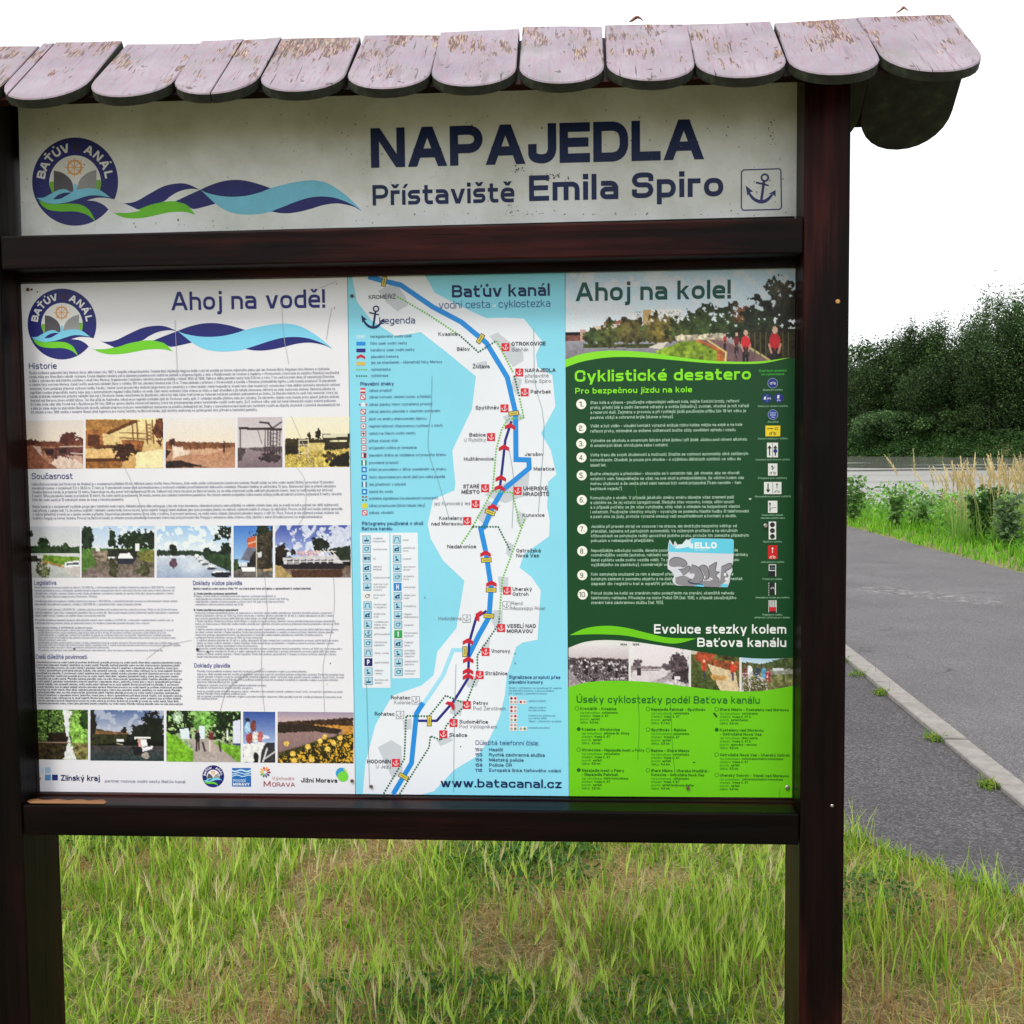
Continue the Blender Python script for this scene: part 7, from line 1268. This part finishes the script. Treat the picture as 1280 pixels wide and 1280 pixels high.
# broad little leaves of clover-like weeds in patches
def leafpatch(name, cen, n, rad, hmax, size, pal, label, cat, parent=None, kind='stuff', mat=GRASSM, zf=None, up_=.6):
    """many small two-faced leaves over a patch"""
    n = int(n); cx = cen[rng.integers(0, len(cen), n)]; r = rad * np.sqrt(rng.random(n)) ; a = rng.uniform(0, 6.28, n); P0 = np.column_stack([cx[:, 0] + r * np.cos(a), cx[:, 1] + r * np.sin(a), np.zeros(n)])
    P0[:, 2] = (zf(P0[:, 0], P0[:, 1]) if zf else 0) + rng.random(n) ** .7 * hmax * (1 - .5 * (r / rad) ** 2)
    return leaves(name, P0, size, pal, label, cat, parent, kind, mat, up_)
def leaves(name, P0, size, pal, label=None, cat=None, parent=None, kind=None, mat=LEAFM, up_=.4, cols=None, asp=.6):
    n = len(P0); d = rng.normal(0, 1, (n, 3)); d[:, 2] = d[:, 2] * .6; d /= np.linalg.norm(d, axis=1)[:, None]; nn = rng.normal(0, 1, (n, 3)); nn[:, 2] += up_ * 2; s_ = np.cross(d, nn); s_ /= np.linalg.norm(s_, axis=1)[:, None] + 1e-9
    sz = size * rng.uniform(.55, 1.3, (n, 1)); V = np.stack([P0, P0 + d * sz * .55 + s_ * sz * asp * .5, P0 + d * sz, P0 + d * sz * .5 - s_ * sz * asp * .5], 1)
    c = (pick(pal, n) if cols is None else cols); C = np.repeat(c[:, None], 4, 1)
    o = mesh_np(name, V, np.arange(n * 4).reshape(-1, 4), mat, parent, C.reshape(-1, 3))
    if label: tag(o, label, cat, kind=kind)
    elif kind: o['kind'] = kind
    return o
dkg = np.array([[.035, .11, .015], [.06, .16, .025], [.09, .20, .035]])
cc = np.array([G(x, y)[:2] for x, y in ((640, 1068), (680, 1062), (610, 1075), (700, 1085), (590, 1270), (470, 1265), (655, 1100), (820, 1280), (140, 1060), (1080, 1130))])
leafpatch('clover_patch', cc, 5200, .22, .085, .022, dkg, 'dark green low clover patches in the meadow grass', 'clover')
# weeds sprouting along the kerb joint
for (x, y, n, r, lab) in ((1107, 869, 120, .07, 'small green weed tuft in the gap beside the kerb, farthest of the four'), (1173, 926, 90, .07, 'low weed tuft at the joint between two kerb stones'), (1240, 985, 110, .06, 'round green weed growing tight against the kerb, nearest of the four'), (1078, 846, 240, .09, 'long strip of weeds along the kerb next to the board post')):
    c = G(x - 2, y)[:2]; o = empty('kerb_weed', (*c, 0)); tag(o, lab, 'weed', 'weeds growing along the kerb')
    k = 1 if n != 240 else 3
    leafpatch('leaf_cluster', np.array([c + kd * t for t in np.linspace(0, .5 * (k - 1), k)]), n * 2, r * .9, .04, .017, green * .55, None, None, o, 'stuff')
    blades_n = 26; bb = np.column_stack([c + rng.normal(0, r * .5, (blades_n, 2)), np.zeros(blades_n)])
    bo = blades('blade_tuft', bb, rng.uniform(.04, .09, blades_n), rng.uniform(.01, .05, blades_n), rng.uniform(0, 6.28, blades_n), np.full(blades_n, .005), pick(green, blades_n), pick(green, blades_n), None, None); bo['kind'] = 'stuff'; bo.parent = o; bo.matrix_parent_inverse = Matrix.Translation(-Vector(o.location))

# ---- the verge between path and river
def along(s_lo, s_hi, d_lo, d_hi, n):          # points by distance across (s) and along the river, ahead of the camera
    s = rng.uniform(s_lo, s_hi, n); t = rng.uniform(d_lo, d_hi, n); return ndir[0] * s + tdir[0] * t, ndir[1] * s + tdir[1] * t
E_T = tdir @ e0; PS = (ndir @ e0 + ndir @ e1) / 2
def side(x, y): return (np.stack([x, y], -1) - e0) @ np.array([ed[1], -ed[0]])     # metres beyond the far edge of the path
def verge(n, dlo, dhi):
    u = rng.uniform(-6, 34, n); v_ = rng.uniform(dlo, dhi, n) ** 1.0; xy = e0 + ed * u[:, None] + np.array([ed[1], -ed[0]]) * v_[:, None]
    s = xy @ ndir; ok = (s < S_NEAR + .6); return xy[ok]
vg = np.array([[.12, .36, .012], [.17, .46, .02], [.26, .54, .03], [.07, .24, .01]])
xy = verge(26000, .02, 3.0); n = len(xy); z = height(xy[:, 0], xy[:, 1])
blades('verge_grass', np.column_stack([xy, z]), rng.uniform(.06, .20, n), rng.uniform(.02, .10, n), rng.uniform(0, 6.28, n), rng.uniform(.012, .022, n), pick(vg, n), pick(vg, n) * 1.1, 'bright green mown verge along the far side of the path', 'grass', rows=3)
xy = verge(130000, 1.0, 13.0); n = len(xy); z = height(xy[:, 0], xy[:, 1]); hh = .32 + .62 * vnoise(xy[:, 0], xy[:, 1], .8, 41)
P0 = np.column_stack([xy, z + rng.random(n) ** .8 * hh * ss(.8, 2.6, side(xy[:, 0], xy[:, 1])) * 1.0])
leaves('riverside_weeds', P0, .085, np.array([[.08, .28, .02], [.14, .40, .03], [.22, .48, .05], [.05, .17, .02], [.30, .44, .14]]), 'dense green nettles and weeds on the river bank beyond the path', 'weeds', kind='stuff', mat=GRASSM, up_=.3)
n2 = 9000; xy = verge(n2, 2.6, 13.0); n = len(xy); z = height(xy[:, 0], xy[:, 1])
blades('bank_grass', np.column_stack([xy, z]), rng.uniform(.30, .75, n), rng.uniform(.1, .35, n), rng.uniform(0, 6.28, n), rng.uniform(.012, .022, n), pick(vg, n) * .9, pick(vg, n) * 1.3, 'tall green grass on the river bank', 'grass', rows=3)
# tall dry grasses with plumes; feet placed on the bank where they stand
def at_depth(px, d):                              # ground point straight below a sight line column, d metres ahead
    r = ray(px, 600); k = d / math.hypot(r[0], r[1]); return CAM[:2] + r[:2] * k
def reeds(spec, label, grp=None):
    B, H, LN, AZ, W_, C0, C1 = [], [], [], [], [], [], []
    wind = math.atan2(-.15, -1)
    for px, d, top in spec:
        x, y = at_depth(px, d); z0 = float(height(np.array(x), np.array(y))); r = ray(px, top); dist = math.hypot(r[0], r[1]); zt = CAM[2] + r[2] / dist * d; h = zt - z0
        if h < .3: continue
        ln = h * rng.uniform(.03, .34); az = wind + rng.normal(0, .9) + (math.pi if rng.random() < .3 else 0); c = np.array([.62, .50, .27]) * rng.uniform(.85, 1.1)
        B.append((x, y, z0)); H.append(h); LN.append(ln); AZ.append(az); W_.append(.012); C0.append(np.array([.14, .28, .04])); C1.append(c)
        for k in range(30):
            t = k / 30; f_ = .70 + .29 * t; q = (x + math.cos(az) * ln * f_ ** 2, y + math.sin(az) * ln * f_ ** 2, z0 + h * (f_ - .25 * (ln / h) * f_ * f_)); B.append(q); H.append(rng.uniform(.04, .12) * (1.15 - t)); LN.append(rng.uniform(.01, .05) * (1.2 - t)); AZ.append(az + rng.normal(0, .9)); W_.append(.022); C0.append(c); C1.append(np.minimum(c * 1.2, .75))
        for k in range(3): B.append((x, y, z0)); H.append(h * rng.uniform(.3, .6)); LN.append(h * rng.uniform(.1, .3)); AZ.append(rng.uniform(0, 6.28)); W_.append(.018); C0.append(np.array([.10, .26, .03])); C1.append(np.array([.20, .38, .06]))
    o = blades('dry_reed_grass', np.array(B), np.array(H), np.array(LN), np.array(AZ), np.array(W_), np.array(C0), np.array(C1), label, 'grass', rows=3); return o
sp = [(1139, 20, 558), (1146, 20.4, 554)]
reeds(sp, 'pair of lone dry grass stalks standing up nearest the board post')
sp = []
for c_, w_, n_, tp in ((1184, 9, 9, 576), (1202, 12, 20, 572), (1212, 4, 8, 560), (1228, 12, 16, 578), (1248, 10, 22, 562), (1264, 12, 20, 572), (1280, 10, 18, 562), (1310, 20, 14, 572), (1340, 20, 10, 578)):
    for _ in range(n_): sp.append((rng.normal(c_, w_ * .5), rng.uniform(17.5, 21), tp + abs(rng.normal(0, 18)) - 3))
reeds(sp, 'straw coloured plumed reed grasses swaying on the bank in front of the water')
# single leafy weeds that stand out on the bank
def weed_plant(px, d, top, wd, nl, label, pal):
    x, y = at_depth(px, d); z0 = float(height(np.array(x), np.array(y))); r = ray(px, top); h = CAM[2] + r[2] / math.hypot(r[0], r[1]) * d - z0; w_ = wd / F_PX * d
    o = tag(empty('weed_plant', (x, y, z0)), label, 'weed', 'leafy weeds on the river bank'); B, T_ = [], []
    lp = []
    for k in range(9):
        a = rng.uniform(0, 6.28); rr = w_ * rng.uniform(.1, .5); hh_ = h * rng.uniform(.55, 1.0); B.append((rr, a, hh_))
        for t in np.linspace(.25, 1, int(nl / 9)):
            for _ in range(2): lp.append((x + math.cos(a) * rr * t ** 1.3 + rng.normal(0, .03), y + math.sin(a) * rr * t ** 1.3 + rng.normal(0, .03), z0 + hh_ * t + rng.normal(0, .02)))
    n = len(B); Bn = np.array(B); st = blades('stem', np.column_stack([np.full(n, x), np.full(n, y), np.full(n, z0)]), Bn[:, 2], Bn[:, 0], Bn[:, 1], np.full(n, .02), np.tile([.09, .12, .04], (n, 1)), np.tile([.10, .16, .05], (n, 1)), None, None, curl=.3)
    st.parent = o; st.matrix_parent_inverse = Matrix.Translation(-Vector(o.location))
    leaves('foliage', np.array(lp), .11, pal, parent=o, mat=GRASSM, up_=.8)
pal1 = np.array([[.10, .24, .05], [.15, .30, .07], [.20, .36, .10]]); pal2 = np.array([[.05, .13, .03], [.08, .18, .04]])
weed_plant(1119, 20.5, 600, 34, 190, 'light green leafy weed with spreading leaves, alone before the bright water', pal1)
weed_plant(1068, 21.5, 594, 40, 220, 'bushy green weed half hidden behind the right post of the board', pal1)
weed_plant(1150, 21, 618, 30, 120, 'low light green weed between the lone leafy one and the reed grasses', pal1)
weed_plant(1228, 18.5, 598, 46, 380, 'tall dark stemmed weed bush under the reed grasses', pal2)
weed_plant(1262, 17.5, 612, 40, 300, 'grey green weed bush at the right end of the bank', np.array([[.10, .18, .07], [.16, .24, .11]]))

# ---- trees on the far bank
TP = np.array([[.026, .062, .016], [.042, .088, .022], [.070, .125, .034], [.018, .042, .013]])
def crown_pts(c, rx, rz, n, clumps, lo=.25):
    k = rng.normal(0, 1, (clumps, 3)); k /= np.linalg.norm(k, axis=1)[:, None]; k[:, 2] = np.where(rng.random(clumps) < .5, np.abs(k[:, 2]), k[:, 2]); k = np.sign(k) * np.abs(k) ** .75; k *= (rng.random((clumps, 1)) ** .4) * .80; cs = rng.uniform(.20, .42, clumps); i = rng.integers(0, clumps, n)
    d = rng.normal(0, 1, (n, 3)); d /= np.linalg.norm(d, axis=1)[:, None]; p = k[i] + d * (rng.random((n, 1)) ** .8) * cs[i][:, None]; p = p * np.array([rx, rx * .8, rz]) + c
    br = .75 + .5 * (i % 7) / 6.0; return p, br
def tube(name, segs, parent, mat=BARK, ns=7):
    V, F = [], []
    for pts in segs:
        b = len(V); m_ = len(pts)
        for k, (c, r) in enumerate(pts):
            c = np.array(c, float); d = np.array(pts[min(k + 1, m_ - 1)][0], float) - np.array(pts[max(k - 1, 0)][0], float); d /= np.linalg.norm(d) + 1e-9; a = np.cross(d, [0.3, .9, .1]); a /= np.linalg.norm(a); b2 = np.cross(d, a)
            V += [tuple(c + (a * math.cos(2 * math.pi * j / ns) + b2 * math.sin(2 * math.pi * j / ns)) * r) for j in range(ns)]
        F += [[b + k * ns + j, b + k * ns + (j + 1) % ns, b + (k + 1) * ns + (j + 1) % ns, b + (k + 1) * ns + j] for k in range(m_ - 1) for j in range(ns)]
    return mesh_py(name, V, F, mat, parent, smooth=True)
def tree(name, px, d, top, wpx, label, pal=TP, n=12000, low=-.04, clumps=70, leafs=.27, group='trees on the far bank of the river', cat='tree'):
    if d > 130: d = d - D0 + shore_d(px) + 3
    x, y = at_depth(px, d); z0 = float(height(np.array(x), np.array(y))); r = ray(px, top); H = CAM[2] + r[2] / math.hypot(r[0], r[1]) * d - z0; R_ = wpx / 2 / F_PX * d * 1.3
    o = tag(empty(name, (x, y, z0)), label, cat, group); segs = []
    bend = rng.normal(0, .03, 2); tr = H * .010 + .05
    pts = [((x + bend[0] * H * t * t, y + bend[1] * H * t * t, z0 - .3 + (H * .86) * t), tr * (1 - .85 * t)) for t in np.linspace(0, 1, 7)]; segs.append(pts)
    for k in range(9):
        t = rng.uniform(.22, .8); a = rng.uniform(0, 6.28); b0 = np.array(pts[0][0]) * (1 - t) + np.array(pts[-1][0]) * t; L = R_ * rng.uniform(.5, .95); e = b0 + np.array([math.cos(a) * L, math.sin(a) * L * .8, L * rng.uniform(.4, 1.0)]); m2 = (b0 + e) / 2 + np.array([0, 0, -L * .08]); segs.append([(tuple(b0), tr * .45), (tuple(m2), tr * .28), (tuple(e), tr * .06)])
    tube('trunk', segs, o)
    n = int(n * 2.0)
    P_, br = crown_pts(np.array([x + bend[0] * H * .4, y + bend[1] * H * .4, z0 + H * (.5 + low / 2)]), R_, H * (.5 - low / 2) * 1.02, n, clumps)
    cols = pick(pal, n) * br[:, None]; leaves('crown', P_, leafs, pal, parent=o, mat=LEAFM, up_=.35, cols=cols, asp=.75)
D0 = 150
def shore_d(px):
    r = ray(px, 570); u = r[:2] / math.hypot(r[0], r[1]); return (S_FAR + 1.0 - ndir @ CAM[:2]) / (ndir @ u)
tp2 = TP * 1.35; tp3 = TP * np.array([1.6, 1.5, 1.9])
tree('broadleaf_tree', 1088, D0 + 26, 417, 74, 'distant paler grey green tree just right of the board post, lowest in the treeline', tp3, 7000)
tree('broadleaf_tree', 1128, D0 + 14, 409, 70, 'dark tree second in the treeline, rounded top below its taller neighbour', TP, 9000)
tree('poplar_tree', 1155, D0 + 9, 391, 50, 'dark narrow tree with a ragged thin top rising over the round willow bush', TP, 8000, clumps=26)
tree('broadleaf_tree', 1186, D0 + 12, 393, 76, 'broad dark tree in the middle of the treeline with an even rounded top', tp2, 10000)
tree('broadleaf_tree', 1214, D0 + 6, 392, 62, 'dark tree left of the gap of sky in the treeline', TP, 9000)
tree('broadleaf_tree', 1256, D0 + 4, 350, 74, 'tallest light green tree with an open crown, right of the gap of sky', tp3, 12000, clumps=80)
tree('broadleaf_tree', 1296, D0 + 8, 342, 80, 'tall tree cut by the right edge of the photo', tp2, 10000)
tree('broadleaf_tree', 1236, D0 + 2, 432, 66, 'low dark tree filling the foot of the gap of sky', TP, 8000)
tree('broadleaf_tree', 1160, D0 + 1, 446, 60, 'low dark tree behind the two waterside bushes', TP * .9, 7000)
tree('broadleaf_tree', 1082, D0 + 3, 452, 60, 'low dark tree behind the round willow bush beside the post', TP, 7000)
# waterside bushes
ds = []
def bush(px, d, top, wpx, label, pal, n): tree('willow_bush', px, d, top, wpx, label, pal, n, low=-.05, clumps=26, leafs=.32, group='bushes at the far waterline', cat='bush')
bush(1108, D0 - 1, 512, 84, 'large round grey green willow bush hanging over the far waterline', tp3 * 1.35, 11000)
bush(1172, D0 + 1, 512, 56, 'smaller dark green bush right of the round willow', tp2 * 1.1, 6000)
bush(1222, D0 + 2, 520, 60, 'low bush at the far waterline below the gap of sky', TP * 1.1, 5000)
# the continuous wood behind and to both sides of the trees one can tell apart
def belt(name, t0, t1, s0, s1, n, hmin, hmax, size, pal, label, cat, clump=3.2, dens=700):
    m_ = int(dens); s = rng.uniform(s0, s1, m_); t = rng.uniform(t0, t1, m_); cx = np.stack([ndir[0] * s + tdir[0] * t, ndir[1] * s + tdir[1] * t], -1); H = rng.uniform(hmin, hmax, m_) * (.75 + .35 * vnoise(cx[:, 0] + 300, cx[:, 1] + 300, .09, 5)); zc = rng.uniform(.06, 1, m_) * H; i = rng.integers(0, m_, n); d = rng.normal(0, 1, (n, 3)); d /= np.linalg.norm(d, axis=1)[:, None]
    P_ = np.column_stack([cx[i], zc[i]]) + d * (rng.random((n, 1)) ** .7) * clump * np.array([1, 1, .8]); P_[:, 2] = np.maximum(P_[:, 2], .05) + height(P_[:, 0], P_[:, 1]); br = (.6 + .7 * (i % 11) / 10)
    return leaves(name, P_, size, pal, label, cat, None, 'stuff', LEAFM, .35, cols=pick(pal, n) * br[:, None], asp=.75)
def shore_t(px): d = shore_d(px); return tdir @ at_depth(px, d)
tA, tB = sorted((shore_t(1560), shore_t(820)))
belt('riverside_wood', tA, tB, S_FAR + 7, S_FAR + 22, 210000, 9, 17, .52, TP, 'continuous dark green wood behind the far bank of the river', 'wood', 2.6, 2600)
belt('far_bank_reeds', tA, tB, S_FAR - 1.0, S_FAR + 5, 110000, .15, 1.9, .34, np.array([[.04, .10, .02], [.055, .13, .025], [.03, .075, .018]]), 'band of green reeds and low scrub along the far waterline', 'reeds', .75, 4200)
# the same wood, bank growth and meadow carried on to the left, behind the board
belt('riverside_wood', tB, tB + 260, S_FAR + 6, S_FAR + 24, 60000, 9, 17, 1.1, TP, 'continuation of the dark green wood along the far bank behind the board', 'wood', 3.4, 1800)
belt('far_bank_reeds', tB, tB + 260, S_FAR - 1.0, S_FAR + 5, 26000, .15, 1.9, .8, np.array([[.04, .10, .02], [.055, .13, .025], [.03, .075, .018]]), 'continuation of the green reeds along the far waterline behind the board', 'reeds', .9, 2600)
n = 90000; q = np.stack([rng.uniform(-45, 8, n), rng.uniform(8.5, 60, n)], -1); s_ = q @ ndir; q = q[(s_ < S_NEAR + 1)]
ml = (np.array(left) + np.array(right)) / 2; hwd = np.linalg.norm(np.array(left) - np.array(right), axis=1) / 2
seg = np.concatenate([np.linspace(a, b, 12) for a, b in zip(ml[:-1], ml[1:])]); dm = np.min(np.linalg.norm(q[:, None] - seg[None], axis=2) if len(q) * len(seg) < 4e6 else np.concatenate([np.linalg.norm(c_[:, None] - seg[None], axis=2) for c_ in np.array_split(q, 24)]), axis=1)
pl = [tuple(a) for a in poly]; ins = np.zeros(len(q), bool)
for i in range(len(pl)):
    (x0, y0), (x1, y1) = pl[i - 1], pl[i]
    if y0 != y1: ins ^= ((y0 > q[:, 1]) != (y1 > q[:, 1])) & (q[:, 0] < (x1 - x0) * (q[:, 1] - y0) / (y1 - y0) + x0)
q = q[(dm > hwd.mean() + .15) & ~ins]; n = len(q); q3 = np.column_stack([q, height(q[:, 0], q[:, 1])])
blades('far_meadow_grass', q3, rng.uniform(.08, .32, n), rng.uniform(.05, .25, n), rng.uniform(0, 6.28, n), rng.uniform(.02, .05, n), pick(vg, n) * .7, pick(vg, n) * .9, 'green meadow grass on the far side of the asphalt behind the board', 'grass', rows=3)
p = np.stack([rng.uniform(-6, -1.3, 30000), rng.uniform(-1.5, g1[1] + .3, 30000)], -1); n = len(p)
blades('meadow_grass', np.column_stack([p, np.zeros(n)]), rng.uniform(.04, .13, n), rng.uniform(.03, .12, n), rng.uniform(0, 6.28, n), rng.uniform(.005, .011, n), pick(green, n) * .8, pick(green, n), 'green grass to the left of the information board', 'grass', rows=3)
